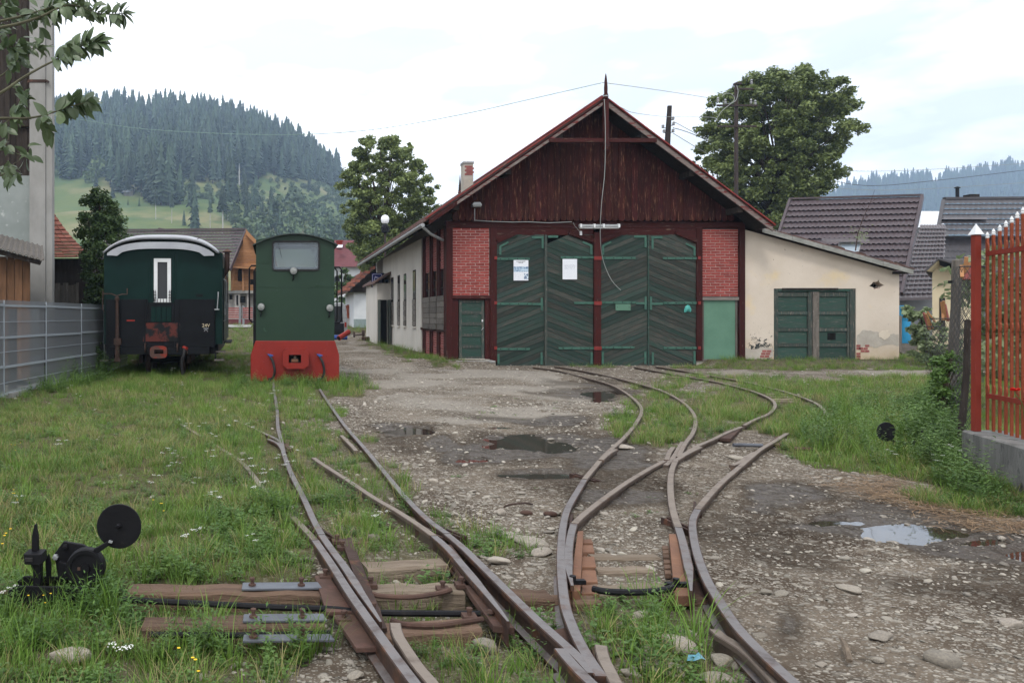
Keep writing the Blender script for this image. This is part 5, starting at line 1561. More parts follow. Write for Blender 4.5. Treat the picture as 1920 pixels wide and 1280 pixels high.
# beam, coupler, hose
WB('buffer_beam', 'wagonblack', MB().box(wx(212), wx(393), WD - .02, WD + .2, wz(664), wz(650.5)), bevel=.008)
WB('headstock', 'wagonblack', MB().box(wx(200), wx(214), WD + .0, WD + .2, wz(672), wz(650.5)))
cp = [(wx(300) + math.copysign(abs(math.cos(t)) ** .5, math.cos(t)) * .19, wz(659) + math.copysign(abs(math.sin(t)) ** .65, math.sin(t)) * .135) for t in [2 * math.pi * k / 24 for k in range(24)]]
cb_ = wall_with_holes(cp, [[(wx(292), wz(662)), (wx(309), wz(662)), (wx(309), wz(654.5)), (wx(292), wz(654.5))]], WD - .32, .12, mat('coupler_paint', (.20, .03, .02), (.075, .042, .035), 3.5, rough=.6, bump=.4, ramp=(.44, .56), offs=False), wag, 'coupler')
MB().box(wx(290), wx(311), WD - .2, WD - .02, wz(664), wz(652)).build('draw_bar', M['darkgap'], cb_)
MB().box(wx(292), wx(309), WD - .24, WD - .21, wz(659), wz(657)).build('link', M['rustdark'], cb_)
for px in (273, 333):
    WB('hook', 'rustdark', MB().tube([(wx(px), WD - .06, wz(643)), (wx(px), WD - .08, wz(655)), (wx(px), WD - .03, wz(660))], .02, 6))
hs = WB('brake_hose', 'blackrubber', MB().tube(smooth_path([Vector((wx(346), WD - .06, wz(653))), Vector((wx(346), WD - .14, wz(662))), Vector((wx(342), WD - .14, wz(675))), Vector((wx(342), WD - .12, wz(690))), Vector((wx(344), WD - .1, wz(702)))]), .035, 8), smooth=True)
MB().tube([(wx(344), WD - .02, wz(651)), (wx(351), WD - .12, wz(653))], .035, 8).build('valve', M['redpaint'], hs)
MB().tube([(wx(351), WD - .12, wz(654)), (wx(352), WD - .1, wz(661)), (wx(350), WD - .08, wz(664))], .008, 5).build('lever', M['rust'], hs)
# lettering and socket
WB('socket', 'black', MB().lathe([(.055, -.05), (.055, 0)], (wx(386), WD + .005, wz(621)), 'Y', 12))
WB('socket_ring', 'galv', MB().tube([Vector((wx(386) + .035 * math.cos(a), WD - .052, wz(621) + .03 * math.sin(a))) for a in [R(q) for q in range(-20, 200, 20)]], .006, 5))
tx = bpy.data.curves.new('lettering', 'FONT'); tx.body = '24V'; tx.size = .11; tx.extrude = .002; tx.align_x = 'CENTER'
to = bpy.data.objects.new('lettering', tx); COL.objects.link(to)
bpy.context.view_layer.update()
tm = bpy.data.meshes.new_from_object(to); bpy.data.objects.remove(to)
lt = link('lettering', tm, M['yellowwall'], wag, Vector((wx(386), WD - .001, wz(613))) - woff(wag), (R(90), 0, 0))
WB('socket_plate', 'galv', MB().box(wx(381.5), wx(390.5), WD - .002, WD + .003, wz(616.5), wz(615)))
# handles and rails on the corners
WB('lamp_bracket', 'galv', MB().tube([(wx(409), WD - .0, wz(547)), (wx(409), WD - .03, wz(556)), (wx(407), WD - .03, wz(580))], .012, 6))
WB('lamp_bracket', 'galv', MB().box(wx(402), wx(411), WD - .05, WD + .02, wz(581), wz(579)))
WB('lamp_bracket', 'rustdark', MB().tube([(wx(194), WD, wz(545)), (wx(193.5), WD - .03, wz(580)), (wx(197), WD - .03, wz(584))], .012, 6))
# sides
for xs_, nm in ((X0, 'side_wall'), (X1 - .05, 'side_wall')):
    WB(nm, 'wagon', MB().box(xs_, xs_ + .05, WD + .11, WLy, wz(645), zroof))
WB('end_wall', 'wagon', MB().box(X0 + .05, X1 - .05, WLy - .05, WLy, wz(645), zroof))
WB('underframe', 'black', MB().box(X0 + .1, X1 - .1, WD + .2, WLy - .1, wz(664), wz(645) - .003))
for k in range(3):
    y0 = WD + 1.6 + k * 1.5
    sn = WB('side_window', 'wagonblack', MB().box(X1 + .002, X1 + .02, y0, y0 + .7, 1.75, 2.45))
    MB().box(X1 + .02, X1 + .026, y0 + .05, y0 + .65, 1.8, 2.4).build('pane', M['glass'], sn)
for yk in (WD + .3, WD + 1.25):
    WB('door_handrail', 'galv', MB().tube([(X1 + .01, yk, wz(522)), (X1 + .07, yk, wz(524)), (X1 + .07, yk, wz(600)), (X1 + .01, yk, wz(602))], .013, 6))
WB('side_door', 'wagon', MB().box(X1 + .002, X1 + .025, WD + .4, WD + 1.15, wz(640), wz(500)))
WB('handle', 'whitepaint', MB().box(X1 + .026, X1 + .05, WD + .95, WD + 1.0, wz(590), wz(578)))
# stove pipe on the right side
sp_ = WB('stove_pipe', 'rustdark', MB().tube([(wx(414, WD + .6), WD + .6, wz(520, WD + .6)), (wx(421, WD + .6), WD + .6, wz(514, WD + .6)), (wx(427, WD + .6), WD + .6, wz(506, WD + .6)), (wx(427.5, WD + .6), WD + .6, wz(474, WD + .6))], .062, 10), smooth=True)
MB().lathe([(.1, 0), (.11, .02), (.03, .075)], (wx(427.5, WD + .6), WD + .6, wz(473, WD + .6)), 'Z', 12).build('cowl', M['rust'], sp_)
# steps
for (a, b_, py) in ((404, 422, 660), (401, 420, 675.5), (186, 203, 676)):
    st = WB('step', 'greywood', MB().box(wx(a), wx(b_), WD + .1, WD + .45, wz(py + 1.4), wz(py - 1.4)))
    MB().box(wx((a + b_) / 2 - (8 if a > 300 else -6)), wx((a + b_) / 2 - (6 if a > 300 else -8)), WD + .2, WD + .3, wz(py), wz(645)).build('hanger', M['black'], st)
for yk in (WD + 1.5, WD + 2.2, WD + 3.0):
    WB('footboard', 'black', MB().box(X1 - .05, X1 + .17, yk, yk + .35, .72, .75))
# roof with the turned up front and down-curving corners
def rarc(inset, z0, rise, n=20):
    xa, xb = wx(190) + inset, wx(415) - inset
    out = []
    for k in range(n + 1):
        u = 2 * k / n - 1
        s_ = math.copysign(abs(u) ** .92, u)
        zz_ = z0 + rise * (1 - abs(u) ** 3.0) ** .9
        out.append(((xa + xb) / 2 + (xb - xa) / 2 * s_, zz_))
    return out
rows = [(WD - .12, rarc(.10, wz(474), .30)), (WD - .10, rarc(.05, wz(474), .36)), (WD + .25, rarc(.02, wz(473), .42)), (WD + .9, rarc(.0, wz(473), .46)), (WLy - .5, rarc(.0, wz(473), .46)), (WLy + .1, rarc(.1, wz(474), .32))]
mb = MB(); n = len(rows[0][1])
vv = [(p[0], y, p[1]) for y, r_ in rows for p in r_]
ff = [(i * n + j, i * n + j + 1, (i + 1) * n + j + 1, (i + 1) * n + j) for i in range(len(rows) - 1) for j in range(n - 1)]
mb.add(vv, ff)
ro = mb.build('roof', M['wagonroof'], wag, smooth=True)
md = ro.modifiers.new('thickness', 'SOLIDIFY'); md.thickness = .03; md.offset = -1
# valance: pale band with square ends
top = rarc(.16, wz(476), .255)
bot = []
for (a, b_) in top:
    u = (a - (wx(302.5))) / (wx(415) - wx(302.5) - .16)
    bot.append((a, wz(480) if abs(u) > .87 else b_ - .15 - .12 * max(0, abs(u) - .78) / .1))
vpoly = [(a, WD - .125, b_) for a, b_ in top] + [(a, WD - .125, b_) for a, b_ in reversed(bot)]
n = len(top)
mb = MB().add([(a, WD - .13, b_) for a, b_ in top] + [(a, WD - .13, b_) for a, b_ in bot], [(j, j + 1, n + j + 1, n + j) for j in range(n - 1)])
va = mb.build('valance', M['wagonroof'], wag)
md = va.modifiers.new('thickness', 'SOLIDIFY'); md.thickness = .02; md.offset = 0
WB('roof_seam', 'black', MB().tube([Vector((a, WD - .117, b_ + .012)) for a, b_ in rarc(.10, wz(474), .30)], .004, 5))
for (a0, a1) in ((4, 4), (16, 16)):
    r0, r1, r2 = rows[1][1][a0], rows[2][1][a0], rows[3][1][a0]
    WB('roof_seam', 'black', MB().tube([(r0[0], WD - .1, r0[1] + .01), (r1[0], WD + .25, r1[1] + .01), (r2[0], WD + .9, r2[1] + .01)], .006, 4))
# wheels
wcx = wx(305)
for yk in (WD + .8, WD + 1.9, WD + 4.3, WD + 5.4):
    for s in (-1, 1):
        MB().lathe([(.27, -.05), (.31, -.045), (.31, -.03), (.28, -.02), (.28, .05), (.1, .05)], (wcx + s * .40, yk, .34), 'X', 20).build('wheel', M['rustdark'], wag, smooth=True)
    MB().tube([(wcx - .4, yk, .34), (wcx + .4, yk, .34)], .05, 8).build('axle', M['black'], wag)
for s in (-1, 1):
    for yk in (WD + 1.35, WD + 4.85):
        WB('bogie_frame', 'rustdark', MB().box(wcx + s * .55 - .04, wcx + s * .55 + .04, yk - .85, yk + .85, .3, .48))

wag.rotation_euler = (0, 0, R(2.1))
# ------------------------------------------------------------------ rails and points
def hz_(py):
    """height of the rail head above the yard: proud at the points, sunk in the mud further off"""
    return float(np.interp(py, [690, 760, 850, 960, 1040, 1100, 1300], [.045, .045, .05, .065, .095, .112, .118]))
def rp(pts_, dz=0.0): return [G(a, b_, hz_(b_) + dz) for a, b_ in pts_]
PROF = [(-.024, -.001), (-.020, .003), (.020, .003), (.024, -.001), (.024, -.020), (.008, -.030), (.006, -.088), (.036, -.096), (.036, -.105), (-.036, -.105), (-.036, -.096), (-.006, -.088), (-.008, -.030), (-.024, -.020)]
def resample(path, step):
    out = [path[0]]
    acc = 0
    for i in range(1, len(path)):
        acc += (path[i] - path[i - 1]).length
        if acc >= step or i == len(path) - 1:
            out.append(path[i]); acc = 0
    return out
RPTS = []
def rail(name, pts_, parent, m='railhead', dz=0, world=None, taper0=1.0, taper1=1.0, foot=True, n=5, wf=1.0):
    path = world or rp(pts_, dz)
    path = smooth_path([Vector(p) for p in path], n)
    path = resample(path, .06)
    if not name.startswith('rail') or dz > -.03: RPTS.extend([(p.x, p.y) for p in path])
    mb = MB(); k = len(PROF); q = []
    N_ = len(path)
    for i, p in enumerate(path):
        d = (path[min(i + 1, N_ - 1)] - path[max(i - 1, 0)]); d.z = 0; d.normalize()
        s = Vector((d.y, -d.x, 0))
        t = i / (N_ - 1)
        tp = min(1, taper0 + (1 - taper0) * min(t * 3, 1), taper1 + (1 - taper1) * min((1 - t) * 3, 1)) * wf
        for a, b_ in PROF:
            if not foot and b_ < -.09: a = a * .4
            q.append(p + s * a * tp + Vector((0, 0, b_)))
    fs = [(i * k + j, i * k + (j + 1) % k, (i + 1) * k + (j + 1) % k, (i + 1) * k + j) for i in range(N_ - 1) for j in range(k)]
    fs += [tuple(range(k)), tuple((N_ - 1) * k + j for j in range(k - 1, -1, -1))]
    mb.add(q, fs)
    return mb.build(name, M[m], parent, kind=None)
def timber(p0, p1, w_, h_, ztop, m, parent, nm='sleeper'):
    """sleeper between ground points p0, p1 (photo px of its near top edge line), rounded edges, slightly twisted"""
    a = G(p0[0], p0[1], ztop); b_ = G(p1[0], p1[1], ztop)
    n = 7; mb = MB(); q = []
    d = (b_ - a).normalized(); s = Vector((-d.y, d.x, 0))
    for i in range(n):
        c = a + (b_ - a) * i / (n - 1)
        j = Vector((0, rnd.uniform(-.006, .006), rnd.uniform(-.005, .005)))
        for u, z in ((0, -h_), (0, -.012), (.012, 0), (w_ - .012, rnd.uniform(-.008, .0)), (w_, -.012), (w_, -h_)):
            q.append(c + s * u + Vector((0, 0, z)) + j)
    fs = [(i * 6 + k, i * 6 + (k + 1) % 6, (i + 1) * 6 + (k + 1) % 6, (i + 1) * 6 + k) for i in range(n - 1) for k in range(6)]
    fs += [tuple(range(6)), tuple((n - 1) * 6 + k for k in range(5, -1, -1))]
    return mb.add(q, fs).build(nm, M[m], parent)

tl = thing('railway_points', G(760, 1100), 'worn narrow gauge points in the left foreground, leading to the green locomotive', 'railway track')
rail('rail', [(514, 700), (513, 727), (519, 762), (521, 800), (528, 828), (532, 850), (545, 885), (570, 935), (588, 975), (603, 1002)], tl)
rail('switch_blade', [(603, 1003), (622, 1030), (648, 1065), (674, 1105), (697, 1140), (714, 1166)], tl, taper1=.25, foot=False)
rail('rail', [(340, 795), (400, 832), (455, 868), (500, 925), (545, 965), (570, 990), (591, 1012)], tl, dz=-.035, m='railbrown')
rail('rail', [(591, 1013), (618, 1052), (655, 1110), (690, 1160), (740, 1230), (785, 1290), (850, 1380)], tl)
rail('rail', [(395, 764), (435, 784), (470, 800), (500, 814)], tl, dz=-.034, m='railbrown')
rail('frog_rail', [(500, 814), (520, 824), (529, 832)], tl)
rail('frog_rail', [(503, 823), (522, 832), (532, 846)], tl)
rail('check_rail', [(540, 824), (538, 834), (545, 842)], tl, m='rust', dz=-.01)
rail('rail', [(588, 858), (605, 870), (655, 902), (700, 932), (745, 958), (785, 984), (813, 1004)], tl, m='railbrown')
rail('switch_blade', [(814, 1005), (840, 1028), (868, 1060), (900, 1098), (930, 1135), (953, 1165)], tl, taper1=.25, foot=False)
rail('rail', [(600, 730), (610, 746), (630, 775), (650, 802), (680, 836), (720, 884), (760, 932), (800, 972), (838, 1000)], tl)
rail('rail', [(838, 1001), (868, 1026), (905, 1062), (960, 1116), (1010, 1164), (1050, 1200), (1085, 1232), (1112, 1262)], tl)
rail('check_rail', [(640, 816), (650, 826), (662, 838), (668, 845)], tl, m='railbrown')
rail('check_rail', [(741, 1168), (746, 1190), (762, 1216), (785, 1250), (815, 1285), (870, 1360)], tl, m='railbrown')
rail('wing_rail', [(1050, 1216), (1066, 1236), (1090, 1262), (1118, 1290), (1180, 1370)], tl)
# base plates, sleepers, tie bars
def plate(poly, z, th, m, parent, nm):
    q = [G(a, b_, z) for a, b_ in poly]
    return MB().prism(q, (0, 0, -th)).build(nm, M[m], parent, bevel=.003)
ZT = .045
tsp = [((236, 1110), (600, 1112)), ((652, 1112), (872, 1108)), ((265, 1178), (610, 1172)), ((690, 1068), (842, 1060)), ((690, 1192), (905, 1180)), ((940, 1122), (1040, 1122)), ((640, 1020), (700, 1018))]
for k, (a, b_) in enumerate(tsp):
    timber(a, b_, .15, .14, ZT if k < 6 else .0, 'sleeper_pale' if k in (1, 3) else 'sleeper', tl)
timber((-10, 1098), (60, 1103), .12, .12, ZT, 'sleeper', tl)
for poly in ([(590, 1078), (617, 1078), (664, 1146), (612, 1146)], [(625, 1152), (668, 1150), (735, 1212), (668, 1214)]):
    plate(poly, ZT + .012, .02, 'rust', tl, 'base_plate')
plate([(640, 1010), (658, 1006), (726, 1176), (700, 1180)], ZT + .022, .02, 'rustdark', tl, 'slide_plate')
plate([(830, 1020), (846, 1020), (965, 1176), (925, 1172), (880, 1110)], ZT + .02, .03, 'rust', tl, 'slide_plate')
plate([(1035, 1180), (1060, 1176), (1082, 1212), (1062, 1216)], ZT + .02, .02, 'rust', tl, 'base_plate')
for (a, b_, y0, y1) in ((453, 596, 1091, 1103), (455, 606, 1150, 1163), (455, 620, 1188, 1200)):
    pl_ = plate([(a, y1), (a + 2, y0), (b_, y0 - 1), (b_ + 8, y1 - 2)], ZT + .014, .012, 'greysteel', tl, 'steel_plate')
    for px in (a + 20, a + 112):
        c = G(px, (y0 + y1) / 2, ZT + .014)
        sc = MB().lathe([(.018, 0), (.018, .008), (.009, .010), (.009, .026), (.013, .028), (.013, .038)], c, 'Z', 8).build('coach_screw', M['rust'], pl_)
for px, py in ((610, 1085), (695, 1100), (865, 1100), (830, 1108), (700, 1150), (880, 1160), (645, 1165), (632, 1018), (642, 1030)):
    c = G(px, py, ZT)
    MB().box(c.x - .03, c.x + .03, c.y - .03, c.y + .03, ZT, ZT + .02).lathe([(.010, .02), (.010, .036), (.014, .038), (.014, .05)], c, 'Z', 8).build('rail_clip', M['rust'], tl)
for (px, py) in ((702, 1153), (668, 1098), (920, 1148), (926, 1144)):
    c = G(px, py, ZT + .03)
    MB().lathe([(.018, 0), (.014, .012)], c, 'Z', 8).build('rivet', M['rust'], tl)
def rod(pts_, z, r_, m, parent, nm):
    return MB().tube(smooth_path([G(a, b_, z) for a, b_ in pts_], 5), r_, 8).build(nm, M[m], parent, smooth=True)
rod([(700, 1113), (715, 1117), (770, 1119), (820, 1112), (845, 1105)], .06, .013, 'rust', tl, 'tie_bar')
rod([(735, 1162), (760, 1170), (820, 1172), (875, 1164), (905, 1160)], .06, .013, 'rust', tl, 'tie_bar')
# fish plates at the joints
def fish(px, py, ang, parent):
    c = G(px, py, hz_(py) - .045)
    d = Vector((math.sin(ang), math.cos(ang), 0)); s = Vector((d.y, -d.x, 0))
    for k in (-1, 1):
        o = MB().bar(c - d * .16 + s * k * .02, c + d * .16 + s * k * .02, .016, .05).build('fish_plate', M['rustdark'], parent)
fish(603, 1003, -.35, tl); fish(838, 1001, -.45, tl); fish(814, 1005, -.45, tl); fish(532, 846, -.1, tl)

tr = thing('railway_points', G(1180, 1050), 'worn points in the right foreground splitting into two curves towards the shed gates', 'railway track')
rail('rail', [(1000, 688), (1045, 694), (1085, 704), (1140, 719), (1172, 735), (1196, 755), (1203, 771), (1193, 792), (1170, 820), (1137, 850), (1111, 880), (1096, 898)], tr, m='railbrown')
rail('rail', [(1096, 899), (1082, 922), (1065, 952), (1056, 985), (1052, 1030), (1053, 1075), (1059, 1130), (1070, 1166), (1085, 1200), (1104, 1234), (1128, 1268)], tr)
rail('rail', [(1040, 687), (1065, 690), (1130, 702), (1190, 717), (1240, 732), (1275, 750), (1297, 770), (1304, 790), (1299, 811), (1284, 832), (1272, 856)], tr, m='railbrown')
rail('frog_rail', [(1280, 828), (1262, 858), (1248, 872)], tr, m='railbrown', dz=-.01)
rail('rail', [(1268, 860), (1260, 880), (1257, 905), (1259, 940), (1265, 968), (1272, 988)], tr, m='railbrown')
rail('switch_blade', [(1272, 989), (1279, 1012), (1287, 1045), (1293, 1075), (1296, 1108)], tr, taper1=.25, foot=False)
rail('frog_rail', [(1390, 800), (1362, 811), (1335, 824), (1308, 836), (1278, 854)], tr, m='railbrown')
rail('frog_rail', [(1313, 838), (1290, 849), (1268, 862)], tr, m='railbrown')
rail('check_rail', [(1262, 838), (1255, 848), (1250, 862)], tr, m='railbrown', dz=-.005)
rail('rail', [(1245, 864), (1215, 880), (1180, 901), (1145, 925), (1112, 950), (1090, 968), (1077, 981)], tr, m='railbrown')
rail('switch_blade', [(1076, 982), (1070, 1005), (1066, 1035), (1067, 1068), (1073, 1098)], tr, taper1=.3, foot=False)
rail('rail', [(1476, 812), (1450, 828), (1425, 843), (1395, 868), (1355, 902), (1330, 928), (1308, 954)], tr, m='railbrown')
rail('rail', [(1308, 955), (1299, 975), (1300, 1003), (1308, 1040), (1325, 1085), (1350, 1128), (1380, 1172), (1425, 1220), (1500, 1290), (1590, 1370)], tr)
rail('check_rail', [(1414, 848), (1400, 857), (1388, 866), (1372, 872)], tr, m='railbrown')
rail('check_rail', [(1155, 842), (1142, 849), (1127, 862)], tr, m='railbrown', dz=.01)
rail('check_rail', [(1340, 1180), (1356, 1194), (1388, 1212), (1422, 1242), (1467, 1292), (1532, 1372)], tr, m='railbrown', dz=-.045)
rail('wing_rail', [(1127, 1210), (1131, 1232), (1146, 1262), (1160, 1290), (1210, 1380)], tr, m='railbrown')
for (a, b_, w_, m, z) in (((1112, 1046), (1240, 1046), .10, 'sleeper_pale', .03), ((1122, 1070), (1226, 1068), .09, 'sleeper_pale', .03), ((1118, 1112), (1262, 1106), .14, 'sleeper_pale', .035), ((1030, 1128), (1130, 1128), .12, 'sleeper', .03), ((1258, 1128), (1330, 1128), .12, 'sleeper', .03)):
    timber(a, b_, w_, .13, z, m, tr)
for k, (a, b_) in enumerate(((1010, 1017), (1021, 1034), (1042, 1062), (1068, 1090), (1096, 1112))):
    plate([(1086 + k * 1.0, b_), (1089 + k * .6, a), (1109 + k * 2.6, a), (1112 + k * 3, b_)], .04 + .004 * (k % 2), .03, 'orangeplate', tr, 'wooden_block')
plate([(1067, 1108), (1083, 995), (1094, 994), (1088, 1106)], .075, .05, 'orangeplate', tr, 'slide_plate')
plate([(1265, 1116), (1254, 1000), (1268, 1000), (1294, 1116)], .075, .05, 'orangeplate', tr, 'slide_plate')
for k, py in enumerate((1022, 1030, 1038, 1048, 1058, 1068)):
    plate([(1242 + k, py + 6), (1241 + k, py), (1253 + k, py), (1254 + k, py + 6)], .045, .03, 'sleeper', tr, 'wooden_block')
plate([(1296, 1100), (1296, 1068), (1306, 1068), (1325, 1125), (1298, 1125)], .03, .02, 'rustdark', tr, 'base_plate')
rod([(1112, 1103), (1135, 1108), (1190, 1110), (1240, 1106), (1262, 1100)], .085, .016, 'black', tr, 'tie_bar')
for px, py in ((1074, 1090), (1268, 1095)):
    c = G(px, py, .085)
    MB().bar(c + Vector((-.05, 0, 0)), c + Vector((.06, .0, .0)), .03, .02).lathe([(.016, 0), (.016, .03)], c, 'Z', 8).build('rod_joint', M['black'], tr)
fish(1096, 899, -.3, tr); fish(1077, 981, .4, tr); fish(1272, 988, -.05, tr); fish(1308, 955, .5, tr)
plate([(1340, 820), (1360, 808), (1392, 800), (1370, 822)], .04, .04, 'rust', tr, 'frog_plate')
plate([(1440, 830), (1455, 818), (1478, 812), (1462, 834)], .03, .03, 'rust', tr, 'frog_plate')
plate([(1060, 1172), (1076, 1170), (1102, 1228), (1090, 1230)], .05, .03, 'rust', tr, 'frog_plate')
plate([(1108, 1212), (1126, 1208), (1160, 1290), (1130, 1290)], .04, .03, 'rust', tr, 'frog_plate')

t3 = thing('railway_track', G(1400, 730), 'curved narrow gauge track running from the right hand gates into the grass', 'railway track')
rail('rail', [(1190, 688), (1240, 697), (1290, 706), (1335, 714), (1390, 727), (1425, 738), (1448, 750), (1453, 762), (1440, 776), (1418, 785), (1395, 797)], t3, m='railbrown')
rail('rail', [(1230, 687), (1275, 694), (1320, 702), (1390, 714), (1450, 728), (1500, 743), (1532, 757), (1546, 770), (1547, 779)], t3, m='railbrown')
for k in range(4):
    timber((1452 - k * 4, 752 - k * 4.5), (1492 - k * 3, 752 - k * 4.5), .12, .08, .03, 'sleeper_pale', t3)
for a, b_ in (((1260, 702), (1300, 706)), ((1262, 707), (1345, 704))):
    timber(a, b_, .18, .06, .04, 'sleeper_pale', t3)
rod([(1375, 834), (1400, 834), (1430, 835)], .04, .02, 'greysteel', tr, 'point_rod')
rod([(1560, 843), (1520, 842), (1490, 841)], .03, .02, 'rust', tr, 'point_rod')

# ------------------------------------------------------------------ point levers
def point_lever(base, sc, label):
    """black lever stand: trough, upright with handle, weight disc, target disc on an arm; drawn in a local frame 1 px = 1/382 m"""
    D0 = 3.92
    t = thing('point_lever', base, label, 'point lever', 'point levers beside the tracks')
    def q(px, py, y=0.0): return Vector(((px - 130) / 382 * sc, y * sc, (1128 - py) / 382 * sc))
    def pr(poly, y0, y1, nm, m='black', parent=None, bev=.004):
        return MB().prism([q(a, b_, y0) for a, b_ in poly], (0, (y1 - y0) * sc, 0)).build(nm, M[m], parent or t, world=False, bevel=bev)
    # trough (two cheeks and a floor)
    for y in (-.07, .07):
        pr([(24, 1100), (38, 1089), (190, 1092), (178, 1128), (150, 1160), (70, 1160), (42, 1130)], y, y + .012, 'side_plate')
    pr([(60, 1128), (170, 1128), (170, 1134), (60, 1134)], -.058, .07, 'bed_plate')
    # upright
    up = pr([(66, 1100), (66, 1066), (62, 1058), (62, 1050), (80, 1050), (80, 1100)], -.03, .02, 'upright')
    pr([(52, 1033), (85, 1033), (87, 1050), (82, 1054), (54, 1052)], -.06, .03, 'head_block')
    pr([(62, 1006), (67, 984), (69, 984), (73, 1006), (74, 1033), (62, 1033)], -.015, .012, 'handle', bev=.006)
    pr([(55, 1039), (70, 1039), (70, 1047), (55, 1047)], -.066, -.0605, 'socket', 'blackrubber')
    pr([(82, 1056), (88, 1042), (93, 1060), (92, 1098), (84, 1098)], .03, .045, 'rib')
    # cheek plate with bolts
    ck = pr([(96, 1046), (114, 1022), (150, 1028), (165, 1036), (165, 1090), (104, 1090)], .05, .07, 'cheek_plate')
    for px, py, m in ((118, 1031, 'black'), (100, 1050, 'galv')):
        MB().lathe([(5.5 / 382 * sc, 0), (5.5 / 382 * sc, -.016 * sc), (3 / 382 * sc, -.018 * sc)], q(px, py, .05), 'Y', 6).build('bolt', M[m], ck, world=False)
    pr([(106, 1090), (108, 1056), (130, 1060), (128, 1090)], .02, .049, 'stiffener')
    # weight
    dk = MB().lathe([(34 / 382 * sc, .0), (35 / 382 * sc, -.006 * sc), (35 / 382 * sc, -.05 * sc), (33 / 382 * sc, -.058 * sc), (27 / 382 * sc, -.058 * sc), (27 / 382 * sc, -.05 * sc), (9 / 382 * sc, -.05 * sc), (8 / 382 * sc, -.062 * sc), (2 / 382 * sc, -.062 * sc)], q(162, 1062, .02), 'Y', 32).build('counterweight', M['black'], t, world=False, smooth=True)
    MB().box(*[v for ab in zip(q(152, 1064, 0) - Vector((.01, .0355 + .0, .004)) * sc, q(159, 1061, 0) + Vector((0, -.0325, .003)) * sc) for v in sorted(ab)]).build('rust_spot', M['rust'], dk, world=False)
    # arm and disc
    pr([(176, 1028), (184, 1036), (212, 1016), (209, 1010), (203, 1013)], -.03, -.012, 'arm')
    d2 = MB().lathe([(40.5 / 382 * sc, .004 * sc), (41 / 382 * sc, 0), (41 / 382 * sc, -.006 * sc), (40 / 382 * sc, -.008 * sc), (1 / 382 * sc, -.008 * sc)], q(222, 988, .0), 'Y', 48).build('disc', M['black'], t, world=False)
    MB().lathe([(5 / 382 * sc, -.0085 * sc), (5 / 382 * sc, -.018 * sc), (2.5 / 382 * sc, -.026 * sc)], q(222, 986.5, 0), 'Y', 8).build('bolt', M['black'], d2, world=False)
    pr([(206, 1010), (213, 1012), (211, 1017), (204, 1015)], -.034, -.0305, 'pin', 'galv')
    return t
pl1 = point_lever(G(130, 1128), 1.0, 'black point lever with a large disc and round weight in the left foreground grass')
rod([(228, 1123), (300, 1127), (420, 1133), (520, 1138), (620, 1141), (700, 1148), (900, 1150)], .05, .015, 'black', pl1, 'point_rod')
rod([(280, 1189), (400, 1190), (520, 1189), (620, 1186)], .04, .013, 'black', pl1, 'point_rod')
rod([(-20, 1112), (20, 1110), (60, 1112)], .05, .012, 'rust', pl1, 'point_rod')
pl2 = point_lever(G(1650, 842), .90, 'black point lever nearly hidden in the tall grass by the right hand fence')
pl2.rotation_euler = (0, 0, R(180)); pl2.location = G(1702, 848) - Vector((0, 0, .12))

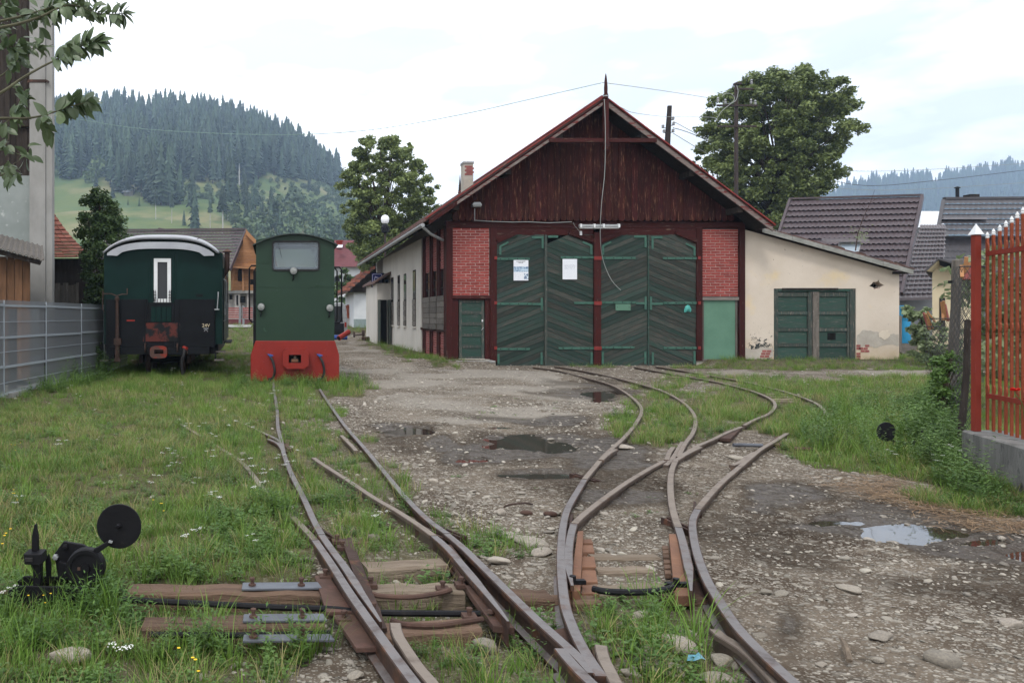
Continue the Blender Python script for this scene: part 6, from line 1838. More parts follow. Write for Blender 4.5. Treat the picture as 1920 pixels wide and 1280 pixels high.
# ------------------------------------------------------------------ stones
def rock_mesh(seed):
    q = np.random.default_rng(seed)
    bm = bmesh.new(); bmesh.ops.create_icosphere(bm, subdivisions=3, radius=1)
    pl_ = [(q.normal(size=3), q.uniform(.55, .85)) for _ in range(9)]
    pl_ = [(a / np.linalg.norm(a), b_) for a, b_ in pl_]
    for v_ in bm.verts:
        p = np.array(v_.co)
        for a, b_ in pl_:
            d = p @ a
            if d > b_: p = p - a * (d - b_) * .9
        n_ = .07 * math.sin(p[0] * 5 + seed) * math.cos(p[1] * 4 - seed) 
        v_.co = p * (1 + n_)
    me_ = bpy.data.meshes.new('stone'); bm.to_mesh(me_); bm.free()
    me_.materials.append(M['stone'])
    for p_ in me_.polygons: p_.use_smooth = True
    return me_
RM = [rock_mesh(k) for k in range(8)]
stones = [  # px, py (bottom), width px, height px, label
    (908, 1222, 44, 36, 'brown pointed boulder in the grass between the two sets of points'),
    (1270, 1222, 66, 36, 'largest pale boulder in front of the right hand points'),
    (1290, 1196, 40, 22, 'grey angular stone just behind the largest pale boulder'),
    (1218, 1228, 30, 24, 'rounded stone left of the largest pale boulder'),
    (1352, 1242, 44, 24, 'smooth rounded stone right of the blue litter, in front of the points'),
    (1240, 1256, 90, 22, 'long flat pale slab lying in front of the boulder group'),
    (1382, 1250, 22, 20, 'small stone at the right end of the foreground stone group'),
    (1345, 1276, 60, 24, 'flat brownish stone at the bottom edge left of the right rail'),
    (1182, 1262, 36, 20, 'small stone in the weeds left of the long flat slab'),
    (130, 1238, 76, 30, 'pale whitish stone in the bottom left weeds in front of the lever'),
    (668, 1268, 34, 14, 'flat white stone on the gravel at the bottom between the rails'),
    (1000, 1026, 62, 14, 'long smooth pale stone right of the left track'),
    (948, 1014, 50, 12, 'flat pale stone behind the long smooth one'),
    (934, 1060, 46, 14, 'flat tan stone beside the left stock rail'),
    (1015, 1046, 40, 16, 'greyish stone next to the left rail of the right hand points'),
    (939, 970, 18, 14, 'small dark grey stone on the bare gravel'),
    (812, 908, 18, 14, 'round tan stone at the foot of the mud patch'),
    (700, 1018, 22, 18, 'brownish stone between the left rails'),
    (1206, 1156, 36, 14, 'flat pale stone in the grass behind the sleeper end'),
    (1770, 1244, 56, 30, 'flat grey stone half buried in the lane at the lower right'),
    (1892, 1168, 38, 16, 'low grey stone at the right edge of the lane'),
    (1435, 1118, 24, 10, 'small flat stone in the lane, left one of two'),
    (1465, 1118, 26, 9, 'small flat stone in the lane, right one of two'),
    (1652, 1200, 44, 16, 'tan stone embedded in the lane beside the stick'),
    (1590, 1106, 40, 14, 'pale flat stone embedded in the middle of the lane'),
    (1645, 1238, 22, 12, 'small dark stone near the stick in the lane'),
    (1170, 842, 44, 9, 'flat pale stone between the two curved rails'),
    (1385, 860, 30, 8, 'flat stone beside the short check rail'),
    (455, 857, 16, 9, 'round pale stone in the grass left of the locomotive track'),
    (430, 859, 14, 7, 'smaller pale stone in the grass left of the round one'),
    (1740, 1090, 16, 7, 'small pale stone in the lane below the large puddle'),
    (1540, 1240, 20, 10, 'small brown stone by the right hand rail'),
]
for k, (px, py, wd, hg, lab) in enumerate(stones):
    c = G(px, py - hg * .25)
    s = c.y / F
    o = bpy.data.objects.new('stone', RM[k % 8]); COL.objects.link(o)
    z0 = float(gz(c.x, c.y))
    hh = hg * s * .62
    o.scale = (wd * s * .56, wd * s * .42, hh * .95)
    o.location = (c.x, c.y, z0 + hh * .42)
    o.rotation_euler = (rnd.uniform(-.12, .12), rnd.uniform(-.12, .12), rnd.uniform(-.5, .5))
    tag(o, lab, 'stone', 'stones lying about the yard')
# scattered cobbles nobody singles out + gravel
def pick(n, y0, y1, px0=-250, px1=2250, pw=1.0):
    """points spread evenly over the visible wedge of ground"""
    y_ = np.sqrt(rng.uniform(y0 ** 2, y1 ** 2, n)); px = rng.uniform(px0, px1, n)
    return (px - CX) / F * y_, y_
peb = []
for s_ in range(6):
    me_ = rock_mesh(20 + s_).copy(); me_.materials.clear(); me_.materials.append(M['pebble'])
    bm = bmesh.new(); bm.from_mesh(me_); bmesh.ops.dissolve_limit(bm, angle_limit=R(14), verts=bm.verts, edges=bm.edges); bmesh.ops.triangulate(bm, faces=bm.faces); bm.to_mesh(me_); bm.free()
    o = bpy.data.objects.new('pebble_pattern_%d' % s_, me_); COL.objects.link(o); peb.append(o)
pebc = proto_collection('pebble_patterns', peb)
pts = []; sc_ = []
for n_, y0, y1, a, b_ in ((15000, 2.6, 6, .004, .013), (15000, 6, 13, .006, .018), (7000, 12, 24, .012, .03), (1900, 2.8, 7, .010, .032), (1700, 7, 13, .014, .036), (800, 9, 22, .022, .045)):
    x_, y_ = pick(n_, y0, y1)
    g_ = grassy(x_, y_); cl_ = fbm(x_ * 1.3, y_ * 1.3, 91)
    k = (rng.random(n_) > g_ * .8) & (rng.random(n_) < sstep((cl_ - .34) / .25) + .15) & (rng.random(n_) > wetness(x_, y_) * .6)
    if a > .009: k &= ~((x_ / y_ * F + CX > 1330) & (rng.random(n_) < .6))
    x_, y_ = x_[k], y_[k]
    s_ = rng.uniform(0, 1, len(x_)) ** 2.2 * (b_ - a) + a
    pts.append(np.stack([x_, y_, gz(x_, y_) + s_ * .12], 1)); sc_.append(np.stack([s_ * 1.2, s_ * .95, s_ * .5], 1))
pts = np.concatenate(pts); sc_ = np.concatenate(sc_)
scatter('gravel', pts, rng.uniform(0, 6.28, len(pts)), sc_, rng.integers(0, 6, len(pts)), pebc, rng.uniform(-.3, .3, (len(pts), 2)))

# ------------------------------------------------------------------ grass, weeds, flowers
def tuft(seed, n, h, spread, wdt, lean=.5, curl=.6, seg=3):
    q = random.Random(seed); mb = MB()
    for _ in range(n):
        a = q.uniform(0, 6.283); r_ = spread * q.random() ** .7
        p = Vector((r_ * math.cos(a), r_ * math.sin(a), 0))
        b_ = a + q.uniform(-1, 1); d = Vector((math.cos(b_), math.sin(b_), 0)); sd_ = Vector((-d.y, d.x, 0))
        hh = h * q.uniform(.5, 1.1); ln = lean * q.uniform(.2, 1); ww = wdt * q.uniform(.7, 1.3)
        vs_ = []
        for k in range(seg):
            t = k / seg
            c = p + d * (hh * (ln * t + curl * t * t * ln)) + Vector((0, 0, hh * t * (1 - .25 * ln * t)))
            w_ = ww * (1 - t * .7) / 2
            vs_ += [c - sd_ * w_, c + sd_ * w_]
        c = p + d * (hh * (ln + curl * ln)) + Vector((0, 0, hh * (1 - .35 * ln)))
        vs_.append(c)
        fs = [(2 * k, 2 * k + 1, 2 * k + 3, 2 * k + 2) for k in range(seg - 1)] + [(2 * seg - 2, 2 * seg - 1, 2 * seg)]
        mb.add(vs_, fs)
    return mb
def leafy(seed, n_stem, h, leaf, n_leaf, spread=.05, narrow=.3):
    q = random.Random(seed); mb = MB()
    for _ in range(n_stem):
        a = q.uniform(0, 6.283); r_ = spread * q.random()
        p = Vector((r_ * math.cos(a), r_ * math.sin(a), 0)); ld = Vector((math.cos(a), math.sin(a), 0)) * q.uniform(0, .35)
        hh = h * q.uniform(.6, 1.1)
        top = p + ld * hh + Vector((0, 0, hh))
        sd_ = Vector((-math.sin(a), math.cos(a), 0)) * .0022
        mb.add([p - sd_, p + sd_, top], [(0, 1, 2)])
        for k in range(n_leaf):
            t = .12 + .88 * (k + q.random() * .5) / n_leaf
            c = p + (top - p) * t; b_ = k * 2.4 + q.uniform(-.4, .4)
            l = leaf * (1.1 - .6 * t) * q.uniform(.7, 1.2)
            d = Vector((math.cos(b_), math.sin(b_), q.uniform(.1, .7))).normalized()
            s2 = d.cross(Vector((0, 0, 1))).normalized() * l * narrow
            dn = Vector((0, 0, -l * .15))
            mb.add([c, c + d * l * .45 + s2, c + d * l + dn, c + d * l * .45 - s2], [(0, 1, 2), (0, 2, 3)])
    return mb
def two(name, parts_):
    """one pattern mesh out of several materials"""
    bm = bmesh.new(); me_ = bpy.data.meshes.new(name)
    for i, (mb, m) in enumerate(parts_):
        vs_ = [bm.verts.new(p) for p in mb.v]
        for f_ in mb.f:
            fc = bm.faces.new([vs_[k] for k in f_]); fc.material_index = i
        me_.materials.append(m)
    bm.to_mesh(me_); bm.free()
    o = bpy.data.objects.new(name, me_); COL.objects.link(o); return o
def umbel(seed, h, n, r_):
    q = random.Random(seed); st = MB(); fl = MB()
    for _ in range(n):
        a = q.uniform(0, 6.283); p = Vector((q.uniform(-.03, .03), q.uniform(-.03, .03), 0)); hh = h * q.uniform(.8, 1.1)
        top = p + Vector((q.uniform(-.03, .03), q.uniform(-.03, .03), hh))
        st.tube([p, top], .0016, 3, False)
        for k in range(12):
            b_ = q.uniform(0, 6.283); rr = r_ * q.random() ** .5; c = top + Vector((math.cos(b_) * rr, math.sin(b_) * rr, q.uniform(-.003, .004))); s = .0034
            fl.add([c + Vector((-s, 0, 0)), c + Vector((0, -s, .002)), c + Vector((s, 0, 0)), c + Vector((0, s, .002))], [(0, 1, 2, 3)])
        for k in range(6):
            t = q.uniform(.05, .7); c = p + (top - p) * t; b_ = q.uniform(0, 6.283); l = .035
            d = Vector((math.cos(b_), math.sin(b_), .3)) * l; s2 = Vector((-math.sin(b_), math.cos(b_), 0)) * .004
            st.add([c, c + d * .5 + s2, c + d, c + d * .5 - s2], [(0, 1, 2, 3)])
    return st, fl
gp = []
gp.append(two('plant_pattern_00', [(tuft(1, 16, .085, .05, .0042), M['grassleaf'])]))
gp.append(two('plant_pattern_01', [(tuft(2, 22, .14, .06, .0045), M['grassleaf'])]))
gp.append(two('plant_pattern_02', [(tuft(3, 22, .22, .05, .005, .45, .9, 4), M['grassleaf'])]))
gp.append(two('plant_pattern_03', [(tuft(4, 16, .15, .07, .0038, .7), M['grassdry']), (tuft(5, 9, .12, .06, .0042), M['grassleaf'])]))
gp.append(two('plant_pattern_04', [(leafy(6, 7, .08, .034, 7, .07, .3), M['weedleaf'])]))
gp.append(two('plant_pattern_05', [(leafy(7, 5, .20, .055, 12, .05, .16), M['weedleaf'])]))
gp.append(two('plant_pattern_06', [(leafy(8, 9, .035, .03, 4, .09, .45), M['weedleaf'])]))
st, fl = umbel(9, .24, 4, .022)
gp.append(two('plant_pattern_07', [(st, M['weedleaf']), (fl, M['whiteflower'])]))
q_ = random.Random(5); fl = MB(); st = MB()
for _ in range(4):
    c = Vector((q_.uniform(-.06, .06), q_.uniform(-.06, .06), q_.uniform(.08, .15)))
    st.tube([(c.x * .6, c.y * .6, 0), c], .0013, 3, False)
    fl.lathe([(.002, 0), (.0065, .003)], c, 'Z', 7)
gp.append(two('plant_pattern_08', [(st, M['weedleaf']), (fl, M['yellowflower'])]))
gp.append(two('plant_pattern_09', [(leafy(11, 5, .34, .05, 16, .04, .2), M['silverleaf'])]))
gp.append(two('plant_pattern_10', [(leafy(12, 4, .12, .055, 6, .05, .36), M['weedleaf']), (tuft(13, 8, .12, .06, .004), M['grassleaf'])]))
gp.append(two('plant_pattern_11', [(leafy(14, 6, .40, .06, 20, .08, .2), M['weedleaf'])]))
plc = proto_collection('plant_patterns', gp)
PT = []; RZ = []; SC = []; IX = []
_rk = {}
for a, b_ in RPTS:
    for i in (-1, 0, 1):
        for j in (-2, -1, 0, 1): _rk[(int(a / .06) + i, int(b_ / .06) + j)] = 1
def near_rail(x, y): return np.array([(int(a / .06), int(b_ / .06)) in _rk for a, b_ in zip(x, y)])
def sow(n, y0, y1, mix, s0, s1, px0=-300, px1=2300, dens=None, extra=None):
    x_, y_ = pick(n, y0, y1, px0, px1)
    g_ = grassy(x_, y_) if dens is None else dens(x_, y_)
    k = rng.random(n) < g_
    # clear of walls and inside of buildings
    k &= ~((x_ > SX - .05) & (x_ < 17.3) & (y_ > FD - .1) & (y_ < 38.2))
    k &= ~((x_ > GATE_X0) & (x_ < GATE_X1) & (y_ > FD - .35) & (y_ < FD + 2) & (rng.random(n) < .9))
    x_, y_ = x_[k], y_[k]
    tb = np.zeros(len(x_), bool)
    for p_ in TIMB: tb |= inpoly(x_, y_, p_)
    k = (~near_rail(x_, y_) | (rng.random(len(x_)) < .12)) & (~tb | (rng.random(len(x_)) < .3)); x_, y_ = x_[k], y_[k]
    pat = fbm(x_ * .8, y_ * .8, 55)
    w1 = np.array([m_[1] for m_ in mix], float); ids = np.array([m_[0] for m_ in mix])
    c = np.cumsum(w1) / w1.sum()
    r_ = np.clip(rng.random(len(x_)) * .55 + pat * .75 - .16, 0, .999)
    id_ = ids[np.searchsorted(c, r_)]
    s = rng.uniform(s0, s1, len(x_)) * (.65 + .7 * fbm(x_ * 1.5, y_ * 1.5, 66))
    PT.append(np.stack([x_, y_, gz(x_, y_) - .008], 1)); RZ.append(rng.uniform(0, 6.28, len(x_))); SC.append(s); IX.append(id_)
sow(9000, 2.4, 6, [(6, 1), (0, 3), (3, 1.0), (4, 1.6), (1, 2.5), (10, .7), (5, .9), (2, 1.0)], .6, 1.15)
sow(17000, 6, 12, [(6, 1), (0, 4), (3, 1.4), (4, 1.2), (1, 3), (5, .6), (2, .7)], .6, 1.15)
sow(17000, 12, 24, [(0, 3), (3, 1.2), (1, 4), (4, .5), (2, .8)], .8, 1.35)
sow(9000, 24, 60, [(0, 2), (3, 1), (1, 4), (2, 1)], 1.2, 2.2)
# sprouts on the bare ground, and flowers
sow(1500, 2.6, 14, [(0, 2), (6, 2), (4, 1)], .35, .8, dens=lambda x, y: np.where(grassy(x, y) < .2, .35 * sstep((fbm(x, y, 12) - .5) / .1), 0))
sow(110, 2.6, 7, [(7, 1)], .75, 1.1, dens=lambda x, y: grassy(x, y) * (fbm(x * .8, y * .8, 13) > .5))
sow(260, 7, 20, [(7, 1)], .8, 1.1, dens=lambda x, y: grassy(x, y) * .5)
sow(36, 2.6, 9, [(8, 1)], .8, 1.2, dens=lambda x, y: grassy(x, y) * .6)
# taller weeds by the fence on the right, round the levers, along walls
def box_dens(poly, v_):
    p_ = wp(poly)
    return lambda x, y: v_ * inpoly(x, y, p_)
sow(5000, 5.5, 15, [(2, 1), (10, 1.5), (5, 1.5), (11, 1.2), (9, .7)], .8, 1.4, 1500, 2300, box_dens([(1690, 800), (1770, 700), (1800, 690), (1800, 800), (1812, 905), (1930, 950), (2200, 1010), (1960, 1000), (1900, 965), (1800, 940), (1740, 900)], .9))
sow(1500, 7, 13, [(5, 1), (2, 1), (11, .6)], .9, 1.3, 1500, 2300, box_dens([(1480, 835), (1540, 760), (1700, 740), (1760, 800), (1720, 880), (1600, 880)], .35))
sow(700, 3.2, 4.6, [(5, 2), (2, 1), (10, 1), (4, 1)], .8, 1.1, -100, 700, box_dens([(-100, 1110), (260, 1090), (330, 1160), (640, 1215), (420, 1290), (-100, 1300)], .5))
sow(110, 3.0, 4.3, [(5, 1), (2, 1), (1, 1)], .6, 1.0, 1060, 1420, box_dens([(1060, 1130), (1310, 1130), (1390, 1230), (1130, 1210)], .7))
sow(700, 15, 17.5, [(2, 1), (5, 1), (11, .4)], .9, 1.5, 150, 700, box_dens([(440, 742), (690, 742), (690, 712), (440, 716)], .5))
sow(900, 14, 22, [(2, 1), (5, 1), (11, 1)], 1.1, 1.9, -100, 260, box_dens([(-100, 790), (60, 735), (210, 690), (215, 715), (60, 760)], .8))
PT = np.concatenate(PT); RZ = np.concatenate(RZ); SC = np.concatenate(SC); IX = np.concatenate(IX)
fl_ = (IX == 7) | (IX == 8)
scatter('grass', PT[~fl_], RZ[~fl_], SC[~fl_], IX[~fl_], plc, rng.uniform(-.12, .12, ((~fl_).sum(), 2)))
scatter('wild_flowers', PT[fl_], RZ[fl_], SC[fl_], IX[fl_], plc)
# dead straw on the lane edge
mb = MB()
ps = wp([(1560, 915), (1660, 900), (1780, 950), (1960, 985), (1960, 1010), (1800, 985), (1680, 945)])
n_ = 0
while n_ < 1500:
    x_, y_ = rng.uniform(3, 7), rng.uniform(4.5, 8)
    if not inpoly(np.array(x_ + rng.normal() * .1), np.array(y_ + rng.normal() * .1), ps): continue
    n_ += 1
    a = rng.uniform(0, 6.28); l = rng.uniform(.03, .12); z_ = float(gz(x_, y_, False)) + rng.uniform(.008, .035); w_ = rng.uniform(.0015, .004)
    c, s = math.cos(a), math.sin(a)
    mb.add([(x_ - c * l - s * w_, y_ - s * l + c * w_, z_), (x_ - c * l + s * w_, y_ - s * l - c * w_, z_), (x_ + c * l, y_ + s * l, z_ + rng.uniform(-.01, .015))], [(0, 1, 2)])
mb.build('dead_straw', M['straw'], kind='stuff')
# small finds
t = tag(MB().tube(smooth_path([G(945, 950, .02), G(960, 945, .05), G(985, 943, .045), G(998, 945, .02)], 4), .007, 5).build('bent_wire', M['rustdark']), 'bent brown wire lying on the gravel right of the left track', 'wire')
t = thing('stick', G(1588, 1220), 'short split stick standing out of the lane gravel at the lower right', 'stick')
MB().tube([G(1577, 1196, .03), G(1586, 1212, .03), G(1592, 1238, .01)], [.006, .014, .01], 6).build('stem', M['sleeper_pale'], t)
MB().tube([G(1588, 1216, .03), G(1597, 1238, .01)], [.01, .005], 6).build('fork', M['sleeper_pale'], t)
for (px, py, w_, lab) in ((988, 966, .045, 'lump of rusty scrap on the gravel, left one'), (1033, 968, .05, 'lump of rusty scrap on the gravel near the curved rail')):
    c = G(px, py); o = bpy.data.objects.new('rusty_scrap', RM[3].copy()); COL.objects.link(o)
    o.data.materials.clear(); o.data.materials.append(M['rust']); o.location = c + Vector((0, 0, .02)); o.scale = (w_, w_ * .6, w_ * .45)
    tag(o, lab, 'scrap')
c = G(1305, 1240, .03); mb = MB()
q = [(-.035, 0, .005), (-.02, .02, .02), (0, .024, .008), (.02, .02, .03), (.038, 0, .008), (.014, -.014, .02), (-.014, -.014, .01)]
mb.add([(c.x, c.y, c.z + .028)] + [(c.x + a, c.y + b_, c.z + d) for a, b_, d in q], [(0, 1 + i, 1 + (i + 1) % 7) for i in range(7)])
tag(mb.build('litter', M['litter']), 'crumpled light blue wrapper between the foreground stones', 'litter')
# ------------------------------------------------------------------ translucent fence on the left
A0 = G(-260, 812); A1 = G(196, 702)
fence = thing('sheet_fence', (-4.3, 15, 0), 'translucent grey plastic sheet fence with pale horizontal ribs left of the carriage', 'fence')
# follow three stretches
line = [Vector((-4.75, 8.6, 0)), Vector((-4.60, 11.2, 0)), Vector((-4.48, 13.2, 0)), Vector((-4.30, 15.0, 0)), Vector((-4.12, 17.0, 0)), Vector((-3.98, 18.6, 0)), Vector((-3.95, 21.5, 0))]
ZB, ZTp = .06, 1.64
for i in range(len(line) - 1):
    a, b_ = line[i], line[i + 1]
    d = (b_ - a).normalized(); s = Vector((d.y, -d.x, 0))
    g = MB()
    n = max(2, int((b_ - a).length / .5))
    q = []
    for k in range(n + 1):
        p = a + (b_ - a) * (k / n) + s * rnd.uniform(-.012, .012)
        for z in (ZB, .5, 1.0, 1.5, ZTp): q.append(p + s * (.01 * math.sin(z * 7 + i)) + Vector((0, 0, z)))
    g.add(q, [(k * 5 + j, k * 5 + j + 1, (k + 1) * 5 + j + 1, (k + 1) * 5 + j) for k in range(n) for j in range(4)])
    o = g.build('sheet_panel', M['polysheet'], fence)
    for z in (ZB + .02, .53, 1.02, 1.55):
        MB().bar(a + s * .02 + Vector((0, 0, z + rnd.uniform(-.01, .01))), b_ - d * .03 + s * .02 + Vector((0, 0, z + rnd.uniform(-.01, .01))), .03, .038).build('rib', M['polyrib'], fence)
    for z in (.27, .78, 1.28):
        MB().bar(a + s * .014 + Vector((0, 0, z)), b_ - d * .03 + s * .014 + Vector((0, 0, z)), .008, .012).build('seam', M['polyrib'], fence)
    MB().bar(a + s * .016 + Vector((0, 0, ZB)), a + s * .016 + Vector((0, 0, ZTp)), .02, .012, (0, 1, 0)).build('joint_strip', M['polyrib'], fence)
    MB().box(a.x - .2, a.x - .1, a.y + .3, a.y + .4, 0, 1.6).build('post', M['dark_wood'], fence)
    MB().box(a.x - .22, a.x - .1, (a.y + b_.y) / 2, (a.y + b_.y) / 2 + .12, 0, 1.5).build('post', M['dark_wood'], fence)
MB().box(-4.60, -4.36, 13.3, 18.0, -.05, .09).build('footing', M['concrete'], fence)

# ------------------------------------------------------------------ tall building behind the fence
bt = thing('tall_house', (-8, 21, 0), 'tall grey green rendered building with dark timber upper wall at the left edge', 'building')
D1 = 19.0
def q1(px, D=D1): return (px - CX) / F * D
def z1(py, D=D1): return H + (HZ - py) / F * D
def skew(xa, xb, y0, y1, za, zb, dx): return MB().prism([(xa, y0, za), (xb, y0, za), (xb + dx, y1, za), (xa + dx, y1, za)], (0, 0, zb - za))
skew(q1(-330), q1(54.8), D1 + .25, D1 + 7, 0, z1(326), -1.6).build('wall', M['greyplaster'], bt)
skew(q1(-330), q1(54), D1 + .5, D1 + 6.8, z1(326) + .003, z1(-120), -1.6).build('upper_wall', M['dark_wood'], bt)
for k in range(34):
    x_ = q1(54) - .02 - k * .145
    MB().box(x_ - .135, x_, D1 + .46 - rnd.uniform(0, .02), D1 + .497, z1(326) + .01, z1(-120)).build('wall_board', M['dark_wood'], bt)
MB().box(q1(-330), q1(54), D1 + .35, D1 + .46, z1(231), z1(222)).build('rail', M['dark_wood'], bt)
pp = MB().box(q1(55), q1(85), D1, D1 + .24, 0, z1(-120)).build('pillar', M['concrete'], bt, bevel=.012)
MB().box(q1(85) + .002, q1(97), D1 + .04, D1 + .24, 0, z1(-120)).build('pillar_edge', M['concrete'], bt)
MB().box(q1(52), q1(86.5), D1 - .015, D1 - .001, z1(155), z1(149.5)).build('strap', M['rustdark'], pp)
MB().tube([(q1(85), D1 - .02, z1(151)), (q1(92), D1 - .03, z1(155))], .03, 6).build('strap_end', M['rustdark'], pp)

# lean-to with corrugated roof at the left edge
lt = thing('lean_to', (-6.5, 15.5, 0), 'small brown boarded lean-to with a grey corrugated roof behind the sheet fence', 'lean-to')
D2 = 15.6
def q2(px, D=D2): return (px - CX) / F * D
def z2(py, D=D2): return H + (HZ - py) / F * D
for k in range(16):
    x_ = q2(47) - k * .155
    MB().box(x_ - .145, x_, D2 + .3 + rnd.uniform(0, .015), D2 + .33, .1, z2(498) + .2).build('wall_board', M['brownboard'], lt)
skew(q2(-170), q2(46), D2 + .34, D2 + 2.4, .1, z2(485), -.75).build('wall', M['dark_wood'], lt)
nr = 26; mb = MB(); v_ = []; 
xa, xb = q2(-200), q2(85)
for i in range(2):
    for k in range(nr * 4 + 1):
        t = k / (nr * 4)
        x_ = xa + (xb - xa) * t
        zz_ = z2(433 + (488 - 433) * (t * (285) - 0) / 285 * 1.0) + (.35 if i else 0)
        zz_ = z2(410 + 78 * t) + (.02 * math.cos(k * math.pi / 2)) + (.5 if i else 0)
        v_.append((x_ - i * .78, D2 - .1 + i * 2.6, zz_))
n = nr * 4 + 1
mb.add(v_, [(k, k + 1, n + k + 1, n + k) for k in range(n - 1)])
o = mb.build('corrugated_roof', M['greywood'], lt); md = o.modifiers.new('thickness', 'SOLIDIFY'); md.thickness = .02
MB().prism([(xa, D2 - .02, z2(414)), (q2(78), D2 - .02, z2(488)), (q2(74), D2 - .02, z2(497)), (xa, D2 - .02, z2(425))], (0, .06, 0)).build('verge_board', M['dark_wood'], lt)

# red shingled house
rs = thing('shingled_barn', (-7, 27, 0), 'old dark barn with a curved red shingle roof behind the fence', 'barn')
D3 = 25.0
R0 = [P(88, 393, D3 + 3), P(98, 398, D3 + 2.8), P(140, 440, D3 + 1.5), P(176, 484, D3)]     # hip edge going down right
nrow = 12
EL = [P(20, 393, D3 + 3), P(20, 485, D3 - .2)]
ER = [P(99, 396, D3 + 3), P(178, 482, D3)]
for r_ in range(nrow):
    t0, t1 = r_ / nrow, (r_ + 1) / nrow
    def lp(t, u):
        a = EL[0].lerp(EL[1], t); b_ = ER[0].lerp(ER[1], t)
        p = a.lerp(b_, u); p.z -= .35 * math.sin(math.pi * t) * .5; return p
    nc = 9
    for c_ in range(nc):
        u0, u1 = c_ / nc, (c_ + 1) / nc - .006
        lift = Vector((0, -.03, .035 + rnd.uniform(0, .012)))
        q = [lp(t0, u0), lp(t0, u1), lp(t1 + .01, u1) + lift, lp(t1 + .01, u0) + lift]
        MB().prism(q, (0, .01, -.025)).build('shingle_panel', M['redshingle'], rs)
MB().box(P(20, 480, D3).x, P(172, 480, D3).x - .1, D3 + .35, D3 + 4, 0, P(0, 483, D3).z).build('wall', M['dark_wood'], rs)
for k in range(9):
    x_ = P(100 + k * 5, 540, D3).x
    MB().box(x_, x_ + .07, D3 + .2, D3 + .24, 0, P(0, 532 + rnd.uniform(-3, 3), D3).z).build('paling', M['greywood_v'], rs)

# ------------------------------------------------------------------ metal tile roofs
def tile_roof(rl, rr, el, er, ncol, nrow, m, parent, name='tiled_roof', wave=.018, step=.085):
    rl, rr, el, er = map(Vector, (rl, rr, el, er))
    nrm = (rr - rl).cross(el - rl).normalized()
    if nrm.dot(Vector((0, -1, .6))) < 0: nrm = -nrm
    off = woff(parent)
    us = ncol * 4 + 1
    v_ = []; f_ = []
    dn = (el - rl).normalized()
    for r_ in range(nrow):
        for t, s_ in ((r_ / nrow, 0.0), (min((r_ + 1.12) / nrow, 1.02), 1.0)):
            for k in range(us):
                p = rl.lerp(rr, k / (us - 1)).lerp(el.lerp(er, k / (us - 1)), t)
                ph = 2 * math.pi * (k % 4) / 4
                v_.append(tuple(p + nrm * (wave * (.5 - .5 * math.cos(ph)) + step * s_) + dn * (.035 * math.sin(ph) * s_) - off))
        o_ = r_ * 2 * us
        f_ += [(o_ + k, o_ + k + 1, o_ + us + k + 1, o_ + us + k) for k in range(us - 1)]
    v_ = np.array(v_); f_ = np.array(f_)
    return link(name, np_mesh(name, v_, f_, M[m]), None, parent)

h1 = thing('tiled_house', (25, 34, 0), 'house with a large purplish brown metal tile roof rising behind the annex', 'house')
RL, RR = P(1480, 376, 37.0), P(1727, 369, 35.5)
ER_ = P(1688, 553, 32.6); fall = ER_ - RR; EL_ = RL + fall
tile_roof(RL, RR, EL_, ER_, 27, 16, 'tile_brown', h1)
back = Vector((1.6, -fall.y, fall.z))
MB().prism([RL, RR, RR + back, RL + back], (0, 0, -.05)).build('back_roof', M['tile_brown'], h1)
MB().bar(RL + Vector((0, 0, .08)), RR + Vector((0, 0, .08)), .2, .08).build('ridge_cap', M['tile_brown'], h1)
MB().bar(RR + Vector((.02, -.05, .03)), ER_ + Vector((.02, -.05, .03)), .1, .22).build('verge_trim', M['tile_brown'], h1)
MB().bar(RL + Vector((0, -.05, .03)), EL_ + Vector((0, -.05, .03)), .1, .14).build('verge_trim', M['tile_brown'], h1)
MB().prism([RR + Vector((-.35, .3, -.2)), ER_ + Vector((-.35, .6, -.1)), RR + back + Vector((-.35, -.5, -.1))], (-.1, 0, 0)).build('gable_wall', M['dark_wood'], h1)
wl = EL_.lerp(ER_, 0); wr_ = ER_
MB().prism([EL_ + Vector((.3, .5, -.1)), ER_ + Vector((-.3, .5, -.1)), Vector((ER_.x - .3, ER_.y + .5, 0)), Vector((EL_.x + .3, EL_.y + .5, 0))], (.5, 5, 0)).build('wall', M['greywall'], h1)
# roof window just above the annex roof
rw = P(1600, 463, 33.9)
w_ = MB().prism([P(1576, 455, 33.7), P(1615, 455, 33.7), P(1610, 475, 33.5), P(1571, 475, 33.5)], (0, .1, .05)).build('roof_window', M['galv'], h1)
MB().prism([P(1579, 459, 33.66), P(1612, 459, 33.66), P(1608, 473, 33.46), P(1576, 473, 33.46)], (0, .02, .01)).build('pane', M['skyglass'], w_)
MB().prism([P(1550, 450, 33.6), P(1630, 449, 33.6), P(1630, 453, 33.5), P(1550, 454, 33.5)], (0, .3, .1)).build('dormer_edge', M['tile_dark'], h1)

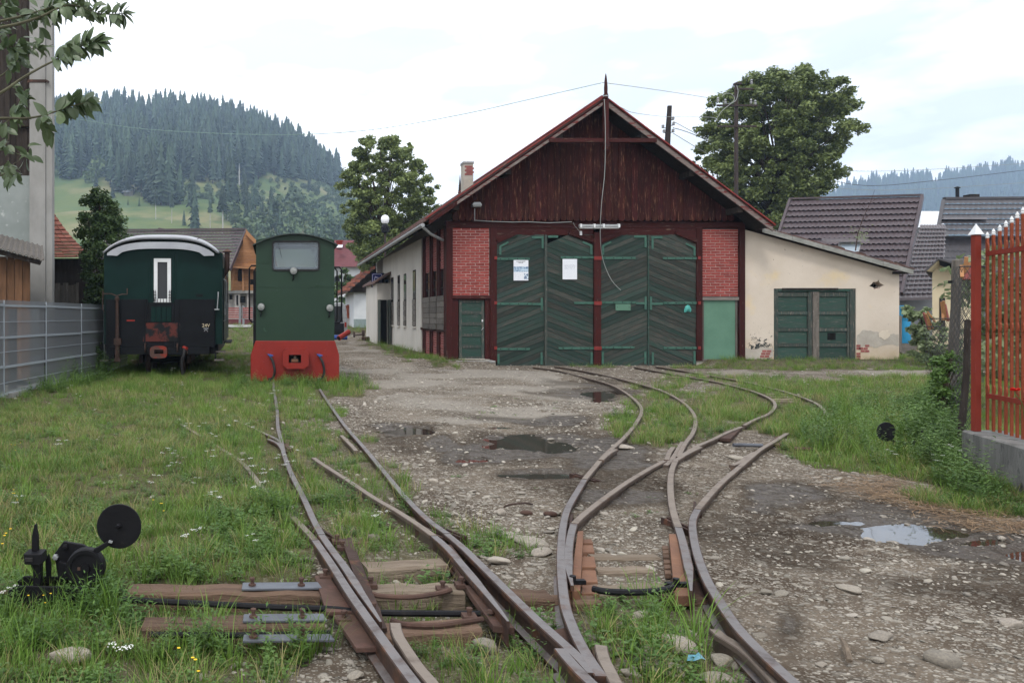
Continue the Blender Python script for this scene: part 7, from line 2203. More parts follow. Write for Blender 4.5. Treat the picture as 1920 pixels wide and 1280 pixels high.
h2 = thing('dark_tiled_house', (29, 38, 0), 'grey rendered house with a glossy dark tile roof between the two larger roofs', 'house')
tile_roof(P(1725, 422, 39), P(1772, 422, 39.6), P(1678, 560, 36), P(1766, 558, 36.4), 9, 17, 'tile_dark', h2, wave=.05)
MB().box(P(1650, 0, 37.2).x, P(1768, 0, 37.2).x, 37.3, 41, 0, P(0, 552, 37).z).build('wall', M['greywall'], h2)
MB().bar(P(1676, 561, 35.9), P(1768, 559, 36.3), .12, .12).build('gutter', M['tile_dark'], h2)
MB().prism([P(1665, 548, 36.6), P(1765, 545, 36.6), P(1765, 556, 36.2), P(1668, 558, 36.2)], (0, .1, 0)).build('lower_roof_edge', M['tile_dark'], h2)
h3 = thing('grey_tiled_house', (33, 42, 0), 'house with two-pitch grey metal tile roof and thin black flue behind orange fence', 'house')
tile_roof(P(1770, 374, 44), P(2120, 372, 44), P(1758, 441, 41.5), P(2120, 441, 41.5), 36, 7, 'tile_grey', h3)
tile_roof(P(1762, 446, 42.0), P(2120, 446, 42.0), P(1752, 520, 40.6), P(2120, 520, 40.6), 36, 6, 'tile_grey', h3, step=.03)
MB().bar(P(1770, 372, 44), P(2120, 370, 44), .2, .12).build('ridge_cap', M['tile_grey'], h3)
MB().bar(P(1769, 376, 43.9), P(1757, 441, 41.4), .16, .14).build('verge_trim', M['tile_grey'], h3)
MB().box(P(1775, 0, 42).x, P(2120, 0, 42).x, 42.6, 47, 0, P(0, 440, 42).z).build('wall', M['greywall'], h3)
MB().prism([P(1770, 408, 42.5), P(1850, 408, 42.5), P(1852, 411, 42.2), P(1770, 411, 42.2)], (0, .3, .05)).build('snow_guard', M['tile_dark'], h3)
fl2 = MB().tube([P(1795, 374, 45), P(1795, 352, 45)], .09, 10).build('flue', M['black'], h3)
MB().lathe([(.14, 0), (.15, .04), (.03, .1)], P(1795, 353, 45), 'Z', 10).build('cowl', M['black'], fl2)
MB().box(P(1814, 0, 45).x, P(1831, 0, 45).x, 44.8, 45.3, P(0, 378, 45).z, P(0, 365, 45).z).build('chimney', M['dark_wood'], h3)
h4 = thing('white_roofed_barn', (38, 50, 0), 'far building of which only a pale grey roof shows between the tile roofs', 'building')
MB().prism([P(1728, 396, 56), P(1768, 396, 56), P(1770, 426, 54), P(1726, 426, 54)], (0, .3, 0)).build('roof', M['sheetwhite'], h4)
MB().box(P(1700, 0, 56).x, P(1790, 0, 56).x, 56.5, 60, 0, P(0, 420, 56).z).build('wall', M['greywall'], h4)
h5 = thing('cream_outhouse', (24, 28, 0), 'small cream rendered outhouse with overhanging gable roof behind the netting', 'outhouse')
D5 = 27.5
MB().prism([P(1748, 512, D5), P(1762, 497, D5), P(1800, 512, D5), P(1830, 530, D5), P(1830, 660, D5), P(1748, 660, D5)], (3.5, 4, 0)).build('wall', M['yellowwall'], h5)
MB().prism([P(1733, 507, D5 - .6), P(1760, 483, D5 - .6), P(1760, 486, D5 - .6), P(1736, 509, D5 - .6)], (4.3, 5, 0)).build('roof_slope', M['tile_grey'], h5)
MB().prism([P(1760, 483, D5 - .6), P(1850, 510, D5 - .6), P(1850, 514, D5 - .6), P(1760, 486.5, D5 - .6)], (4.3, 5, 0)).build('roof_slope', M['tile_grey'], h5)
MB().prism([P(1738, 508, D5 - .55), P(1760, 488, D5 - .55), P(1762, 498, D5 + .0), P(1749, 510, D5 - .0)], (0, .04, 0)).build('soffit', M['yellowwall'], h5)
o = MB().box(P(1761, 0, D5).x, P(1771, 0, D5).x, D5 - .03, D5 - .002, P(0, 640, D5).z, P(0, 558, D5).z).build('window', M['dark_wood'], h5)
MB().box(P(1762.5, 0, D5).x, P(1769.5, 0, D5).x, D5 - .04, D5 - .031, P(0, 600, D5).z, P(0, 562, D5).z).build('pane', M['glass'], o)
MB().bar(P(1758, 536, D5 - .05), P(1776, 531, D5 - .05), .02, .02).build('bracket', M['black'], h5)
# blue barrels wrapped in plastic
for (py0, py1, lab) in ((575, 600, 'upper blue plastic container at the right corner of the annex'), (601, 643, 'lower blue plastic container standing at the right corner of the annex')):
    c = P(1694, py1, 24.5); r_ = .19
    t = thing('container', c, lab, 'container', 'blue containers by the annex')
    h_ = P(0, py0, 24.5).z - c.z
    MB().lathe([(r_ * .95, 0), (r_, h_ * .1), (r_ * .96, h_ * .3), (r_ * 1.02, h_ * .5), (r_ * .96, h_ * .8), (r_ * .9, h_)], c, 'Z', 16).build('body', M['bluetarp'], t, smooth=True)
    MB().lathe([(r_ * .93, 0), (r_ * .93, .03), (r_ * .3, .04)], c + Vector((0, 0, h_)), 'Z', 16).build('lid', M['bluetarp'], t)
# posts under them to reach the ground
c = P(1694, 643, 24.5)
t = thing('crate', (c.x, c.y, float(gz(c.x, c.y))), 'low grey crate under the blue containers', 'crate')
MB().box(c.x - .2, c.x + .2, c.y - .2, c.y + .2, float(gz(c.x, c.y)) - .02, c.z - .004).build('crate_body', M['greywood'], t)
t = thing('board', P(1688, 655, 24), 'grey board leaning on the annex corner', 'board')
MB().bar(P(1688.5, 660, 24), P(1688.5, 592, 24.2), .06, .03, (0, 1, 0)).build('plank', M['greywood_v'], t)

# ------------------------------------------------------------------ houses at the far left
h6 = thing('timber_gable_house', (-7, 60, 0), 'unfinished house with brown tile roof, new timber gable and grey block ground floor', 'house')
D6 = 58.0
RL, RR = P(205, 434, D6 + 3), P(461, 432, D6)
ER_ = P(430, 506, D6 - 2.6); fall = ER_ - RR; EL_ = RL + fall
tile_roof(RL, RR, EL_, ER_, 40, 13, 'tile_brown', h6)
MB().bar(RL + Vector((0, 0, .1)), RR + Vector((0, 0, .1)), .25, .12).build('ridge_cap', M['tile_brown'], h6)
MB().bar(RR + Vector((.05, -.1, 0)), ER_ + Vector((.05, -.1, 0)), .1, .25).build('verge_trim', M['tile_brown'], h6)
MB().prism([P(290, 433, D6 + 3.5), P(298, 427, D6 + 3.5), P(335, 433, D6 + 3.5)], (0, 1, 0)).build('rear_ridge', M['tile_dark'], h6)
GL, GR, GA_ = P(432, 497, D6 - 1.2), P(505, 505, D6 + .4), P(462, 436, D6 - .2)
zb = P(0, 545, D6).z
# horizontal boards of the gable as parts
for k in range(17):
    z0 = zb + k * .245; z1_ = z0 + .235
    def xr(z):
        zl = GL.z
        if z <= zl: return GL.x - .3 * 0, GR.x
        t = min((z - zl) / (GA_.z - zl), 1)
        return GL.x + (GA_.x - GL.x) * t, GR.x + (GA_.x - GR.x) * t
    a0, a1 = xr(z0); b0, b1 = xr(z1_)
    if a1 - a0 < .2: break
    yy0 = D6 - .8
    MB().prism([(a0, yy0, z0), (a1, yy0, z0), (b1, yy0, z1_), (b0, yy0, z1_)], (0, .06 + rnd.uniform(0, .02), 0)).build('gable_board', M['freshwood'], h6)
MB().prism([(GL.x, D6 - .7, zb), (GR.x, D6 - .7, zb), (GR.x, D6 - .7, GR.z), (GA_.x, D6 - .7, GA_.z), (GL.x, D6 - .7, GL.z)], (0, .1, 0)).build('gable_backing', M['dark_wood'], h6)
MB().prism([GA_ + Vector((0, -1.3, .1)), P(520, 492, D6 - 1.5), P(520, 500, D6 - 1.5), GA_ + Vector((0, -1.3, -.25))], (0, 1.6, 0)).build('roof_slope', M['freshwood'], h6)
o = MB().prism([P(446, 527, D6 - .9), P(455, 527, D6 - .9), P(455, 508, D6 - .9), P(453, 503, D6 - .9), P(448, 503, D6 - .9), P(446, 508, D6 - .9)], (0, .05, 0)).build('arched_window', M['darkgap'], h6)
MB().prism([P(429, 498, D6 - 2), P(480, 502, D6 - 1.6), P(480, 505, D6 - 1.6), P(429, 501, D6 - 2)], (0, 1, 0)).build('floor_beam', M['freshwood'], h6)
for a, b_ in ((434, 445), (456, 461)):
    MB().bar(P(a, 545, D6 - 1.2), P(b_ - 6, 505, D6 - 1.2), .1, .1).build('brace', M['freshwood'], h6)
zg = .85
bx0, bx1 = P(425, 0, D6).x, P(510, 0, D6).x
MB().box(bx0 - 5, bx1, D6 - .2, D6 + 4, zg - .3, zb - .02).build('ground_floor', M['blockwall'], h6)
MB().box(bx0 - .3, bx1, D6 - 1.1, D6 - .2, zb - .22, zb - .02).build('floor_slab', M['concrete'], h6)
for a, b_ in ((440, 451), (463, 466)):
    MB().box(P(a, 0, D6 - .8).x, P(b_, 0, D6 - .8).x, D6 - .9, D6 - .7, zg - .2, zb - .23).build('pillar', M['blockwall'], h6)
for a, b_, t_, u_ in ((431, 437, 553, 562), (451, 461, 556, 568), (444, 447, 554, 572)):
    MB().box(P(a, 0, D6 - .3).x, P(b_, 0, D6 - .3).x, D6 - .96, D6 - .91, P(0, u_, D6).z, P(0, t_, D6).z).build('opening', M['darkgap'], h6)
f6 = thing('slat_fence', P(450, 603, 55), 'low reddish slatted garden fence in front of the timber gable house', 'fence')
for px0, px1 in ((424, 448), (455, 474), (476, 492)):
    for k in range(5):
        z0 = P(0, 596 - k * 4.2, 55).z
        MB().box(P(px0, 0, 55).x, P(px1, 0, 55).x, 54.95, 54.98, z0, z0 + .10).build('slat', M['brick_side'], f6)
for px in (448, 455, 474, 424):
    MB().box(P(px - .5, 0, 55).x, P(px + 3.5, 0, 55).x, 54.98, 55.15, .6, P(0, 573, 55).z).build('post', M['greywall'], f6)
MB().box(P(380, 0, 55).x, P(500, 0, 55).x, 55.0, 55.2, .4, P(0, 598, 55).z).build('footing', M['burgundy'], f6)
road = MB().prism([G(-600, 607.5, .62), G(476, 607.5, .62), G(476, 603.4, .62), G(-600, 603.4, .62)], (0, 0, .02))
ry0, ry1 = 49.5, 53.6
xs = np.linspace(-40, -1.5, 24); mb = MB(); q = []
for x_ in xs:
    for y_ in (ry0, 51.5, ry1): q.append((x_, y_, float(gz(x_, y_, False)) + .05))
mb.add(q, [(i * 3 + j, i * 3 + j + 1, (i + 1) * 3 + j + 1, (i + 1) * 3 + j) for i in range(len(xs) - 1) for j in (0, 1)])
tag(mb.build('road', mat('pale_road', (.33, .32, .31), (.27, .26, .25), 1, rough=.95)), kind='structure')

# white house with arched windows
h7 = thing('arched_house', P(665, 590, 74), 'white rendered house with arched windows and burgundy roof half hidden by the tree', 'house')
D7 = 74.0
MB().box(P(600, 0, D7).x, P(760, 0, D7).x, D7, D7 + 7, .7, P(0, 499, D7).z).build('wall', M['whitewall'], h7)
MB().prism([P(596, 500, D7 - .6), P(765, 500, D7 - .6), P(750, 452, D7 + 3.4), P(612, 452, D7 + 3.4)], (0, .2, .1)).build('roof', M['burgundy'], h7)
chm = MB().box(P(635, 0, D7).x, P(645, 0, D7).x, D7 + 2, D7 + 2.6, P(0, 462, D7).z, P(0, 449, D7).z).build('chimney', M['redpaint'], h7)
MB().box(P(634, 0, D7).x, P(647, 0, D7).x, D7 + 1.9, D7 + 2.7, P(0, 449, D7).z, P(0, 447, D7).z).build('cap', M['redpaint'], chm)
MB().prism([P(631, 464, D7 - .0), P(642, 464, D7 - .0), P(643, 459, D7 + .4), P(633, 459, D7 + .4)], (0, .3, 0)).build('flashing', M['sheetwhite'], h7)
for cx_ in (632, 648.5, 668, 690, 712):
    pts_ = [P(cx_ - 6, 533, D7), P(cx_ + 6, 533, D7)] + [P(cx_ + 6 * math.cos(R(a)), 521 - 5.5 * math.sin(R(a)), D7) for a in range(0, 181, 30)]
    wv = MB().prism([p + Vector((0, -.06, 0)) for p in pts_], (0, .05, 0)).build('arched_window', M['galv'], h7)
    MB().prism([P(cx_, 525, D7).lerp(p, .82) + Vector((0, -.09, 0)) for p in pts_], (0, .02, 0)).build('pane', M['glass'], wv)
# small white outbuilding with dark gable
h8 = thing('white_outbuilding', P(680, 612, 50), 'small white outbuilding with dark wooden gable, bluish base and a red door', 'outbuilding')
D8 = 50.0
MB().box(P(663.5, 0, D8).x, P(720, 0, D8).x, D8, D8 + 6, .3, P(0, 546, D8).z).build('wall', M['whitewall'], h8)
MB().box(P(663.2, 0, D8).x, P(696.5, 0, D8).x, D8 - .04, D8 - .002, .3, P(0, 598, D8).z).build('base', M['wallbase'], h8)
dr8 = MB().box(P(697, 0, D8).x, P(706, 0, D8).x, D8 - .05, D8 - .002, P(0, 611, D8).z, P(0, 571, D8).z).build('door', M['redpaint'], h8)
MB().box(P(697.5, 0, D8).x, P(698.3, 0, D8).x, D8 - .08, D8 - .051, P(0, 593, D8).z, P(0, 590, D8).z).build('handle', M['galv'], dr8)
GAx, GAz = P(700, 504, D8).x, P(0, 504, D8).z
MB().prism([(P(650, 0, D8).x, D8 - .3, P(0, 548, D8).z), (P(735, 0, D8).x, D8 - .3, P(0, 548, D8).z), (GAx, D8 - .3, GAz)], (0, .25, 0)).build('gable', M['dark_wood'], h8)
for k in range(14):
    px = 664 + k * 3.1
    MB().box(P(px, 0, D8).x, P(px + 2.8, 0, D8).x, D8 - .34, D8 - .301, P(0, 547.5, D8).z, P(0, max(511, 546 - (px - 656) * .85), D8).z).build('gable_board', M['dark_wood'], h8)
MB().prism([(P(646, 0, D8).x, D8 - .8, P(0, 551, D8).z), (GAx, D8 - .8, GAz), (GAx, D8 - .8, GAz + .15), (P(645, 0, D8).x, D8 - .8, P(0, 547, D8).z)], (0, 7, 0)).build('roof_slope', M['oldroof'], h8)
MB().prism([(GAx, D8 - .8, GAz), (P(745, 0, D8).x, D8 - .8, P(0, 547, D8).z), (P(745, 0, D8).x, D8 - .8, P(0, 543, D8).z), (GAx, D8 - .8, GAz + .15)], (0, 7, 0)).build('roof_slope', M['oldroof'], h8)
for k in range(6):
    t = k / 6
    a = Vector((P(645, 0, D8).x, 0, P(0, 547, D8).z)).lerp(Vector((GAx, 0, GAz + .15)), t)
    MB().box(a.x, a.x + .3, D8 - .82, D8 + 5, a.z + .05, a.z + .22).build('roof_row', M['redshingle'], h8)
f8 = thing('board_fence', P(645, 597, 53), 'orange brown board fence beside the white outbuilding', 'fence')
for k in range(9):
    px = 624 + k * 4.4
    MB().box(P(px, 0, 53).x, P(px + 3.9, 0, 53).x, 53, 53.04, P(0, 597, 53).z, P(0, 571.5 + rnd.uniform(-.6, .6), 53).z).build('fence_board', M['fenceorange'], f8)
MB().box(P(622, 0, 53).x, P(664, 0, 53).x, 53.05, 53.3, .3, P(0, 597.5, 53).z).build('wall', M['blockwall'], f8)
for py in (590, 577): MB().box(P(622, 0, 53).x, P(664, 0, 53).x, 53.04, 53.1, P(0, py, 53).z, P(0, py, 53).z + .08).build('rail', M['fenceorange'], f8)

# lean-to at the far end of the side wall
l9 = thing('shed_extension', (4.4, 36, 0), 'low cream extension with open green doors at the far end of the shed side wall', 'extension')
xw = SX - .55
MB().box(xw, SX - .004, 33.6, 37.6, -.05, 2.75).build('wall', M['plaster_side'], l9)
MB().prism([(xw - .15, 33.3, 2.72), (SX - .004, 33.3, 3.15), (SX - .004, 33.3, 3.23), (xw - .15, 33.3, 2.80)], (0, 4.5, 0)).build('roof', M['oldroof'], l9)
for y0 in (33.57 - .03,):
    MB().box(xw + .06, xw + .40, y0, y0 + .027, .1, 2.05).build('doorway', M['darkgap'], l9)
for a in (.02, .43):
    MB().box(xw + a, xw + a + .05, 33.0, 33.55, .1, 2.05).build('door', M['doorstile'], l9)
# blue pictogram sign
SD = 35.0
sg = thing('pictogram_sign', P(708, 525, SD), 'square dark blue sign with a white picture of two tickets projecting from the side wall', 'sign')
def s2(px): return (px - CX) / F * SD
def s3(py): return H + (HZ - py) / F * SD
MB().box(s2(696.5), s2(720), SD, SD + .08, s3(538.5), s3(511.5)).build('board', M['black'], sg)
navy = mat('navy_sign_face', (.012, .018, .14), rough=.4, bump=0)
MB().box(s2(697), s2(717), SD - .006, SD - .001, s3(538), s3(512)).build('face', navy, sg)
white = mat('sign_white', (.55, .55, .72), rough=.5, bump=0)
fr = ring([(a, b_) for a, b_ in rrect(s2(698), s2(716), s3(537), s3(513.5), .05)], [(a, b_) for a, b_ in rrect(s2(699.1), s2(714.9), s3(535.9), s3(514.6), .035)], SD - .012, .004, 'border', 'whitepaint', sg)
fr.data.materials.clear(); fr.data.materials.append(white)
def card(poly, cut, nm='ticket'):
    o = wall_with_holes([(s2(a), s3(b_)) for a, b_ in poly], [[(s2(a), s3(b_)) for a, b_ in c_] for c_ in cut], SD - .012, .004, white, sg, nm)
    return o
card([(703, 517.5), (711.5, 520.5), (711, 521.5), (707.3, 521.5), (707.3, 530), (700.5, 528), (700.8, 526)], [[(703.6, 520.7), (706.8, 521.8), (706.5, 526.2), (702.6, 525.0)]])
card([(707.8, 522), (714.2, 521.2), (714.2, 532.5), (707.5, 533)], [[(708.6, 524.8), (713.4, 524.6), (713.4, 528.2), (708.4, 528.4)], [(709, 529.8), (709.9, 529.8), (709.9, 532), (709, 532)]])
MB().box(s2(716), SX, SD + .02, SD + .06, s3(515), s3(513)).build('bracket', M['black'], sg)

# van behind the locomotive
VD = 41.0
def vx(px): return (px - CX) / F * VD
def vz(py): return H + (HZ - py) / F * VD
van = thing('van', (vx(619), VD + 2, 0), 'silver and black van seen from behind with its tailgate, partly hidden by the locomotive', 'van')
gzv = float(gz(vx(619), VD))
vb = [(vx(588), vz(632)), (vx(651), vz(632)), (vx(652), vz(600)), (vx(648), vz(572)), (vx(643), vz(567)), (vx(595), vz(567)), (vx(590), vz(572)), (vx(586), vz(600))]
MB().prism([(a, VD, b_) for a, b_ in vb], (0, 4.2, 0)).build('body', M['galv'], van, bevel=.06)
MB().prism([(vx(594), VD - .02, vz(604)), (vx(643), VD - .02, vz(604)), (vx(640), VD - .02, vz(574)), (vx(597), VD - .02, vz(574))], (0, .018, 0)).build('rear_window', M['glass'], van)
MB().box(vx(590), vx(645), VD - .03, VD - .002, vz(627), vz(606)).build('tailgate', M['black'], van, bevel=.01)
for px in (589, 646):
    MB().box(vx(px), vx(px + 3.5), VD - .03, VD - .002, vz(613), vz(604)).build('tail_light', M['redpaint'], van)
MB().box(vx(588), vx(651), VD - .12, VD + .1, vz(634), vz(627.5)).build('bumper', M['black'], van, bevel=.02)
MB().box(vx(612), vx(628), VD - .14, VD - .121, vz(631), vz(628.5)).build('number_plate', M['whitepaint'], van)
for px in (590, 646):
    for yk in (VD + .8, VD + 3.3):
        wl = MB().lathe([(.3, -.1), (.33, -.08), (.33, .08), (.3, .1)], (vx(px + 2), yk, gzv + .33), 'X', 16).build('wheel', M['blackrubber'], van)
        MB().lathe([(.18, -.11), (.18, .11)], (vx(px + 2), yk, gzv + .33), 'X', 12).build('hub', M['galv'], wl)
# pipes and axle on the ground
def pipe(a, b_, r_, m, lab):
    t = thing('pipe', a, lab, 'pipe')
    d = (b_ - a)
    MB().tube([a, b_], r_, 12).build('tube_wall', M[m], t, smooth=True)
    MB().tube([a - d * .004, a + d * .004], r_ * .8, 12).build('bore', M['darkgap'], t)
def GZ(px, py, up=0):
    """ground point under px, py including the slope"""
    z = 0.0
    for _ in range(8):
        p = G(px, py, z); z = float(gz(p.x, p.y, False))
    p.z += up; return p
pipe(P(635, 634, 33.5), P(654, 622, 33.9), .11, 'redpaint', 'thick red pipe lying propped behind the locomotive')
pipe(P(612, 632.5, 34.3), P(651, 632.5, 34.3), .10, 'bluepaint', 'thick blue pipe lying under the red one')
t = thing('wheelset', GZ(678, 632), 'rusty axle with small wheels lying on the gravel behind the locomotive', 'wheelset')
c = GZ(664, 633, .1); d = GZ(682, 631, .1)
MB().tube([c, d], .035, 6).build('axle', M['rustdark'], t)
for p in (c, d, c.lerp(d, .92)):
    MB().lathe([(.13, -.03), (.13, .03)], p + Vector((0, 0, .04)), 'X', 14).build('wheel', M['rustdark'], t)
t = thing('scrap_heap', GZ(692, 637), 'small heap of dark scrap on the gravel by the extension', 'scrap')
for k in range(4):
    c = GZ(684 + k * 4.5, 637 + (k % 2), .05)
    MB().box(c.x - .14, c.x + .12, c.y - .1, c.y + .1, c.z - .06, c.z + rnd.uniform(.02, .12)).build('scrap_piece', M['rustdark'], t, bevel=.03)

# ------------------------------------------------------------------ street lamp, poles, wires
sl = P(722, 413, 43)
lampt = thing('street_lamp', (sl.x, sl.y, .4), 'street lamp with a white globe in front of the big tree', 'street lamp')
MB().tube([(sl.x, sl.y, .3), (sl.x, sl.y, sl.z - .55)], [.07, .05], 8).build('pole', M['polemetal'], lampt)
MB().lathe([(.05, 0), (.19, .1), (.21, .38), (.13, .5)], (sl.x, sl.y, sl.z - .72), 'Z', 14).build('shade', M['black'], lampt)
MB().lathe([(.14, -.18), (.20, -.1), (.225, .05), (.2, .17), (.12, .26), (.02, .29)], (sl.x, sl.y, sl.z), 'Z', 18).build('globe', M['globe'], lampt, smooth=True)

wp1 = P(1253, 275, 44)
t = thing('utility_pole', (wp1.x, wp1.y, 0), 'dark wooden pole top leaning slightly behind the right roof slope', 'utility pole')
MB().tube([(wp1.x - .35, wp1.y, .4), tuple(P(1251, 275, 44)), tuple(P(1255.5, 199, 44))], [.19, .16, .125], 8).build('pole', M['dark_wood'], t)
for k, (px, py) in enumerate(((1262, 222), (1263, 232), (1262, 245), (1243, 237), (1245, 246))):
    MB().lathe([(.05, -.09), (.09, -.05), (.05, 0), (.09, .03), (.04, .09)], P(px, py, 43.9), 'Z', 8).build('insulator', M['galv'], t)
    MB().bar(P(px, py + 3, 43.9), P(1253, py + 4, 43.9), .03, .03).build('insulator_arm', M['polemetal'], t)
wp2 = P(1380, 600, 31)
t = thing('utility_pole', (wp2.x, wp2.y, .2), 'tall thin dark steel pole with crossarms in front of the right hand tree', 'utility pole')
MB().tube([(wp2.x, wp2.y, 0), tuple(P(1380.5, 158, 31))], [.09, .07], 8).build('pole', M['polemetal'], t)
for px0, px1, py in ((1344, 1420, 198), (1381, 1412, 167), (1346, 1418, 237)):
    MB().bar(P(px0, py, 30.9), P(px1, py, 30.9), .06, .07).build('crossarm', M['polemetal'], t)
MB().box(P(1377, 0, 31).x, P(1387, 0, 31).x, 30.85, 31.1, P(0, 160, 31).z, P(0, 156, 31).z).build('cap', M['polemetal'], t)
for px, py in ((1346, 187), (1409, 153), (1360, 190), (1408, 190), (1416, 192)):
    MB().lathe([(.035, -.1), (.05, -.03), (.025, 0), (.05, .04), (.02, .09)], P(px, py, 30.9), 'Z', 8).build('insulator', M['galv'], t)
MB().tube([P(1365, 185, 30.8) + Vector((math.cos(a) * .25, 0, math.sin(a) * .2)) for a in [R(k) for k in range(-150, 160, 20)]], .012, 5).build('cable_coil', M['wire'], t)
MB().tube(smooth_path([P(1381, 160, 30.8), P(1384, 172, 30.8), P(1380, 188, 30.8), P(1370, 195, 30.8), P(1352, 210, 30.8), P(1342, 228, 30.8)]), .012, 5).build('cable_end', M['wire'], t)
def wire(pts_, r_, m, lab, n=6):
    pa = smooth_path([P(*p) for p in pts_], n)
    tag(MB().tube(pa, r_, 5).build('overhead_wire', M[m]), lab, 'wire')
wire([(100, 215, 20), (250, 240, 20.5), (400, 250, 21), (530, 253, 21.2), (650, 248, 21.3), (750, 236, 21.4), (880, 212, 21.5), (1000, 185, 21.5), (1127, 156, 21.5)], .009, 'wiregreen', 'long sagging wire running from the left building to the shed finial')
wire([(1129, 155, 21.5), (1190, 163, 24), (1260, 173, 27), (1330, 184, 30.5)], .010, 'wire', 'wire from the finial to the coil on the steel pole')
wire([(1131, 188, 21.5), (1165, 202, 25), (1190, 212, 30), (1250, 219, 40), (1330, 220, 36), (1345, 226, 32)], .011, 'wire', 'wire from the gable peak past the wooden pole to the tree')
wire([(1262, 240, 43.9), (1300, 252, 45), (1400, 295, 47), (1500, 322, 50), (1620, 348, 55), (1760, 338, 60), (1930, 318, 66)], .02, 'darkwire', 'lowest dark wire curving across the far ridge on the right')
wire([(1263, 228, 43.9), (1330, 262, 46), (1430, 300, 50), (1540, 318, 54), (1700, 320, 60), (1930, 306, 68)], .018, 'wire', 'upper pale wire crossing in front of the right hand tree')
wire([(1262, 250, 43.9), (1350, 300, 46), (1450, 335, 50), (1560, 352, 55), (1700, 356, 60), (1930, 342, 66)], .018, 'wire', 'second pale wire crossing in front of the right hand tree')
wire([(1253, 262, 43.9), (1242, 268, 46), (1234, 276, 48)], .012, 'wire', 'short wire hanging left of the wooden pole top')

# ------------------------------------------------------------------ trees
def np_leaves(n, centers, radii, leaf, seed, flat=.35, thick=.62, aspect=.55):
    """n leaf quads on the shells of clumps: centers (k,3), radii (k,3)"""
    q = np.random.default_rng(seed)
    k = len(centers)
    wgt = (radii[:, 0] * radii[:, 1]) ; wgt = wgt / wgt.sum()
    ci = q.choice(k, n, p=wgt)
    d = q.normal(size=(n, 3)); d /= np.linalg.norm(d, axis=1)[:, None]
    rr = 1 - np.abs(q.normal(size=n)) * thick
    p = centers[ci] + d * radii[ci] * rr[:, None]
    # leaf planes lie near horizontal with droop outward
    nrm = q.normal(size=(n, 3)) * np.array([1, 1, .6]) + np.array([0, 0, 1.0]) + d * .5
    nrm /= np.linalg.norm(nrm, axis=1)[:, None]
    u = np.cross(nrm, q.normal(size=(n, 3))); u /= np.linalg.norm(u, axis=1)[:, None]
    w_ = np.cross(nrm, u)
    s = leaf * q.uniform(.6, 1.4, n)[:, None]
    v_ = np.stack([p - u * s, p + w_ * s * aspect - u * s * .1, p + u * s - nrm * s * .15, p - w_ * s * aspect - u * s * .1], 1).reshape(-1, 3)
    f_ = np.arange(4 * n).reshape(n, 4)
    return v_, f_
def broad_tree(name, label, base, crown, n, leaf, m, seed, trunk_r=.3, group=None, clumps=110, droop=0, cf=.20):
    """crown: function u in [0,1] height -> (half width, z); list of (z, rx) rows"""
    q = np.random.default_rng(seed)
    t = thing(name, base, label, 'tree', group)
    base = Vector(base)
    zs = [c[0] for c in crown]; ws = [c[1] for c in crown]; cxs = [c[2] for c in crown]
    z0, z1_ = min(zs), max(zs)
    C = []; Rr = []
    limbs = []
    for k in range(clumps):
        for _ in range(20):
            z = q.uniform(z0, z1_); wv = np.interp(z, zs, ws)
            if q.random() < wv / max(ws): break
        a = q.uniform(0, 6.283); r_ = wv * (.35 + .62 * q.random() ** .6)
        if k % 7 == 0: r_ = wv * q.uniform(.95, 1.12)
        cx_ = np.interp(z, zs, cxs)
        s = q.uniform(.5, 1.2) * (max(ws) * cf)
        s = min(s, wv * .6 + .2)
        C.append((cx_ + r_ * math.cos(a) - 0, r_ * math.sin(a) * .9, z)); Rr.append((s, s, s * .72))
    C = np.array(C); Rr = np.array(Rr)
    v_, f_ = np_leaves(n, C, Rr, leaf, seed + 1)
    # twiggy fringe: leaf sprays reaching out of the clumps
    link('crown', np_mesh('crown', v_, f_, M[m]), None, t)
    mb = MB()
    off = base
    cz = [c for c in crown]
    mb.tube([off + Vector((0, 0, -.2)), off + Vector((.05, 0, z0 * .6)), off + Vector((cxs[len(cxs) // 2] * .5, 0, (z0 + z1_) / 2)), off + Vector((cxs[-1], 0, z1_ * .93))], [trunk_r, trunk_r * .85, trunk_r * .5, .03], 10)
    mb.build('trunk', M['bark'], t, smooth=True)
    lm = MB()
    for k in range(0, clumps, 5):
        c = Vector(C[k]); zst = z0 * .7 + (c.z - z0 * .7) * .45
        s_ = Vector((np.interp(zst, zs, cxs) * .5, 0, zst))
        mid = s_.lerp(c, .5) + Vector((0, 0, .15 * (c - s_).length))
        lm.tube([off + s_, off + mid, off + c], [trunk_r * .22, trunk_r * .11, .012], 5, False)
    lm.build('limb', M['bark'], t)
    return t
# left tree (behind the sign)
TD = 50.0; sc5 = TD / F
def crown_rows(rows, TD, axis_px):
    """rows of (py, left px, right px)"""
    out = []
    for py, a, b_ in sorted(rows, key=lambda r_: -r_[0]):
        out.append((H + (HZ - py) / F * TD, (b_ - a) / 2 / F * TD, ((a + b_) / 2 - axis_px) / F * TD))
    return out
rows = [(258, 690, 735), (275, 665, 770), (300, 655, 785), (330, 645, 800), (355, 640, 815), (385, 640, 812), (420, 645, 790), (455, 648, 775), (490, 662, 745), (510, 680, 720)]
b = P(722, 592, TD); 
cr_ = [(z, w_, x_) for z, w_, x_ in crown_rows(rows, TD, 722)]
broad_tree('broadleaf_tree', 'large broadleaf tree with layered branches behind the left roof of the shed', (b.x, TD, 0), cr_, 80000, .088, 'lindenleaf', 33, .24, clumps=480, cf=.13)
TD = 46.0
rows = [(136, 1435, 1515), (150, 1400, 1540), (175, 1362, 1562), (205, 1342, 1573), (240, 1336, 1578), (275, 1338, 1578), (310, 1343, 1568), (345, 1348, 1540), (380, 1365, 1520), (430, 1400, 1490)]
b = P(1478, 592, TD)
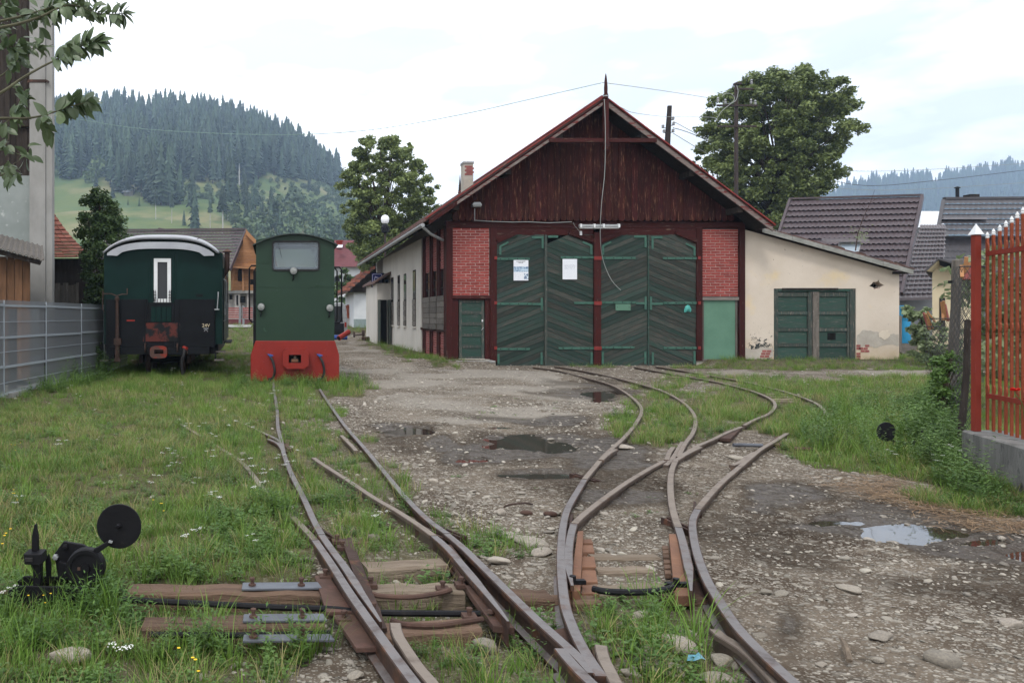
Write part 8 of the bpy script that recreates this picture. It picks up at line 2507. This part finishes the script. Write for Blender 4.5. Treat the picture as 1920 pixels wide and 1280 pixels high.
broad_tree('broadleaf_tree', 'huge round broadleaf tree rising behind the right side of the shed', (b.x, TD, 0), crown_rows(rows, TD, 1478), 125000, .092, 'lindenleaf', 48, .3, clumps=760, cf=.12)
TD = 52.0
rows = [(285, 1300, 1325), (300, 1295, 1345), (330, 1290, 1370), (380, 1300, 1400), (420, 1320, 1420)]
b = P(1345, 592, TD)
broad_tree('broadleaf_tree', 'lower broadleaf tree showing just left of the huge round one', (b.x, TD, 0), crown_rows(rows, TD, 1345), 15000, .10, 'lindenleaf', 53, .2, clumps=100, cf=.17)
TD = 22.5
rows = [(352, 180, 192), (375, 165, 212), (405, 152, 232), (440, 148, 236), (480, 150, 225), (520, 155, 205), (560, 165, 200), (610, 165, 200)]
b = P(190, 592, TD)
broad_tree('young_tree', 'young bushy dark green tree between the barn and the carriage', (b.x, TD, 0), crown_rows(rows, TD, 190), 16000, .048, 'darkleaf', 61, .05, clumps=110, cf=.36)
TD = 60.0
rows = [(505, 640, 655), (530, 632, 668), (560, 628, 672), (590, 630, 668)]
b = P(650, 592, TD)
broad_tree('garden_tree', 'small dark garden tree in front of the arched house', (b.x, TD, .6), [(a - .6, b_, c) for a, b_, c in crown_rows(rows, TD, 650)], 2500, .12, 'darkleaf', 67, .08, clumps=30, cf=.4)

# bushes on the right
def bush(name, label, rows, TD, axis_px, n, leaf, m, seed, z0=0, tr_=.03, clumps=40):
    b = P(axis_px, 592, TD)
    zg_ = float(gz(b.x, TD)) + z0
    return broad_tree(name, label, (b.x, TD, zg_), [(a - zg_, b_, c) for a, b_, c in crown_rows(rows, TD, axis_px)], n, leaf, m, seed, tr_, clumps=clumps, cf=.34)
t = bush('willow_bush', 'pale green willow bush growing behind the annex corner', [(575, 1700, 1745), (600, 1706, 1760), (630, 1712, 1762), (660, 1715, 1765), (685, 1718, 1762)], 21.0, 1735, 2600, .075, 'willow', 71)
t['category'] = 'bush'
t = bush('garden_bush', 'tall pale bush seen through the orange fence pickets', [(440, 1850, 2000), (500, 1845, 2060), (560, 1845, 2080), (640, 1842, 2090), (700, 1842, 2090)], 10.8, 1940, 6500, .05, 'willow', 73, clumps=90)
t['category'] = 'bush'
t = bush('weed_bush', 'rank dark green weeds heaped against the netting posts', [(660, 1765, 1795), (700, 1745, 1800), (745, 1735, 1803), (790, 1730, 1800), (840, 1725, 1790)], 8.6, 1770, 8000, .019, 'weedleaf', 79, clumps=110)
t['category'] = 'bush'
t = bush('fence_bush', 'dark leafy bush at the far end of the sheet fence beside the carriage', [(625, 160, 188), (650, 152, 192), (680, 150, 195), (700, 155, 192)], 18.2, 172, 2200, .035, 'darkleaf', 83, clumps=40)
t['category'] = 'bush'
# sapling on the annex roof
ap = P(1608, 470, FD); t = thing('sapling', (ap.x, FD + .3, az(ap.x) + .1), 'spindly bare sapling sprouting from the annex roof', 'sapling')
MB().tube([P(1604, 470, FD + .3), P(1608, 440, FD + .3), P(1617, 412, FD + .3), P(1632, 380, FD + .3), P(1640, 356, FD + .3)], [.018, .014, .01, .006, .003], 5).build('stem', M['rustdark'], t)
for a, b_ in (((1610, 432), (1590, 442)), ((1617, 412), (1636, 400)), ((1625, 395), (1612, 378)), ((1607, 445), (1622, 436)), ((1632, 380), (1645, 372))):
    MB().tube([P(*a, FD + .3), P(*b_, FD + .25)], [.006, .002], 4).build('twig', M['rustdark'], t)
lv = MB()
for k in range(90):
    c = P(1612 + rnd.gauss(0, 9), 443 + rnd.gauss(0, 8), FD + .3 + rnd.gauss(0, .1)); a = rnd.uniform(0, 6.28); l = .06
    d = Vector((math.cos(a), .3 * math.sin(a), math.sin(a) * .7)) * l; s_ = Vector((-d.z, 0, d.x)) * .22
    lv.add([c, c + d * .5 + s_, c + d, c + d * .5 - s_], [(0, 1, 2, 3)])
lv.build('leaves', M['willow'], t)

# ------------------------------------------------------------------ branches reaching in at the top left
BD_ = 4.6
nt2 = thing('leafy_tree', (-2.9, BD_, 0), 'broad-leaved tree just outside the left edge, its leafy branches hanging into the picture', 'tree')
MB().tube([(-2.9, BD_, 0), (-2.85, BD_, 1.4), (-2.95, BD_, 2.6), (-2.8, BD_, 3.7)], [.09, .075, .055, .02], 8).build('trunk', M['bark'], nt2, smooth=True)
fold = []
for k in range(4):
    mb = MB(); nS = 5
    L_ = .095; Wd = .042
    rows_ = []
    for i in range(nS + 1):
        t_ = i / nS
        wv = Wd * .5 * math.sin(math.pi * min(t_ ** .8 * 1.02, 1)) ** .8 * (1.15 if t_ > .4 else 1) + .0008
        zc = -.018 * t_ * t_ * (1 + k * .4)
        up = .006 + .004 * k
        rows_.append([(t_ * L_, -wv, zc + up * (wv / Wd)), (t_ * L_, 0, zc), (t_ * L_, wv, zc + up * (wv / Wd))])
    v_ = [p for r_ in rows_ for p in r_]
    f_ = [(i * 3 + j, i * 3 + j + 1, i * 3 + 4 + j, i * 3 + 3 + j) for i in range(nS) for j in (0, 1)]
    me_ = bpy.data.meshes.new('leaf'); me_.from_pydata(v_, [], f_); me_.materials.append(M['bigleaf'])
    for p_ in me_.polygons: p_.use_smooth = True
    fold.append(me_)
o0 = woff(nt2); nleaf = 0
def put_leaf(c, dr, sc_=1.0):
    global nleaf
    if nleaf > 296: return
    nleaf += 1
    o = link('leaf', fold[rnd.randrange(4)], None, nt2, Vector(c) - o0)
    qx = Vector(dr).normalized()
    qz = Vector((rnd.gauss(0, .6), rnd.gauss(-.9, .7), .8)).normalized()
    qy = qz.cross(qx).normalized(); qz = qx.cross(qy)
    o.rotation_euler = Matrix((qx, qy, qz)).transposed().to_euler()
    o.scale = (sc_ * rnd.uniform(.75, 1.3),) * 3
def branch(px_pts, D0, dens=1.0, leaf_from=.0, r0=.011, scl=1.0, tipn=7):
    pa = smooth_path([P(a, b_, D0 + i * .05) for i, (a, b_) in enumerate(px_pts)], 6)
    n_ = len(pa)
    MB().tube(pa, [max(r0 * (1 - .8 * i / n_), .0018) for i in range(n_)], 6).build('branch', M['twig'], nt2, smooth=True)
    ln = sum((pa[i + 1] - pa[i]).length for i in range(n_ - 1))
    k = int(ln / .027 * dens)
    for j in range(k):
        t_ = leaf_from + (1 - leaf_from) * (j + rnd.random()) / k
        i = min(int(t_ * (n_ - 1)), n_ - 2)
        p = pa[i].lerp(pa[i + 1], t_ * (n_ - 1) - i); d = (pa[i + 1] - pa[i]).normalized()
        sd_ = 1 if j % 2 else -1
        up = Vector((0, 0, 1)).cross(d).cross(d)
        dr = d * rnd.uniform(.1, .8) + Vector((0, rnd.gauss(0, .7), sd_ * rnd.uniform(.3, 1.1)))
        put_leaf(p, dr, scl)
    for j in range(tipn):
        put_leaf(pa[-1] - (pa[-1] - pa[-2]) * .3, (pa[-1] - pa[-2]).normalized() + Vector((rnd.gauss(0, .3), rnd.gauss(0, .5), rnd.gauss(0, .5))), scl)
branch([(-380, 120), (-200, 80), (0, 40), (60, 25), (120, 5), (170, -25)], BD_, .55, .62)
branch([(-200, 82), (0, 52), (70, 34), (130, 10), (185, 26), (232, 26)], BD_, 1.0, .5, scl=.8, tipn=6)
branch([(-330, 330), (-120, 240), (0, 175), (40, 148), (78, 126), (110, 110), (150, 88), (182, 78)], BD_ - .2, .8, .66, scl=.95, tipn=9)
branch([(-320, 240), (-120, 228), (0, 222), (50, 222), (90, 214), (130, 200), (165, 192)], BD_ - .1, .85, .72, scl=1.0, tipn=9)
branch([(90, 215), (84, 236), (88, 246)], BD_ - .05, 1.6, .0, r0=.004, tipn=7)
branch([(-200, 180), (-60, 170), (5, 140), (22, 118), (38, 100)], BD_ + .3, .8, .6, r0=.007)
branch([(-240, 300), (-60, 262), (0, 236), (30, 215), (44, 190)], BD_ + .2, .7, .62, r0=.007)
branch([(-200, 120), (-50, 100), (20, 88), (60, 92), (100, 84)], BD_ + .3, 1.2, .45, r0=.007)
branch([(-240, 350), (-80, 345), (0, 330), (25, 308), (38, 300)], BD_ + .1, .9, .6, r0=.007, tipn=8)
branch([(-200, 60), (-60, 25), (10, 2), (50, -10), (90, -22)], BD_ + .3, 1.1, .35, r0=.008)
branch([(-200, 280), (-50, 285), (0, 280), (15, 262), (18, 240)], BD_ + .2, .9, .6, r0=.006)

mb = MB()
for (px, py, n_, sp, dd) in ((20, 18, 26, 26, .3), (62, 30, 24, 24, .25), (10, 62, 16, 16, .3), (40, 92, 22, 22, .25), (70, 84, 14, 14, .2), (100, 14, 14, 18, .2), (150, 18, 12, 20, .1), (15, 320, 22, 16, .2), (8, 270, 12, 12, .2), (45, 290, 10, 14, .15), (84, 226, 14, 12, 0), (30, 165, 8, 14, .2), (8, 240, 8, 10, .2), (120, 92, 8, 16, -.1)):
    for _ in range(n_):
        c = P(px + rnd.gauss(0, sp * .6), py + rnd.gauss(0, sp * .5), BD_ + dd + rnd.uniform(-.15, .15))
        qx = Vector((rnd.uniform(-.5, 1), rnd.gauss(0, .6), rnd.uniform(-1, .6))).normalized()
        qz = Vector((rnd.gauss(0, .6), rnd.gauss(-.9, .7), .8)).normalized(); qy = qz.cross(qx).normalized(); qz = qx.cross(qy)
        sc_ = rnd.uniform(.6, 1.05); me_ = fold[rnd.randrange(4)]
        mb.add([c + (qx * v_.co.x + qy * v_.co.y + qz * v_.co.z) * sc_ for v_ in me_.vertices], [tuple(p_.vertices) for p_ in me_.polygons])
mb.build('foliage', M['bigleaf'], nt2, kind='stuff')

# ------------------------------------------------------------------ orange fence on its concrete wall
wl_pts = [(6.03, 7.02), (5.87, 6.55), (5.69, 6.08), (5.48, 5.5), (5.25, 4.8), (5.02, 4.0), (4.85, 3.2)]
wall_ = thing('fence_wall', (6.1, 5.5, 0), 'low stained grey concrete wall carrying the orange fence', 'wall')
a = [Vector((x_, y_, 0)) for x_, y_ in wl_pts]
ZW = P(0, 806, 7.02).z
q = []; 
for i, p in enumerate(a):
    for dx, z in ((0, -.1), (0, ZW - .012), (.02, ZW), (.34, ZW), (.36, ZW - .012), (.36, -.1)): q.append((p.x + dx, p.y, z))
n = len(a)
mb = MB().add(q, [(i * 6 + k, i * 6 + (k + 1) % 6, (i + 1) * 6 + (k + 1) % 6, (i + 1) * 6 + k) for i in range(n - 1) for k in range(6)] + [tuple(range(6)), tuple((n - 1) * 6 + k for k in range(5, -1, -1))])
mb.build('wall_body', M['fencewall'], wall_)
of = thing('picket_fence', (6.2, 5.5, ZW), 'rust orange metal picket fence with white pointed tips on the concrete wall', 'fence')
# line of the fence, a little behind the wall face
FP = [Vector((6.12, 6.92, 0)), Vector((6.02, 6.6, 0)), Vector((5.84, 6.15, 0)), Vector((5.62, 5.55, 0)), Vector((5.39, 4.85, 0)), Vector((5.16, 4.05, 0)), Vector((4.99, 3.25, 0))]
Dp = 6.92
px0_ = P(1829, 0, Dp).x
zt0 = P(0, 440, Dp).z
po = MB().box(px0_, px0_ + .052, Dp, Dp + .048, ZW + .002, zt0).build('gate_post', M['fencered'], of, bevel=.004)
MB().add([(px0_ - .014, Dp - .014, zt0 + .002), (px0_ + .066, Dp - .014, zt0 + .002), (px0_ + .066, Dp + .062, zt0 + .002), (px0_ - .014, Dp + .062, zt0 + .002), (px0_ + .026, Dp + .024, zt0 + .10)], [(0, 3, 2, 1), (0, 1, 4), (1, 2, 4), (2, 3, 4), (3, 0, 4)]).build('cap', M['whitepaint'], po)
start = Vector((px0_ + .085, Dp - .02, 0))
path = [start] + [Vector((p.x + .03, p.y, 0)) for p in FP[1:]]
path = smooth_path(path, 8)
# arc length table
cum = [0]
for i in range(1, len(path)): cum.append(cum[-1] + (path[i] - path[i - 1]).length)
def at_s(s):
    s = max(0, min(s, cum[-1] - 1e-4))
    i = max(j for j in range(len(cum)) if cum[j] <= s)
    i = min(i, len(path) - 2)
    t = (s - cum[i]) / (cum[i + 1] - cum[i]); return path[i].lerp(path[i + 1], t), (path[i + 1] - path[i]).normalized()
zr1 = P(0, 868, 6.9).z + .0
zrB = P(0, 741, 6.9).z      # lower rail
zrT = P(0, 476, 6.9).z      # upper rail
n_p = 0; s = 0
while s < cum[-1]:
    p, d = at_s(s)
    top = P(0, 448, 6.9).z + .005 + .27 * s ** 1.1
    top = min(top, 2.55)
    sd_ = Vector((d.y, -d.x, 0))
    pk = MB().bar(p + Vector((0, 0, ZW + .02)), p + Vector((0, 0, top)), .016, .024, d).build('picket', M['fenceorange'], of)
    MB().lathe([(.011, 0), (.015, .012), (.009, .02), (.014, .028), (.003, .055)], p + Vector((0, 0, top)), 'Z', 8).build('tip', M['whitepaint'], pk)
    for zz_ in (zrT + .055, (zrT + zrB) / 2 - .02, zrB + .055):
        # pressed oval collars
        ov = [(math.cos(R(k)) * .019, math.sin(R(k)) * .042) for k in range(0, 360, 36)]
        c = p - Vector((0, .012, 0)) + Vector((0, 0, zz_))
        MB().prism([c + d * a_ + Vector((0, 0, b_)) for a_, b_ in ov], sd_ * .012).build('collar', M['fenceorange'], pk)
    s += .094
    n_p += 1
for zz_ in (zrT, zrB):
    q = [at_s(k * cum[-1] / 24)[0] + Vector((-.018, -.018, zz_)) for k in range(25)]
    mb = MB()
    v_ = []
    for i, p in enumerate(q):
        d = at_s(i * cum[-1] / 24)[1]; sd_ = Vector((d.y, -d.x, 0))
        for u, z in ((-.012, -.02), (.012, -.02), (.012, .02), (-.012, .02)): v_.append(p + sd_ * u + Vector((0, 0, z)))
    mb.add(v_, [(i * 4 + k, i * 4 + (k + 1) % 4, (i + 1) * 4 + (k + 1) % 4, (i + 1) * 4 + k) for i in range(24) for k in range(4)] + [(0, 1, 2, 3), (99, 98, 97, 96)])
    mb.build('rail', M['fencered'], of)
# poppy
pc = P(1902, 733, 5.9)
t = thing('poppy', (pc.x + .05, pc.y, ZW), 'red poppy leaning through the orange fence', 'flower')
MB().tube(smooth_path([Vector((pc.x + .12, pc.y + .03, ZW)), P(1918, 762, 5.9), P(1906, 742, 5.9), pc]), .003, 5).build('stem', M['weedleaf'], t)
for k in range(5):
    a = k * 1.2566; mb = MB()
    c = pc
    d = Vector((math.cos(a), math.sin(a) * .8, 0)); sd_ = Vector((-math.sin(a), math.cos(a), 0))
    q = [c, c + d * .022 - sd_ * .022 + Vector((0, 0, .006)), c + d * .036 - sd_ * .012 + Vector((0, 0, .024)), c + d * .036 + sd_ * .012 + Vector((0, 0, .022)), c + d * .022 + sd_ * .022 + Vector((0, 0, .006))]
    mb.add(q, [(0, 1, 2, 3, 4)]); mb.build('petal', M['poppy'], t)

# old wooden post and wrapped netting rolls
op = P(1795, 740, 9.0)
t = thing('fence_post', (op.x, 9.0, 0), 'thick old wooden post left of the orange fence', 'post')
MB().prism([P(1793, 487, 9.0), P(1806, 485, 9.0), P(1802, 600, 9.0), P(1793, 760, 9.0), P(1788, 860, 9.0), P(1778, 860, 9.0), P(1783, 700, 9.0), P(1791, 580, 9.0)], (0, .07, 0)).build('timber', M['greywood_v'], t, bevel=.01)
MB().box(P(1780, 0, 9).x, P(1784, 0, 9).x, 8.97, 9.02, P(0, 531, 9).z, P(0, 526, 9).z).build('peg', M['black'], t)
t = thing('leaning_post', (P(1812, 0, 7.8).x, 7.8, 0), 'thin dark leaning stake at the end of the concrete wall', 'post')
MB().tube([P(1797, 880, 7.5), P(1804, 790, 7.6), P(1812, 700, 7.7), P(1814, 600, 7.8)], [.028, .03, .028, .025], 7).build('stake', M['dark_wood'], t)
def netting(cx_, D, z0, z1_, r_, lean, label, nseg=18, cell=.045, rim=True):
    """roll of wire netting: two families of helical wires on a leaning flattened tube"""
    t = thing('netting_roll', (P(cx_, 0, D).x, D, z0), label, 'wire netting')
    c0 = P(cx_, 0, D); mb = MB()
    Lh = z1_ - z0
    def pt(a, z):
        k = (z - z0) / Lh
        rr = r_ * (1 + .12 * math.sin(3 * a + k * 4) + .1 * k)
        return Vector((c0.x + rr * math.cos(a) + lean * k, D + rr * math.sin(a) * .8, z))
    w_ = .0028
    steps = int(Lh / .05)
    for s_ in (-1, 1):
        for i in range(nseg):
            a0 = 2 * math.pi * i / nseg
            pr = None
            for j in range(steps + 1):
                z = z0 + Lh * j / steps
                a = a0 + s_ * (z - z0) / cell * (2 * math.pi / nseg) * .5
                p = pt(a, z)
                tv = Vector((-math.sin(a), math.cos(a) * .8, 0)) * w_
                if pr is not None: mb.add([pr[0] - pr[1], pr[0] + pr[1], p + tv, p - tv], [(0, 1, 2, 3)])
                pr = (p, tv)
    mb.build('mesh', M['darkwire'], t, kind='stuff')
    if rim: MB().tube([pt(a, z1_) for a in [2 * math.pi * k / 16 for k in range(17)]], .007, 5, False).build('rim_wire', M['darkwire'], t)
    return t, pt
z_ = lambda py, D: P(0, py, D).z
netting(1803, 8.2, z_(830, 8.2), z_(500, 8.2), .10, .10, 'tall roll of black wire netting between the old post and the orange fence', 14)
netting(1770, 10.8, z_(690, 10.8), z_(597, 10.8), .10, -.07, 'shorter roll of black netting left of the old post, the middle one', 12)
netting(1756, 11.6, z_(700, 11.6), z_(612, 11.6), .12, -.04, 'shortest roll of black netting, farthest left of the three', 12)
netting(1786, 8.9, z_(745, 8.9), z_(500, 8.9), .075, .10, 'wire netting wrapped round the old wooden post', 12, rim=False)
# bundles of cut orange sticks standing in the rolls
def sticks(px_list, D, label):
    t = thing('stick_bundle', P(px_list[0][0], px_list[0][1], D), label, 'sticks')
    for a, b_, c, d in px_list:
        MB().bar(P(a, b_, D + rnd.uniform(-.05, .05)), P(c, d, D + rnd.uniform(-.05, .05)), .03, .02).build('cut_stick', M['freshwood'] if rnd.random() < .7 else M['brick_side'], t)
sticks([(1804, 520, 1803, 498), (1808, 524, 1812, 482), (1812, 524, 1816, 492), (1816, 524, 1819, 498), (1810, 524, 1815, 500)], 8.2, 'bundle of pale orange sticks at the top of the tall netting roll')
sticks([(1770, 600, 1766, 566), (1774, 600, 1769, 564), (1778, 602, 1771, 570), (1768, 600, 1768, 575)], 10.8, 'bundle of weathered sticks in the middle netting roll')
sticks([(1742, 618, 1732, 586), (1748, 616, 1736, 588), (1754, 604, 1739, 584), (1744, 618, 1740, 600)], 11.6, 'loose sticks leaning out of the leftmost netting roll')
